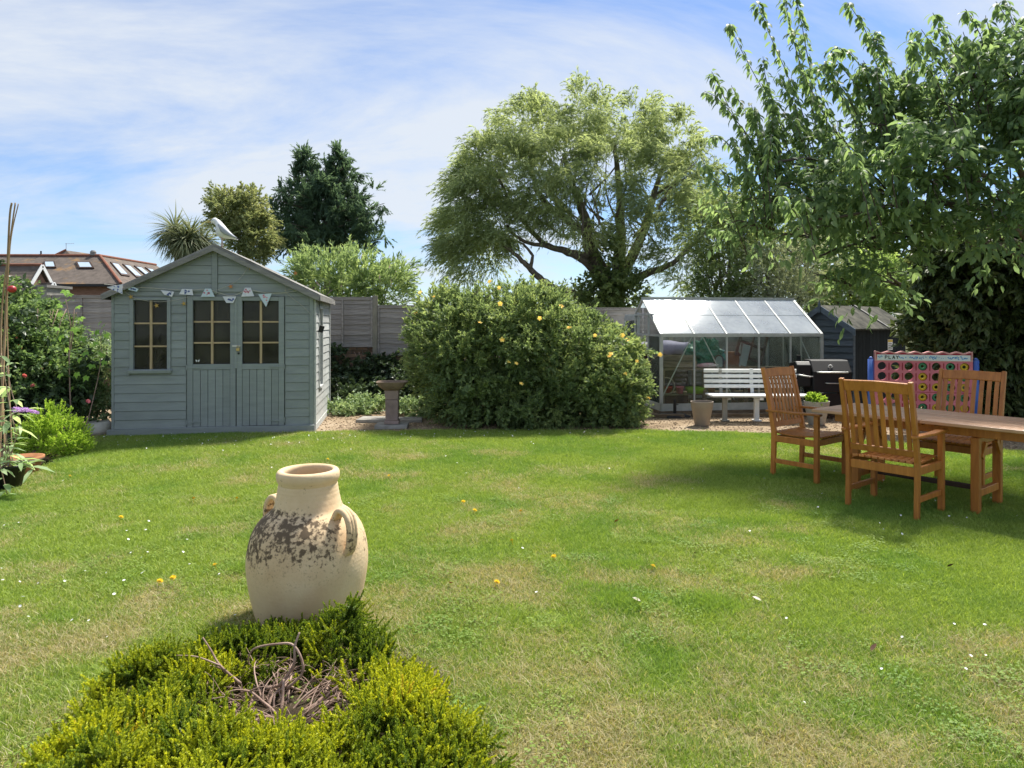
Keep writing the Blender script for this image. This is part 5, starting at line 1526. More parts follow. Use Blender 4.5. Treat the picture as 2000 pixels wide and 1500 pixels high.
def mound(x, y):
    yk = [1.5,1.9,2.3,2.5,2.85,3.1,3.3]
    cx_h = np.interp(y, yk, [-.80,-.80,-.81,-.89,-1.01,-1.04,-1.04]); hw = np.interp(y, yk, [.60,.72,.74,.70,.61,.47,.22])
    dx = (x-cx_h)/hw; dy = (y-2.48)/.84
    r2 = np.maximum(dx*dx, 0)*.92 + np.maximum(dy*dy, 0)**2*.55
    h = .225*np.clip(1-r2,0,1)**.45*(0.55+1.15*(fbm(x*5+3, y*5+1, 2)-.1))
    h = h*np.interp(y, [2.72,3.1], [1.0,.42])
    hole = np.exp(-(((x+.88)/.34)**2+((y-2.58)/.33)**2)**1.5)
    h = h*(1-.93*hole) + .185*np.exp(-(((x+.735)/.15)**2+((y-3.08)/.14)**2)) + .03*np.exp(-(((x+1.20)/.20)**2+((y-3.04)/.12)**2))
    return h, r2, hole
n = 17000
hx = HC[0]+(RNG.random(n)*2-1)*.95; hy = HC[1]+(RNG.random(n)*2-1)*.95
h_, r2, hole = mound(hx, hy)
extra = np.exp(-(((hx+.735)/.16)**2+((hy-3.08)/.15)**2))
ok = ((r2 < .98+.25*fbm(hx*5,hy*5,2)-.12) | (extra > .45)) & (RNG.random(n) > hole*1.0) & ((hx-jp.x)**2+(hy-jp.y)**2 > .27**2) & (RNG.random(n) < .24+.10*(hy<2.4))
hx, hy, h_ = hx[ok], hy[ok], h_[ok]; n = len(hx)
e = .03
gxx = (mound(hx+e,hy)[0]-mound(hx-e,hy)[0])/(2*e); gyy = (mound(hx,hy+e)[0]-mound(hx,hy-e)[0])/(2*e)
tx = np.clip(-gyy*-1.0,-1,1); 
# lean along the surface normal
rx_ = np.clip(gyy, -.9,.9)*.75+RNG.normal(0,.30,n); ry_ = -np.clip(gxx,-.9,.9)*.75+RNG.normal(0,.30,n)
age = np.clip(.58+.9*(fbm(hx*5+9,hy*5+4,3)-.5)+RNG.normal(0,.10,n)-.42*np.exp(-(((hx+.78)/.34)**2+((hy-3.08)/.22)**2)), 0, 1)
dep = RNG.random(n)**2*.035
hs = scatter('heather_foliage', np.stack([hx,hy,np.maximum(h_-.062-dep,-.01)],1), np.stack([rx_,ry_,RNG.random(n)*6.28],1), 1.0+.6*RNG.random(n), RNG.integers(0,5,n), sprigs, {'age':age})
hroot = empty('heather', (HC[0],HC[1],0), 0, 'golden green heather mound with a bare twiggy centre in front of the jar', 'shrub')
hs.parent = hroot; hs.location = (-HC[0],-HC[1],0); hs['kind']='stuff'
# bare twigs
tw = MB(); rgt = random.Random(3)
for i in range(210):
    a = rgt.uniform(0,2*PI); r0=rgt.uniform(0,.22); c0=Vector((-.86+r0*math.cos(a), 2.60+r0*math.sin(a), .0))
    a += rgt.uniform(-.5,.5); L=rgt.uniform(.2,.55); hh=rgt.uniform(.01,.085)
    pts=[c0]; p=c0.copy(); da=a
    for s in range(5):
        da += rgt.uniform(-.9,.9); p = p+Vector((math.cos(da),math.sin(da)*.85,0))*L/5; p.z = max(.008, hh*math.sin(PI*(s+1)/6)*1.2+rgt.uniform(-.012,.012)); pts.append(p.copy())
    r_=rgt.choice((.0022,.0025,.003,.004,.0065)); limb(tw, pts, r_*1.25, r_*.35, 6, 4)
    for q in range(rgt.randint(1,4)):
        b=pts[rgt.randint(2,5)]; e_=b+Vector((rgt.uniform(-.09,.09),rgt.uniform(-.09,.09),rgt.uniform(.0,.06))); limb(tw,[b,(b+e_)/2+Vector((0,0,rgt.uniform(0,.02))),e_],r_*.5,r_*.2,5,3)
# the looping branch under the jar
for pts,r_ in (([(560,1345),(592,1310),(575,1262),(540,1258),(495,1268),(486,1296),(512,1304),(545,1290)],.006),([(545,1340),(573,1300),(576,1262),(585,1235)],.008),([(470,1335),(430,1300),(412,1270),(396,1245)],.006),([(430,1300),(385,1283),(345,1280)],.004),([(520,1345),(555,1338),(590,1350),(622,1358)],.007),([(470,1336),(445,1318),(430,1305),(408,1300),(360,1295)],.005)):
    limb(tw, [P(a,b,2.72+.02*i) for i,(a,b) in enumerate(pts)], r_, r_*.45, 7, 5)
twg = tw.build('twigs', M['twig'], hroot, True); twg.location=(-HC[0],-HC[1],0)
twg['label']='bare brown twisted twigs in the hollow centre'
lit = MB(); lit.lathe([(.001,.014),(.3,.012),(.55,.004),(.62,-.002)], 30, (HC[0],HC[1]+.12,.014)); lo_ = lit.build('leaf_litter', M['bed'], hroot); lo_.location=(-HC[0],-HC[1],0)

# ================================================================== small things on the lawn
def dandelion_mesh():
    m = MB()
    for r in range(3):
        for i in range(14):
            a=2*PI*i/14+r*.2; c_,s_=math.cos(a),math.sin(a); R=.019-.005*r; z_=.002+.004*r
            m.add([(0,0,z_),(c_*R*.7-s_*.002,s_*R*.7+c_*.002,z_+.003),(c_*R,s_*R,z_+.004),(c_*R*.7+s_*.002,s_*R*.7-c_*.002,z_+.003)],[(0,1,2,3)])
    m.tube([(0,0,-.03),(0,0,.002)], .0015, 5)
    return m.mesh('dandelion', M['dand'])
M['dand'] = basic('dandelion_yellow', (0.75,0.50,0.02,1), (0.65,0.38,0.01,1), 60, 0.8, 0.1, 0.1, var=0.05)
dm = dandelion_mesh()
for a,b in ((136,940),(236,1022),(338,1143),(420,1118),(905,990),(1017,1010),(1082,1101),(970,1153),(927,1008),(378,985),(462,985),(1000,1070),(760,938),(312,1150),(1275,1120),(640,905)):
    p = G(a,b); zl=float(lawn_z(np.array(p.x),np.array(p.y)))
    o = inst(dm,'dandelion',None,(p.x,p.y,zl+.034),(rad(25),0,random.uniform(0,6)),(1.05,)*3); tag(o,'yellow dandelion flower head in the lawn','flower','dandelions in the lawn')
def fallen(mat, seed):
    rg=np.random.default_rng(seed)
    return leaf_mesh('fallen_leaf', np.zeros((1,3)), np.array([[1.0,.2,.15]]), np.array([[0,.2,1.0]]), .075,.045, np.array([.5]), mat, 'blade', .25, -.35)
M['deadorange'] = basic('dry_orange_leaf',(0.55,0.22,0.06,1),(0.35,0.14,0.05,1),20,0.8,0.2,0.2)
M['deadbrown'] = basic('dry_brown_leaf',(0.16,0.085,0.045,1),(0.08,0.045,0.03,1),20,0.8,0.2,0.2)
M['pale'] = basic('bleached_leaf',(0.62,0.56,0.48,1),(0.45,0.40,0.33,1),20,0.8,0.2,0.2)
for i,(a,b,mm,lab) in enumerate(((1200,1027,'deadorange','single orange fallen leaf on the open lawn'),(1357,1088,'deadbrown','curled brown fallen leaf on the lawn beyond the lush tufts'),(1850,1116,'deadbrown','curled brown fallen leaf on the lawn in front of the table'),(1252,1186,'pale','pale bleached leaf beside the lush grass tuft'),(1487,1185,'pale','small pinkish bleached leaf by the second lush tuft'),(1140,850,'pale','pale leaf lying at the lawn edge before the bush'),(1701,1286,'deadbrown','small brown fallen leaf on the dry lawn'),(880,1150,'deadorange','rusty fallen leaf on the lawn beside the jar'))):
    p=G(a,b); zl=float(lawn_z(np.array(p.x),np.array(p.y)))
    o=inst(fallen(M[mm],i),'fallen_leaf',None,(p.x,p.y,zl+.022),(0,random.uniform(-.2,.2),random.uniform(0,6)),(.62,)*3); tag(o,lab,'leaf')
# ================================================================== houses beyond the fence
def house_roof_quad(name, q, mat, par, th=.12):
    m = MB(); a,b,c_ = [Vector(x) for x in q[:3]]; nn_ = (b-a).cross(c_-a).normalized()
    m.extrude([Vector(x) for x in q], nn_*-th); return m.build(name, mat, par)
def mid(q, u, v, off=.05):
    a,b,c_,d = [Vector(x) for x in q]; p=(a*(1-u)+b*u)*(1-v)+(d*(1-u)+c_*u)*v; nn_=(b-a).cross(d-a).normalized(); return p+nn_*off
hA = empty('brick_house', (-40,58,0), 0, 'brick house with a brown tiled hipped roof and several skylights', 'house')
O = Vector((-40,58,0))
rz = 1.5+132*62.2/F; ez = 1.5+77*58/F
xr = -37.1-O.x; yr = 4.2
xe = -32.6-O.x
front_q = [(-22,0-.4,ez),(xe,-.4,ez),(xr,yr,rz),(-22,yr,rz)]
rf = house_roof_quad('roof', front_q, M['tiles'], hA)
right_q = [(xe,-.4,ez),(xe+.0,14,ez),(xr,14,rz),(xr,yr,rz)]
rr_ = house_roof_quad('roof', right_q, M['tiles'], hA)
house_roof_quad('roof', [(xr-6,14,ez),(-22,14,ez),(-22,yr+.01,rz),(xr,yr+.01,rz)], M['tiles'], hA)
w_ = MB(); w_.box(-22,xe-.5,.1,.4,0,ez-.1); w_.box(xe-.9,xe-.5,.41,13.9,0,ez-.1); w_.build('wall', M['housebrick'], hA)
MB().tube([(-22,yr,rz+.05),(xr,yr,rz+.05)], .13, 8).build('ridge', M['ridge'], hA)
MB().tube([(xr,yr,rz+.05),(xe,-.4,ez+.05)], .12, 8).build('hip', M['ridge'], hA)
MB().tube([(xr,yr,rz+.05),(xr,14,rz+.05)], .12, 8).build('ridge', M['ridge'], hA)
MB().box(-22,xe,-.48,-.40,ez-.22,ez-.02).build('gutter', M['black'], hA)
def skylight(q, u0,u1,v0,v1, par):
    a=[mid(q,u0,v0,.02),mid(q,u1,v0,.02),mid(q,u1,v1,.02),mid(q,u0,v1,.02)]; nn_=(a[1]-a[0]).cross(a[3]-a[0]).normalized()
    m=MB(); m.extrude([x+nn_*.10 for x in a], nn_*-.12); fr_=m.build('skylight', M['darkframe'], par)
    e=.12; b=[mid(q,u0+(u1-u0)*e,v0+(v1-v0)*e,.125),mid(q,u1-(u1-u0)*e,v0+(v1-v0)*e,.125),mid(q,u1-(u1-u0)*e,v1-(v1-v0)*e,.125),mid(q,u0+(u1-u0)*e,v1-(v1-v0)*e,.125)]
    m=MB(); m.extrude(b, nn_*-.02); m.build('pane', M['pane_far'], fr_)
def px_u(px, py):  # param on front roof plane
    a,b,c_,d=[Vector(x)+O for x in front_q]; nn_=(b-a).cross(d-a); dr=Vector(((px-CX)/F,1,-(py-HY)/F)); o=Vector((0,0,H)); t=(a-o).dot(nn_)/dr.dot(nn_); p=o+dr*t
    v=(p.z-a.z)/(d.z-a.z); xl=a.x+(d.x-a.x)*v; xr_=b.x+(c_.x-b.x)*v
    return (p.x-xl)/(xr_-xl), v
for (a,b) in (((88,524),(107,512)),((154,525),(177,513))):
    u0,v0=px_u(*a); u1,v1=px_u(*b); skylight(front_q, min(u0,u1),max(u0,u1),v0,v1, rf)
for u in (.08,.26,.44,.62): skylight(right_q, u,u+.10,.30,.78, rr_)
for (x,wd) in ((-8.0,1.2),(-3.8+.2,1.3)):
    wn_=MB(); wn_.box(x,x+wd,.02,.09,ez-.95,ez-.35); wo=wn_.build('window', M['darkframe'], hA)
    for i in range(2): MB().box(x+.06+i*wd/2,x+wd/2-.03+i*wd/2,.008,.019,ez-.90,ez-.40).build('pane', M['pane_far'] if i else M['pane_dark'], wo)
# flue, vent and cowl
m=MB(); m.tube([(-17.0,yr,rz),(-17.0,yr,rz+.0),(-15.1,yr,rz)],.02,5) if False else None
MB().tube([(.0-13.3+5.2,yr+.2,rz-.3),(.0-13.3+5.2,yr+.2,rz+1.0)], .14, 8).build('flue', M['black'], hA) if False else None
p = P(80,500,62.2)-O; MB().tube([(p.x,yr,rz),(p.x,yr,rz+.45)], .07, 8).build('flue', M['black'], hA)
p = P(182,500,62.2)-O; MB().lathe([(.16,0),(.24,.05),(.25,.35),(.16,.48),(.001,.5)], 12, (p.x,yr,rz+.02)).build('cowl', M['trim'], hA)

hB = empty('gabled_cottage', (-30.6,45,0), 0, 'cottage roof with lichened tiles and white bargeboards in front of the brick house', 'house')
az_ = 1.5+113*45.3/F; hw=1.75; dzb=2.1
q=[(-9,-hw,az_-dzb),(0,-hw,az_-dzb),(0,0,az_),(-9,0,az_)]; r1=house_roof_quad('roof', q, M['tiles'], hB, .08)
q=[(0,hw,az_-dzb),(-9,hw,az_-dzb),(-9,0.01,az_),(0,0.01,az_)]; house_roof_quad('roof', q, M['tiles'], hB, .08)
m=MB(); m.box(-9,-.16,-hw+.25,hw-.25,0,az_-dzb+.02); m.add([(-.16,-hw+.25,az_-dzb+.02),(-.16,hw-.25,az_-dzb+.02),(-.16,0,az_-.35)],[(0,1,2)]); m.build('wall', M['housebrick'], hB)
for s in (-1,1):
    m=MB(); m.sweep([(.04,s*hw,az_-dzb-.05),(.04,0,az_-.02)], .05,.24,(1,0,0)); m.build('bargeboard', M['white'], hB)
MB().tube([(-9,0,az_+.03),(0,0,az_+.03)], .10, 8).build('ridge', M['lichenridge'] if 'lichenridge' in M else M['ridge'], hB)
pz=az_-1.15; 
for s in (-1,1):
    m=MB(); m.sweep([(.75,.05+s*1.1,pz-1.35),(.75,.05,pz)], .05,.20,(1,0,0)); m.build('porch_bargeboard', M['white'], hB)
    q=[(-.1,.05+s*1.1,pz-1.32),(.74,.05+s*1.1,pz-1.32),(.74,.05,pz+.03),(-.1,.05,pz+.03)]
    house_roof_quad('porch_roof', q if s<0 else q[::-1], M['tiles'], hB, .06)
MB().box(-.1,.6,-.7,.8,0,pz-1.3).build('porch', M['housebrick'], hB)
hC = empty('far_house', (-50,76,0), 0, 'distant house roof peeping over the brick house ridge', 'house')
pk_=P(112,486,76)-Vector((-50,76,0)); 
zb_=1.5+120*76/F
q1=[(pk_.x-2.6,0,zb_),(pk_.x+.0,-.0,zb_-.2),(pk_.x+0,0,pk_.z)]
m=MB(); m.add([(pk_.x-2.8,-.2,zb_-.6),(pk_.x+3.0,-.2,zb_-.6),(pk_.x,1.5,pk_.z),(pk_.x+3.4,9,pk_.z-.4),(pk_.x+5.0,8,zb_-.6),(pk_.x-2.8,9,zb_-.6)],[(0,1,2),(1,4,3,2),(0,2,3,5)]); m.build('roof', M['tiles'], hC)
m=MB(); m.add([(pk_.x-2.6,.0,0),(pk_.x+4.6,.0,0),(pk_.x+4.6,9,0),(pk_.x-2.6,9,0),(pk_.x-2.6,.0,zb_-.6),(pk_.x+4.6,.0,zb_-.6),(pk_.x+4.6,9,zb_-.6),(pk_.x-2.6,9,zb_-.6)],[(0,1,5,4),(1,2,6,5),(2,3,7,6),(3,0,4,7)]); m.build('wall', M['housebrick'], hC)
MB().tube([(pk_.x-2.8,-.2,zb_-.55),(pk_.x,1.5,pk_.z+.05)], .13, 6).build('ridge', M['ridge'], hC)
m=MB(); m.tube([(pk_.x,1.5,pk_.z),(pk_.x,1.5,pk_.z+.8)], .03, 5); m.tube([(pk_.x-.1,1.5,pk_.z+.75),(pk_.x+.9,1.5,pk_.z+.75)], .02, 5); m.build('aerial', M['steel'], hC)
hD = empty('low_outbuilding', (0,0,0), 0, 'small pale outbuilding roof edge behind the side hedge', 'outbuilding')
p0=P(52,562,15.5); MB().box(p0.x,p0.x+.52,15.4,16.2,0,p0.z).build('wall', M['concrete'], hD); MB().box(p0.x-.04,p0.x+.56,15.34,16.24,p0.z+.001,p0.z+.06).build('roof', M['trim'], hD)

# ================================================================== vegetation
G3 = lambda a,b,c: [(0.0,a),(0.5,b),(1.0,c)]
M['willowleaf'] = leafmat('willow_leaf', G3((0.075,0.105,0.045,1),(0.125,0.160,0.066,1),(0.20,0.235,0.095,1)), 0.47, 1.3, .55, .22, 2.7)
M['conifer'] = leafmat('cypress_leaf', G3((0.020,0.042,0.024,1),(0.036,0.070,0.038,1),(0.062,0.104,0.054,1)), 0.40, 1.2, .6, .15, 3.0)
M['yellowgreen'] = leafmat('yellow_green_leaf', G3((0.07,0.095,0.034,1),(0.12,0.145,0.050,1),(0.19,0.19,0.075,1)), 0.42, 1.3)
M['cordyline'] = leafmat('cordyline_leaf', G3((0.045,0.066,0.030,1),(0.085,0.105,0.048,1),(0.16,0.165,0.085,1)), 0.25, 1.2)
M['buddleia'] = leafmat('buddleia_leaf', G3((0.06,0.10,0.035,1),(0.11,0.165,0.055,1),(0.19,0.25,0.075,1)), 0.4, 1.4)
M['cherryleaf'] = leafmat('cherry_leaf', G3((0.030,0.058,0.024,1),(0.055,0.096,0.036,1),(0.098,0.150,0.045,1)), 0.48, 1.7, .5, .25, 2.5)
M['hedgeleaf'] = leafmat('laurel_leaf', G3((0.016,0.030,0.008,1),(0.034,0.055,0.012,1),(0.070,0.086,0.018,1)), 0.25, 1.3, .42, .4, 2.5)
M['bushleaf'] = leafmat('hypericum_leaf', G3((0.042,0.070,0.024,1),(0.080,0.122,0.036,1),(0.155,0.190,0.045,1)), 0.40, 1.5)
M['ivyleaf'] = leafmat('ivy_leaf', G3((0.014,0.028,0.012,1),(0.028,0.050,0.018,1),(0.05,0.085,0.028,1)), 0.2, 1.2, .4, .4)
M['varleaf'] = leafmat('pale_ivy_leaf', G3((0.05,0.09,0.03,1),(0.11,0.17,0.06,1),(0.25,0.31,0.15,1)), 0.25, 1.2, .4, .4)
M['treeleaf'] = leafmat('garden_tree_leaf', G3((0.045,0.075,0.022,1),(0.085,0.125,0.034,1),(0.16,0.195,0.05,1)), 0.42, 1.45)
M['limeleaf'] = leafmat('lime_leaf', G3((0.06,0.11,0.020,1),(0.115,0.18,0.030,1),(0.20,0.26,0.045,1)), 0.42, 1.45)
M['silverleaf'] = leafmat('silver_leaf', G3((0.075,0.095,0.055,1),(0.13,0.155,0.085,1),(0.21,0.235,0.13,1)), 0.35, 1.2)
M['roseleaf'] = leafmat('shrub_leaf', G3((0.026,0.062,0.016,1),(0.055,0.105,0.024,1),(0.115,0.175,0.045,1)), 0.35, 1.45)
M['bigleaf'] = leafmat('young_maple_leaf', G3((0.10,0.19,0.030,1),(0.15,0.26,0.04,1),(0.22,0.34,0.06,1)), 0.45, 1.5, desat=0.05)
M['hebe'] = leafmat('hebe_leaf', G3((0.075,0.125,0.016,1),(0.135,0.205,0.022,1),(0.23,0.30,0.04,1)), 0.38, 1.4, desat=0.05)
M['petal'] = leafmat('yellow_petal', G3((0.72,0.43,0.01,1),(0.80,0.52,0.015,1),(0.85,0.60,0.03,1)), 0.3, 1.1, .6, .2)
M['purple'] = leafmat('purple_floret', G3((0.22,0.10,0.34,1),(0.32,0.17,0.46,1),(0.46,0.30,0.58,1)), 0.3, 1.1, .7, .1)
M['palepurple'] = leafmat('faded_floret', G3((0.20,0.13,0.17,1),(0.28,0.19,0.25,1),(0.34,0.25,0.30,1)), 0.3, 1.1, .7, .1)

# ---- willow
wd = 20.0
wil = empty('willow_tree', P(1180,600,wd)*Vector((1,1,0)) if False else (P(1180,600,wd).x, wd, 0), 0, 'broad feathery grey green willow tree rising behind the fence', 'tree')
wo = Vector(wil.location)
def wp(px,py,d=wd): return P(px,py,d)-wo
m = MB()
base = Vector((.1,0,0))
limb(m, [base, wp(1185,600), wp(1183,545), wp(1150,480,19.6), wp(1145,430,19.5), wp(1120,370,19.4), wp(1100,300,19.4)], .36,.05,10,6,.02)
limb(m, [base+Vector((.15,0,0)), wp(1205,580), wp(1210,500,20.2), wp(1212,430,20.3), wp(1208,350,20.3), wp(1200,280,20.2)], .30,.05,9,6,.02)
limb(m, [wp(1200,560), wp(1235,500,20.2), wp(1260,440,20.4), wp(1280,370,20.5), wp(1300,310,20.6)], .22,.04,8,6,.02)
limb(m, [wp(1200,575), wp(1260,535,19.7), wp(1300,522,19.4), wp(1340,490,19.2), wp(1375,455,19.0)], .15,.03,8,6,.02)
limb(m, [base+Vector((0,0,1.6)), wp(1120,576,19.5), wp(1095,570,19.3), wp(1060,548,19.0), wp(1030,520,18.8), wp(1010,500,18.7), wp(985,480,18.6)], .17,.04,9,6,.02)
limb(m, [wp(1035,524,18.8), wp(1040,500,18.7), wp(1025,480,18.7), wp(1010,470,18.7)], .06,.02,6,5,.01)
limb(m, [wp(1175,545), wp(1140,510,19.5), wp(1110,495,19.3), wp(1070,482,19.0), wp(1020,470,18.8), wp(990,440,18.7)], .13,.03,8,6,.02)
limb(m, [wp(1150,500,19.6), wp(1095,488,19.4), wp(1050,465,19.2), wp(1000,400,19.0), wp(975,350,18.9)], .12,.03,8,6,.02)
limb(m, [wp(1148,460,19.6), wp(1060,390,19.5), wp(1040,330,19.5), wp(1030,270,19.5)], .12,.03,8,6,.02)
for i in range(34):
    a = random.uniform(0,1); s0 = (random.uniform(1060,1300), random.uniform(360,500)); e0=(s0[0]+random.uniform(-90,90), s0[1]-random.uniform(40,130)); dd=wd+random.uniform(-1.5,1.5)
    limb(m, [wp(s0[0],s0[1],dd), wp((s0[0]+e0[0])/2+random.uniform(-15,15),(s0[1]+e0[1])/2,dd), wp(e0[0],e0[1],dd+random.uniform(-.6,.6))], .045,.012,5,4,.01)
m.build('trunk', M['bark'], wil, True)
wl = [LB(a,b,c_,d_,wd+e,f_) for a,b,c_,d_,e,f_ in ((915,425,48,105,-.9,1.2),(955,330,55,55,-.6,1.1),(1035,250,68,55,-.3,1.4),(1125,225,66,52,0,1.5),(1215,235,72,55,.2,1.5),(1300,285,62,62,.3,1.4),(1348,350,50,70,.2,1.2),(1368,425,36,70,0,1.0),(1010,345,72,62,-1.2,1.2),(1105,315,80,60,-1.4,1.2),(1200,320,76,60,-1.2,1.2),(1285,390,66,60,-1.0,1.2),(1120,430,62,42,-1.2,.9),(985,430,52,45,-1.0,.9),(905,508,38,50,-.8,.8),(950,490,45,42,-.6,.8),(1320,490,42,32,-.6,.8),(1240,440,50,40,-.8,.9),(1340,545,24,20,-.8,.6),(1060,390,55,45,-1.3,.9),(930,370,52,60,-1.2,.9),(955,440,55,55,-1.3,.9),(890,460,34,60,-.6,.8))]
wlf = [tuple(np.array(l)-np.array([*wo,0,0,0])) for l in wl]
crown('crown', wil, M['willowleaf'], foliage(wlf, 520, 22, 17, .55, .26, .75, .55, .55, .55, .42, .55, 11, (-.28,0,.1), .45, -9, .45), .125, .024)
iv = [LB(1190,560,42,42,19.5,.7), LB(1190,500,30,50,19.6,.5), LB(1160,585,40,22,19.3,.6), LB(1225,580,30,30,19.4,.6)]
ivt = empty('ivy_growth', (P(1190,560,19.5).x,19.5,0), 0, 'dark ivy smothering the lower trunk of the willow', 'ivy')
ivl = [tuple(np.array(l)-np.array([ivt.location.x,19.5,0,0,0,0])) for l in iv]
crown('foliage', ivt, M['treeleaf'], foliage(ivl, 85, 9, 11, .38, .28, .8,.4,.7,.3,.8,.4,12), .11,.075)
mm_ = MB(); limb(mm_, [(0,0,0),(.05,-.1,.8),(.0,-.15,1.6),(.05,-.2,2.6)], .06,.02,6,5,.01); mm_.build('stem', M['bark'], ivt)

# ---- cypress
cd = 27.0
cyp = empty('cypress_tree', (P(630,560,cd).x, cd, 0), 0, 'tall dark green cypress tree behind the summerhouse', 'tree')
co_ = np.array([*cyp.location,0,0,0])
rgc = random.Random(4); cbr = []; cl_ = []
def chw(y):  return float(np.interp(y, [292,320,350,400,450,490,505], [12,44,78,114,138,146,136]))
for tx, top, sp in ((590,300,.62),(662,296,.66),(628,330,1.0),(640,350,1.0)):
    y = top+4
    while y < 500:
        for q in range(3):
            ph = rgc.uniform(0,2*PI); hwp = chw(y)*rgc.uniform(.5,1.0)*(sp if y < 380 else 1.0)
            cx0 = 628+(tx-628)*max(0,min(1,(470-y)/150)); dxp = hwp*math.cos(ph); ddp = hwp*math.sin(ph)*cd/F*.8
            b0 = P(cx0,y+12,cd); t0 = P(cx0+dxp, y-rgc.uniform(2,20)*(abs(dxp)/60+.2), cd+ddp)
            cbr.append((b0, t0))
            for f in (.45,.72,.95):
                c_ = b0.lerp(t0, f); rr_ = (.50-.26*f)*(.6+.5*min(1,hwp/90)); cl_.append((c_.x,c_.y,c_.z,rr_,rr_,rr_*.55))
        y += rgc.uniform(9,15)
cl_ = [tuple(np.array(l)-co_) for l in cl_]
crown('crown', cyp, M['conifer'], foliage(cl_, 900, 9, 14, .40, .07, .9,.30,.40,.04,.36,.0,21,(0,0,0),.6,-9,.7), .13,.042)
m = MB(); c0=Vector(cyp.location)
for px in (605,640,672): limb(m, [Vector(((px-630)*.004,0,0)), P(px,500,cd)-c0, P(px-4,420,cd)-c0, P(px-(px-628)*.2,330,cd)-c0], .16,.04,7,5,.02)
for b0,t0 in cbr[::2]: limb(m, [b0-c0, (b0.lerp(t0,.5)-c0), t0-c0], .03,.008,5,3,.01)
m.build('trunk', M['bark'], cyp, True)
# ---- rounded yellow-green tree beside it
yt = empty('golden_tree', (P(465,470,24).x,24,0), 0, 'rounded yellow green tree between the cordyline and the dark cypress', 'tree')
q_=np.array([*yt.location,0,0,0]); yl=[tuple(np.array(LB(*t))-q_) for t in ((462,420,46,42,24,.9),(475,470,48,50,24,1.0),(440,400,24,24,24,.5),(490,400,26,24,24,.5),(500,455,36,50,24,.8))]
crown('crown', yt, M['yellowgreen'], foliage(yl, 190, 14, 14, .35,.22,.9,.4,.6,.2,.6,.55,31,(0,0,0),.4,-9,.5), .11,.045)
m=MB(); limb(m,[(0,0,0),(.05,0,2.2),(.0,.1,4.2),(.1,0,5.4)],.14,.03,7,5); m.build('trunk',M['bark'],yt,True)
# ---- cordyline
cdl = empty('cordyline', (P(362,500,16.5).x,16.5,0), 0, 'spiky cordyline palm rising behind the summerhouse roof', 'palm')
m=MB(); c0=Vector(cdl.location); pos=[];dd=[];nr=[];LL=[];tt=[]
rg=np.random.default_rng(41)
for (px,py,r) in ((342,452,48),(372,462,46),(396,476,40),(360,474,44)):
    hd_=P(px,py,16.5+rg.uniform(-.3,.3))-c0; limb(m,[Vector((rg.uniform(-.05,.05),0,0)),Vector((hd_.x*.4,0,hd_.z*.5)),hd_],.07,.05,7,5)
    n=400; v=sph(n,rg); v[:,2]=v[:,2]*.8+.25; v=norm(v)
    L=r*16.5/F*(.75+.45*rg.random(n))
    for i in range(n):
        p=np.array(hd_); s=6
        pos.append(p); dd.append(v[i]); nr.append(np.array([0,0,1.0])+.2*rg.normal(size=3)); LL.append(L[i]); tt.append(rg.random())
lm_=leaf_mesh('crown',np.array(pos),np.array(dd),np.array(nr),np.array(LL),.032,np.array(tt),M['cordyline'],'blade',.05,.75)
inst(lm_,'crown',cdl); m.build('trunk',M['bark'],cdl,True)
# ---- buddleia behind the fence
bd = empty('buddleia_bush', (P(690,560,14.6).x,14.6,0), 0, 'loose buddleia bush with faded purple spikes above the fence', 'bush')
q_=np.array([*bd.location,0,0,0]); bl=[tuple(np.array(LB(*t))-q_) for t in ((640,545,60,45,14.6,.8),(700,550,70,50,14.6,.9),(755,565,40,40,14.4,.6),(690,600,90,50,14.6,.8),(620,580,40,40,14.5,.6),(775,540,18,26,14.5,.3))]
crown('crown', bd, M['buddleia'], foliage(bl, 150, 9, 15, .45,.16,.8,.7,.5,.25,.6,.5,51,(.1,0,.1),.4,.9,.5), .105,.028)
fl_=foliage(bl, 60, 1, 55, .22,.03,.6,.9,.4,.25,1.2,.9,52,(0,0,.3),.2,1.9,.5,keep=lambda c: c[:,2]>2.05)
crown('flower_spikes', bd, M['palepurple'], fl_, .02,.016)
m=MB()
for i in range(14): 
    x=random.uniform(-.8,.8); limb(m,[(x*.2,0,0),(x*.6,random.uniform(-.2,.2),1.2),(x,random.uniform(-.3,.3),2.4+random.uniform(-.3,.4))],.022,.006,5,4,.01)
m.build('stems',M['bark'],bd,True)

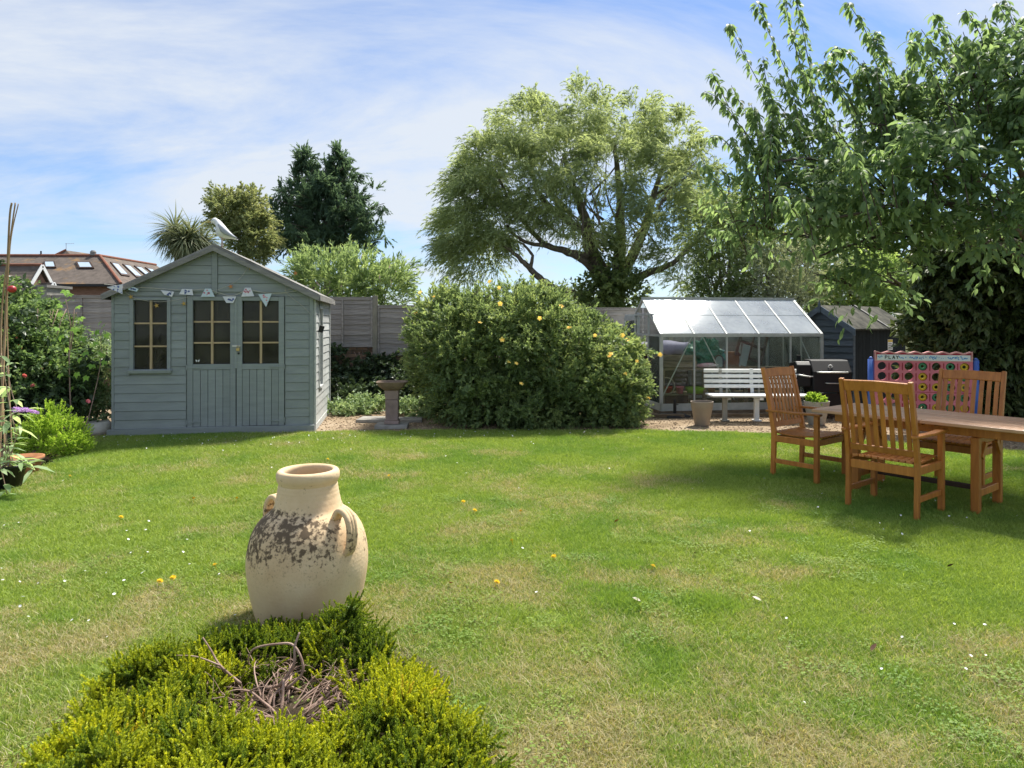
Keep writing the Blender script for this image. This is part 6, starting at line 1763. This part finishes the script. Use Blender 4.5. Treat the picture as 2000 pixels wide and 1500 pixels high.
# ---- trees and shrubs behind the greenhouse and dark shed
def bgtree(name, lab, d, lobes, mat, seed, clumps=120, sprays=12, leaves=14, L=.09, Wd=.045, sl_=.4, cr_=.22, cat='tree', trunks=((0,0),), up=.35, droop=.3, shell=.45, nup=.4):
    x = sum(l[0] for l in lobes)/len(lobes)
    e=empty(name,(P(x,600,d).x,d,0),0,lab,cat); q=np.array([*e.location,0,0,0])
    ll=[tuple(np.array(LB(a,b,c_,d_,d+dz,rd))-q) for a,b,c_,d_,dz,rd in lobes]
    crown('crown',e,mat,foliage(ll,clumps,sprays,leaves,sl_,cr_,.8,up,.6,droop,.7,shell,seed,(0,0,0),nup,.05,.5),L,Wd)
    m=MB(); zt_=max(l[2] for l in ll)
    for l in ll:
        limb(m,[(random.uniform(-.1,.1),0,0),(l[0]*.4,l[1]*.4,l[2]*.45),(l[0],l[1],l[2]),(l[0]+random.uniform(-.3,.3),l[1],l[2]+l[5]*.6)],.055,.012,6,5,.012)
        for _ in range(3):
            limb(m,[(l[0]*.7,l[1]*.7,l[2]*.75),(l[0]+random.uniform(-.6,.6)*l[3],l[1],l[2]),(l[0]+random.uniform(-.9,.9)*l[3],l[1]+random.uniform(-.5,.5)*l[4],l[2]+random.uniform(-.2,.9)*l[5])],.022,.005,5,4,.012)
    m.build('trunk',M['bark'],e,True); return e
bgtree('ash_tree','light green airy tree standing between the willow and the cherry tree',16.0,[(1400,450,42,60,0,.8),(1425,390,36,50,0,.7),(1440,520,60,60,0,.9),(1395,560,38,40,0,.7),(1470,440,45,60,.3,.8),(1420,600,45,30,0,.7)],M['treeleaf'],61,190,11,13,.09,.036)
bgtree('silver_shrub','silvery small leaved shrub behind the greenhouse ridge',15.2,[(1500,540,55,55,0,.7),(1560,520,55,60,0,.8),(1540,590,70,40,0,.7),(1610,560,45,45,.2,.6)],M['silverleaf'],62,190,11,13,.06,.024,cat='shrub')
bgtree('lime_shrub','bright green leafy shrub behind the dark tool shed',15.4,[(1660,575,55,35,0,.7),(1730,565,55,45,0,.8),(1780,590,45,35,0,.7),(1640,600,50,30,-.2,.6),(1700,540,45,40,.3,.7)],M['limeleaf'],63,140,11,13,.085,.042,cat='shrub')
bgtree('sycamore_tree','taller green tree seen through the cherry branches',19.0,[(1580,440,70,55,0,1.0),(1680,460,75,65,0,1.1),(1510,470,50,50,0,.9),(1630,390,60,50,0,1.0),(1770,480,70,70,0,1.1),(1620,520,80,50,0,1.0)],M['treeleaf'],64,170,11,13,.13,.07,.5,.3)

# ---- laurel hedge on the right
hg = empty('laurel_hedge', (7.6,10.2,0), 0, 'tall dense dark laurel hedge behind the game board', 'hedge')
q_=np.array([7.6,10.2,0,0,0,0])
hl=[LB(1905,700,95,105,10.6,.9),LB(1900,600,95,110,10.6,.9),LB(2000,640,120,210,10.2,1.0),LB(1850,745,48,85,10.4,.6),LB(1850,640,45,70,10.5,.6),LB(1845,545,50,55,10.6,.6),LB(1950,500,100,90,10.4,.9),LB(2080,560,90,250,9.6,.9),LB(1960,800,120,70,10.2,.7),LB(1870,480,50,40,10.8,.6)]
hll=[tuple(np.array(l)-q_) for l in hl]
crown('crown',hg,M['hedgeleaf'],foliage(hll,420,10,13,.26,.16,.85,.2,.55,.30,.55,.55,71,(-.15,-.2,0),.45,.03,.5,hang=.25),.115,.042,'blade',.3)
crown('inner_growth',hg,M['hedgeleaf'],foliage(hll,260,8,12,.3,.3,.4,.2,.8,.2,.8,.0,72,(0,0,0),.3,.03,.3),.14,.07)
m=MB()
for i in range(8):
    x=random.uniform(-1.2,1.6); limb(m,[(x,random.uniform(-.2,.3),0),(x+random.uniform(-.2,.2),random.uniform(-.2,.2),1.0),(x+random.uniform(-.4,.4),random.uniform(-.3,.3),2.4)],.05,.015,6,5,.015)
m.build('trunk',M['bark'],hg,True)

# ---- cherry tree reaching in from the right
ct = Vector((7.35, 9.0, 0))
cher = empty('cherry_tree', ct, 0, 'cherry tree with large drooping leaves overhanging the table from the right', 'tree')
def cp(px,py,d): return P(px,py,d)-ct
m=MB()
limb(m,[(0,0,0),(-.05,0,.9),(-.15,-.05,1.8),(-.3,-.1,2.3)],.15,.11,10,5,.01)
mains=[[(-.3,-.1,2.25),cp(1900,430,8.7),cp(1780,350,8.5),cp(1680,320,8.4),cp(1560,310,8.3),cp(1480,330,8.3)],
       [(-.3,-.1,2.25),cp(1930,380,8.4),cp(1850,280,8.2),cp(1760,255,8.1),cp(1700,240,8.0)],
       [(-.25,-.1,2.2),cp(1960,430,8.0),cp(1860,400,7.6),cp(1760,400,7.4),cp(1660,420,7.4),cp(1560,430,7.5)],
       [(-.2,-.1,2.2),cp(2000,350,8.0),cp(1960,250,7.8),cp(1925,190,7.8),cp(1900,140,7.8)],
       [(-.2,-.05,2.2),cp(1980,380,9.0),cp(1800,300,9.3),cp(1620,280,9.3),cp(1520,220,9.2)],
       [(-.3,-.1,2.1),cp(1920,470,8.2),cp(1800,440,8.0),cp(1690,470,8.1),cp(1600,500,8.2)]]
for i,pts in enumerate(mains): limb(m,pts,.05 if i<5 else .04,.010,8,6,.008)
# long upright whips, with leaves hanging along them
whips=[([(1560,300),(1520,230),(1470,140),(1430,60),(1425,45)],9.0),([(1590,290),(1560,200),(1500,60),(1478,2)],9.0),([(1600,270),(1570,150),(1545,60),(1530,-10)],9.0),([(1610,260),(1580,120),(1560,20),(1545,-30)],9.1),([(1500,310),(1450,250),(1405,195),(1376,178)],8.8),([(1480,300),(1430,220),(1400,160),(1390,140)],8.8),
       ([(1470,350),(1430,290),(1400,265),(1388,270)],8.7),([(1760,260),(1720,150),(1690,60),(1655,5)],8.6),([(1750,270),(1715,180),(1665,110),(1630,90)],8.6),([(1770,250),(1740,170),(1715,90),(1712,60)],8.5),([(1900,170),(1870,100),(1840,50),(1822,25)],7.8),([(1910,170),(1920,90),(1900,40),(1885,18)],7.8),([(1910,150),(1935,90),(1925,30)],7.7),([(1460,370),(1425,345),(1405,330)],8.3),([(1800,240),(1780,180),(1770,130)],8.4),([(1530,260),(1500,170),(1490,110)],9.1),([(1640,270),(1610,200),(1590,130)],8.9),([(1985,120),(1990,90),(1997,70)],7.4)]
pos=[];dd=[];nr=[];tt=[];LL=[]
rg=np.random.default_rng(81)
for (ax,bx,ay,by,dep,cnt) in ((1480,1680,310,250,8.8,20),(1680,1850,250,180,8.4,20),(1830,2040,200,120,7.8,20),(1440,1520,430,340,8.4,10),(1560,1980,430,280,7.3,14)):
    for _ in range(cnt):
        f=rg.random(); x0_=ax+(bx-ax)*f; y0_=ay+(by-ay)*f+rg.uniform(0,40); L_=rg.uniform(60,150); lean=rg.uniform(-.75,.25)
        whips.append(([(x0_+12,y0_+50),(x0_+lean*L_*.35,y0_-L_*.35),(x0_+lean*L_*.8,y0_-L_*.75),(x0_+lean*L_*1.05,y0_-L_)],dep+rg.uniform(-.4,.3)))
for pts,d in whips:
    path=limb(m,[cp(a,b,d+rg.uniform(-.15,.15)) for a,b in pts],.0075,.003,6,6,.004)
    tot=sum((path[i+1]-path[i]).length for i in range(len(path)-1)); n=int(tot/.019)
    for i in range(n):
        t=min(max((round(rg.random()**.85*tot/.075)*.075/tot+rg.normal()*.008),0),.999)*(len(path)-1); a=int(t); p=path[a].lerp(path[a+1],t-a)
        an=rg.random()*6.28; v=np.array([math.cos(an)*.8,math.sin(an)*.8,-.55+.3*rg.normal()])
        pos.append(np.array(p)+v*.02); dd.append(v); nr.append(np.array([math.cos(an)*.4,math.sin(an)*.4,1.0])+.25*rg.normal(size=3)); tt.append(np.clip(.35+.5*rg.random(),0,1)); LL.append(.115*(.7+.5*rg.random()))
cl2=[LB(a,b,c_,d_,e,f_) for a,b,c_,d_,e,f_ in ((1560,310,75,45,8.7,.7),(1650,290,80,55,8.6,.8),(1760,240,80,60,8.4,.8),(1880,210,90,75,7.9,.9),(1970,270,70,80,7.5,.7),(1500,380,70,40,8.3,.7),(1600,390,80,45,8.0,.8),(1700,360,90,60,7.8,.9),(1820,340,100,65,7.4,.9),(1940,390,100,70,7.2,.8),(1780,450,80,40,7.8,.7),(1680,470,60,35,8.1,.6),(1470,430,50,40,8.4,.6),(1560,450,55,30,8.2,.6),(1900,470,80,50,7.6,.7),(2040,200,70,140,7.2,.9),(2060,420,70,110,7.0,.8),(1720,540,45,25,7.9,.45),(1620,540,35,18,8.2,.4),(1960,150,60,50,7.6,.6),(2150,300,80,160,7.8,.8))]
cll=[tuple(np.array(l)-np.array([*ct,0,0,0])) for l in cl2]
f1=foliage(cll,250,8,8,.42,.22,.6,.35,.9,.35,.8,.20,82,(-.1,-.1,.05),.5,1.2,.45,hang=.45)
P_=np.concatenate([f1[0],np.array(pos)]);D_=np.concatenate([f1[1],np.array(dd)]);N_=np.concatenate([f1[2],np.array(nr)]);T_=np.concatenate([f1[3],np.array(tt)])
L_=np.concatenate([.105*(.65+.6*rg.random(len(f1[0]))),np.array(LL)])
for l in cll:      # twigs inside the crown
    for _ in range(7):
        c0=Vector(l[:3]); v=Vector(sph(1,rg)[0]*np.array(l[3:])*.95); limb(m,[c0+Vector((.3,.1,-.1)),c0+v*.4,c0+v],.012,.003,5,4,.012)
m.build('trunk',M['cherrybark'],cher,True)
# the leaves that show largest in the photograph are pieces of their own
Wp=P_+np.array(ct); size=L_/Wp[:,1]; pxs=CX+Wp[:,0]/Wp[:,1]*F; pys=HY-(Wp[:,2]-H)/Wp[:,1]*F
score=np.where((pxs<1990)&(pys>5)&(Wp[:,1]<8.2),size,-1); order=np.argsort(-score)[:300]
mask=np.zeros(len(P_),bool); mask[order]=True
r_=~mask
lm_=leaf_mesh('crown',P_[r_],D_[r_],N_[r_],L_[r_],L_[r_]*.42,T_[r_],M['cherryleaf'],'blade',.14,.35)
crn=inst(lm_,'crown',cher); crn['kind']='stuff'
proto=[leaf_mesh('leaf',np.zeros((1,3)),np.array([[0,1.0,0]]),np.array([[0,0,1.0]]),1.0,.42+.03*(i-2),np.array([t]),M['cherryleaf'],'blade',.14,.30+.04*i) for i,t in enumerate((.15,.35,.5,.65,.85))]
for q,i in enumerate(order):
    d=Vector(D_[i]).normalized(); n_=Vector(N_[i]); s=d.cross(n_).normalized(); u_=s.cross(d)
    mt=Matrix((s,d,u_)).transposed().to_4x4(); mt.translation=Vector(P_[i])
    o=bpy.data.objects.new('leaf',proto[min(4,int(T_[i]*5))]); COL.objects.link(o); o.parent=crn; o.matrix_local=mt@Matrix.Scale(float(L_[i]),4)

# ---- big flowering bush in the middle
hb=empty('hypericum_bush',(P(1030,840,10.6).x,10.6,0),0,'large dense rounded bush dotted with yellow flowers beside the greenhouse','bush')
q_=np.array([*hb.location,0,0,0])
hbl=[LB(*t) for t in ((925,705,120,115,10.6,.95),(1030,690,140,115,10.7,1.0),(1130,720,118,105,10.6,.95),(865,680,62,90,10.8,.8),(1195,755,58,72,10.5,.8),(985,625,105,55,10.8,.85),(930,775,85,65,10.4,.75),(1080,780,140,62,10.4,.80),(870,620,55,45,11.0,.6),(1060,600,60,32,10.9,.6),(1190,690,42,42,10.7,.6),(1215,800,32,38,10.3,.5),(1000,800,110,45,10.3,.7))]
hbw=[tuple(np.array(l)-q_) for l in hbl]
crown('crown',hb,M['bushleaf'],foliage(hbw,1250,10,12,.17,.11,.9,.35,.6,.15,.7,.80,91,(0,0,0),.5,.02,.5),.056,.024)
crown('inner_growth',hb,M['bushleaf'],foliage(hbw,420,8,12,.2,.22,.6,.2,.8,.2,.8,.3,92,(0,0,0),.4,.02,.3),.085,.045)
# sprays that stick out of the top
f2=foliage(hbw,120,2,26,.28,.03,.9,.9,.4,.3,.6,.97,93,(0,0,.2),.4,.9,.6,keep=lambda c:c[:,2]>1.0)
crown('top_shoots',hb,M['treeleaf'],f2,.05,.02)
m=MB()
for i in range(16):
    x=random.uniform(-1.2,1.2); y=random.uniform(-.4,.4); limb(m,[(x*.5,y*.5,0),(x*.8,y*.8,.6),(x,y,1.3)],.018,.006,5,4,.01)
m.build('stems',M['bark'],hb,True)
def flower_mesh():
    pos=np.zeros((5,3)); a=np.arange(5)*2*PI/5; d=np.stack([np.cos(a),np.sin(a),.35*np.ones(5)],1); return leaf_mesh('flower',pos,d,np.tile([[0,0,1.0]],(5,1)),.036,.032,np.array([.2,.5,.8,.4,.6]),M['petal'],'blade',.1,.2)
fm=flower_mesh()
for (a,b) in ((957,551),(975,563),(850,580),(815,612),(823,572),(977,594),(1095,599),(938,630),(981,663),(994,706),(1008,709),(1018,748),(1053,622),(1188,695),(1190,690),(1222,664),(1241,705),(1219,729),(1263,776),(1285,692),(1110,640),(1160,655),(1213,655)):
    t=ray_front(a,b,hbl) or 10.2
    p=Vector(((a-CX)/F*t,t,H-(b-HY)/F*t))-Vector(hb.location); p.y-=.13
    o=inst(fm,'flower',hb,p,(rad(random.uniform(25,80)),random.uniform(-.4,.4),random.uniform(-.5,.5)),(random.uniform(.9,1.25),)*3)
    if t==10.2 or a>1255:
        mm_=MB(); limb(mm_,[p+Vector((-.25,.1,-.2)),p+Vector((-.08,.03,-.05)),p],.004,.002,5,4); mm_.build('stem',M['twig'],hb)

# ---- ivy between shed and bush, pale ground ivy
iv2=empty('wall_ivy',(-2.5,13.4,0),0,'dark glossy ivy climbing the brick wall behind the birdbath','ivy'); q_=np.array([-2.5,13.4,0,0,0,0])
il=[LB(*t) for t in ((665,740,38,50,13.4,.25),(710,745,45,42,13.4,.25),(760,738,40,42,13.4,.25),(735,705,20,28,13.65,.1),(660,700,22,20,13.65,.1),(800,742,40,45,13.2,.3),(700,772,60,22,12.9,.4),(780,770,50,25,12.9,.4),(700,785,60,14,12.3,.3))]
crown('foliage',iv2,M['ivyleaf'],foliage([tuple(np.array(l)-q_) for l in il],200,9,10,.22,.12,.8,.2,.7,.3,.7,.35,101,(0,-.3,0),.4,.02),.075,.065)
m=MB()
for i in range(14): x=random.uniform(-.9,1.0); limb(m,[(x,.05,0),(x+random.uniform(-.2,.2),.08,.4),(x+random.uniform(-.3,.3),.1,.95)],.01,.004,5,4,.01)
m.build('stems',M['twig'],iv2,True)
gi=empty('ground_ivy',(-2.4,11.4,0),0,'pale green ground ivy spreading along the gravel beside the birdbath','ivy'); q_=np.array([-2.4,11.4,0,0,0,0])
il=[LB(*t) for t in ((655,803,28,12,11.4,.4),(690,800,30,14,11.6,.4),(720,798,25,14,11.7,.4),(800,800,35,15,11.5,.4),(745,795,30,14,11.9,.4),(640,790,10,20,11.6,.2),(840,805,30,14,11.2,.3))]
crown('foliage',gi,M['varleaf'],foliage([tuple(np.array(l)-q_) for l in il],130,8,9,.14,.10,.7,.5,.7,.2,.8,.3,102,(0,-.2,.2),.5,.01),.05,.042)

# ---- left border: mixed shrubs
ls=empty('mixed_shrub',(-6.6,9.4,0),0,'big tangled green shrub with a few pink blooms at the side fence','shrub'); q_=np.array([-6.6,9.4,0,0,0,0])
lsl=[LB(*t) for t in ((50,665,62,60,9.6,.8),(15,615,45,48,9.7,.6),(90,710,55,52,9.4,.7),(40,725,75,65,9.2,.8),(110,750,45,45,9.3,.6),(0,670,55,75,9.0,.7),(70,640,40,32,9.8,.5),(128,715,28,40,9.8,.4),(-50,640,60,110,9.2,.8),(30,785,80,42,8.9,.6))]
crown('crown',ls,M['roseleaf'],foliage([tuple(np.array(l)-q_) for l in lsl],420,10,11,.24,.15,.85,.3,.65,.25,.7,.55,111,(0,0,0),.5,.03),.062,.036)
crown('inner_growth',ls,M['ivyleaf'],foliage([tuple(np.array(l)-q_) for l in lsl],200,8,9,.25,.25,.5,.2,.8,.2,.8,.1,112,(0,0,0),.4,.03),.09,.05)
m=MB()
for i in range(14): x=random.uniform(-.8,1.0); limb(m,[(x*.6,random.uniform(-.3,.2),0),(x*.8,random.uniform(-.3,.2),.8),(x,random.uniform(-.4,.3),1.7)],.016,.005,5,4,.01)
m.build('stems',M['twig'],ls,True)
M['pinkpetal']=leafmat('pink_petal',G3((0.40,0.05,0.08,1),(0.55,0.12,0.14,1),(0.62,0.25,0.22,1)),.3,1.1,.6,.2)
def rose_mesh():
    n=12; a=np.arange(n)*2.4; v=np.stack([np.cos(a),np.sin(a),.3+.06*np.arange(n)],1); return leaf_mesh('bloom',np.zeros((n,3)),v,np.tile([[0,0,1.0]],(n,1)),.034,.034,np.random.default_rng(3).random(n),M['pinkpetal'],'blade',.1,.2)
rm_=rose_mesh()
for a,b in ((46,677),(86,719),(55,734),(72,753),(37,658),(128,797),(178,783),(20,640)):
    t=ray_front(a,b,lsl) or 9.0; p=Vector(((a-CX)/F*t,t,H-(b-HY)/F*t))-Vector(ls.location); p.y-=.07; inst(rm_,'bloom',ls,p,(rad(60),0,random.uniform(0,6)))
# sapling with large bright leaves
sg=empty('maple_sapling',(P(140,720,9.0).x,9.0,0),0,'slender sapling with large bright green lobed leaves before the fence','sapling')
m=MB(); sp0=Vector(sg.location)
st1=limb(m,[(0,0,0),P(135,700,9.0)-sp0,P(138,640,9.0)-sp0,P(128,585,9.0)-sp0],.011,.004,6,5)
limb(m,[P(138,640,9.0)-sp0,P(150,610,9.05)-sp0],.006,.003,5,3); limb(m,[(0.15,0,0),P(195,720,9.1)-sp0,P(196,650,9.1)-sp0],.009,.003,6,5)
m.build('stem',M['twig'],sg,True)
def maple_mesh(t):
    a=np.array([-1.9,-1.0,0,1.0,1.9]); d=np.stack([np.sin(a),np.cos(a),-.1*np.ones(5)],1); L=np.array([.55,.85,1.0,.85,.55]); return leaf_mesh('leaf',np.zeros((5,3))+np.array([0,.1,0]),d,np.tile([[0,0,1.0]],(5,1)),L,L*.62,np.full(5,t),M['bigleaf'],'kite',.05,.25)
mpm=[maple_mesh(t) for t in (.15,.5,.85)]
for a,b in ((128,567),(140,574),(118,595),(152,598),(120,612),(157,620),(146,640),(120,655),(160,660),(130,680),(155,700),(168,688),(112,640),(100,706),(118,730),(150,728),(196,628),(203,634),(190,645),(207,652),(188,668),(200,690),(205,705),(180,712),(170,735),(140,756)):
    p=P(a,b,8.95+random.uniform(-.12,.12))-sp0
    inst(random.choice(mpm),'leaf',sg,p,(rad(random.uniform(-75,-25)),random.uniform(-.5,.5),random.uniform(2.4,3.9)),(random.uniform(.055,.09),)*3)
# tangle of bramble on the wall beside the shed
br=empty('bramble',(-6.0,10.4,0),0,'pale green bramble and dry stems between shrub and summerhouse','bramble'); q_=np.array([-6.0,10.4,0,0,0,0])
il=[LB(*t) for t in ((190,720,25,50,10.4,.3),(180,770,35,40,10.0,.3),(150,780,35,35,9.8,.3),(205,690,15,40,11.0,.2),(190,805,30,18,9.7,.25))]
crown('foliage',br,M['varleaf'],foliage([tuple(np.array(l)-q_) for l in il],120,7,8,.22,.14,.8,.4,.7,.2,.8,.25,121,(0,0,0),.4,.02),.055,.036)
m=MB()
for i in range(22):
    x=random.uniform(-.5,.6); limb(m,[(x,random.uniform(-.4,.3),0),(x+random.uniform(-.2,.2),random.uniform(-.3,.2),.5),(x+random.uniform(-.4,.4),random.uniform(-.3,.3),1.0+random.uniform(-.2,.4))],.007,.003,5,4,.012)
m.build('stems',M['twig'],br,True)
# hebe dome
he=empty('hebe_dome',(G(108,890).x,G(108,890).y,0),0,'low domed bright lime green shrub at the lawn edge','shrub'); hp_=Vector(he.location); q_=np.array([*hp_,0,0,0])
d0=hp_.y
il=[LB(105,850,50,42,d0,.30),LB(80,850,35,38,d0+.05,.25),(0,0,0,0,0,0)][:2]+[LB(135,862,32,28,d0,.24),LB(95,820,28,22,d0,.2),LB(150,880,22,16,d0-.05,.16),LB(60,870,28,30,d0,.2)]
crown('foliage',he,M['hebe'],foliage([tuple(np.array(l)-q_) for l in il],210,8,16,.085,.05,.9,.6,.45,.0,.55,.55,131,(0,0,.2),.4,.01),.024,.012)
m=MB()
for i in range(16): a=random.uniform(0,6.28); limb(m,[(.03*math.cos(a),.03*math.sin(a),0),(.14*math.cos(a),.12*math.sin(a),.13),(.22*math.cos(a),.18*math.sin(a),.26)],.006,.003,5,4,.006)
m.build('stems',M['twig'],he,True)

# ---- potted buddleia with canes at the left edge
pp_=G(44,926); pp_.z=0.0
pb_=empty('terracotta_bowl',pp_,0,'brown terracotta bowl planter with a dark glazed rim at the lawn edge','plant pot')
m=MB(); m.lathe([(.001,0),(.12,0),(.135,.02),(.155,.10),(.158,.13),(.185,.145),(.187,.175),(.165,.178),(.150,.14),(.001,.135)],32); m.build('pot',M['terracotta'],pb_,True)
MB().lathe([(.1595,.1265),(.1865,.1435),(.1885,.158),(.160,.142)],32).build('rim',M['potin'],pb_,True)
MB().lathe([(.152,.139),(.001,.145)],24).build('soil',M['soil'],pb_)
bpz=G(8,955); 
pk2=empty('black_pot',bpz,0,'black plastic nursery pot beside the terracotta bowl','plant pot')
m=MB(); m.lathe([(.001,0),(.13,0),(.17,.20),(.18,.20),(.18,.225),(.165,.225),(.15,.18),(.001,.17)],28); m.build('pot',M['black'],pk2,True)
MB().lathe([(.152,.184),(.001,.19)],20).build('soil',M['soil'],pk2)
for i,(pts,lab) in enumerate(([[(6,900),(10,640),(18,440),(23,396)],'bamboo cane rising from the bowl, thickest of the three'],[[(-8,900),(2,640),(20,470),(30,396)],'bamboo cane leaning the other way and tied to its neighbour'],[[(14,905),(14,640),(20,480),(36,398)],'thin bamboo cane with its dark tip furthest over'])):
    d=6.6+.06*i; q0=P(pts[0][0],pts[0][1],d); z0=q0.z
    m=MB(); base_=Vector((q0.x,d,0.15 if i else .15)); path=[P(a,b,d)for a,b in pts]; path[0]=Vector((bpz.x+.05*(i-1),bpz.y+.02*i,.16))
    full=[path[0]]+path[1:]; limb(m,full,.0115-.0025*i,.0085-.002*i,8,8)
    o=m.build('bamboo_cane',M['cane'],None,True); tag(o,lab,'cane')
bu=empty('potted_buddleia',(bpz.x,bpz.y,.186),0,'young buddleia with long grey green leaves and one purple flower spike in the black pot','plant')
b0=Vector(bu.location); m=MB(); stems=[]
for pts,d in (([(30,860),(20,800),(8,730),(2,690)],6.15),([(38,830),(24,770),(12,715)],6.3),([(20,900),(4,820),(-20,760)],6.1),([(10,880),(16,830),(28,806)],6.05),([(0,905),(8,940),(14,965)],5.95),([(20,900),(45,905),(66,915)],5.95),([(14,890),(-5,850),(-20,800)],6.0)):
    path=[Vector((0,0,0))]+[P(a,b,d)-b0 for a,b in pts]; stems.append(limb(m,path,.006,.003,6,5))
m.build('stems',M['hebe'] if False else M['twig'],bu,True)
M['budleaf']=leafmat('grey_green_leaf',G3((0.085,0.14,0.05,1),(0.14,0.21,0.075,1),(0.24,0.31,0.15,1)),.4,1.4)
blm=[leaf_mesh('leaf',np.zeros((1,3)),np.array([[0,1.0,0]]),np.array([[0,0,1.0]]),1.0,.26,np.array([t]),M['budleaf'],'blade',.10,.38) for t in (.1,.5,.9)]
rb=random.Random(8)
for sidx,s in enumerate(stems):
    K=len(s)
    for i in range(3,K,2):
        for sgn in (0,1):
            p=s[i]; an=rb.uniform(0,6.28)+sgn*PI
            o=inst(rb.choice(blm),'leaf',bu,p,(rb.uniform(-.35,.55),rb.uniform(-.4,.4),an),(rb.uniform(.12,.21),)*3)
n=420; t=rg.random(n); pth=[P(28,800,6.05)-b0,P(50,800,6.0)-b0,P(74,806,5.98)-b0]
pc=np.array([np.array(pth[0].lerp(pth[1],min(x*2,1)).lerp(pth[1].lerp(pth[2],max(x*2-1,0)),.5) if False else (pth[0].lerp(pth[1],x*2) if x<.5 else pth[1].lerp(pth[2],x*2-1))) for x in t])
v=sph(n,rg); rr2=(.026*(1-.75*t))[:,None]
lmm=leaf_mesh('flower_spike',pc+v*rr2*.6,v,sph(n,rg),.014,.010,t*0+rg.random(n),M['purple']); inst(lmm,'flower_spike',bu)
# red glass lantern hanging on a cane
rl=P(23,565,6.62); o=empty('red_lantern',rl,0,'small red bauble tied to the bamboo canes','bauble')
m=MB(); m.lathe([(.001,-.032),(.02,-.03),(.036,-.012),(.038,.01),(.028,.028),(.012,.034),(.001,.036)],18); m.build('bauble',M['redplastic'],o,True); MB().tube([(0,0,.035),(-.02,.01,.06),(-.045,.0,.05)],.003,6).build('tie',M['black'],o)
# plant in the pale pot
pe=empty('pot_plant',(pot2.location.x,pot2.location.y,.30),0,'small yellow green trailing plant growing in the pale grey planter','plant')
crown('foliage',pe,M['hebe'],foliage([(0,0,.05,.13,.13,.06),(-.05,0,.08,.09,.1,.05)],40,6,8,.06,.03,.8,.6,.5,.2,.7,.4,141,zmin=-.02),.035,.025)
MB().tube([(0,0,-.005),(0,0,.06)],.008,6).build('stem',M['twig'],pe)
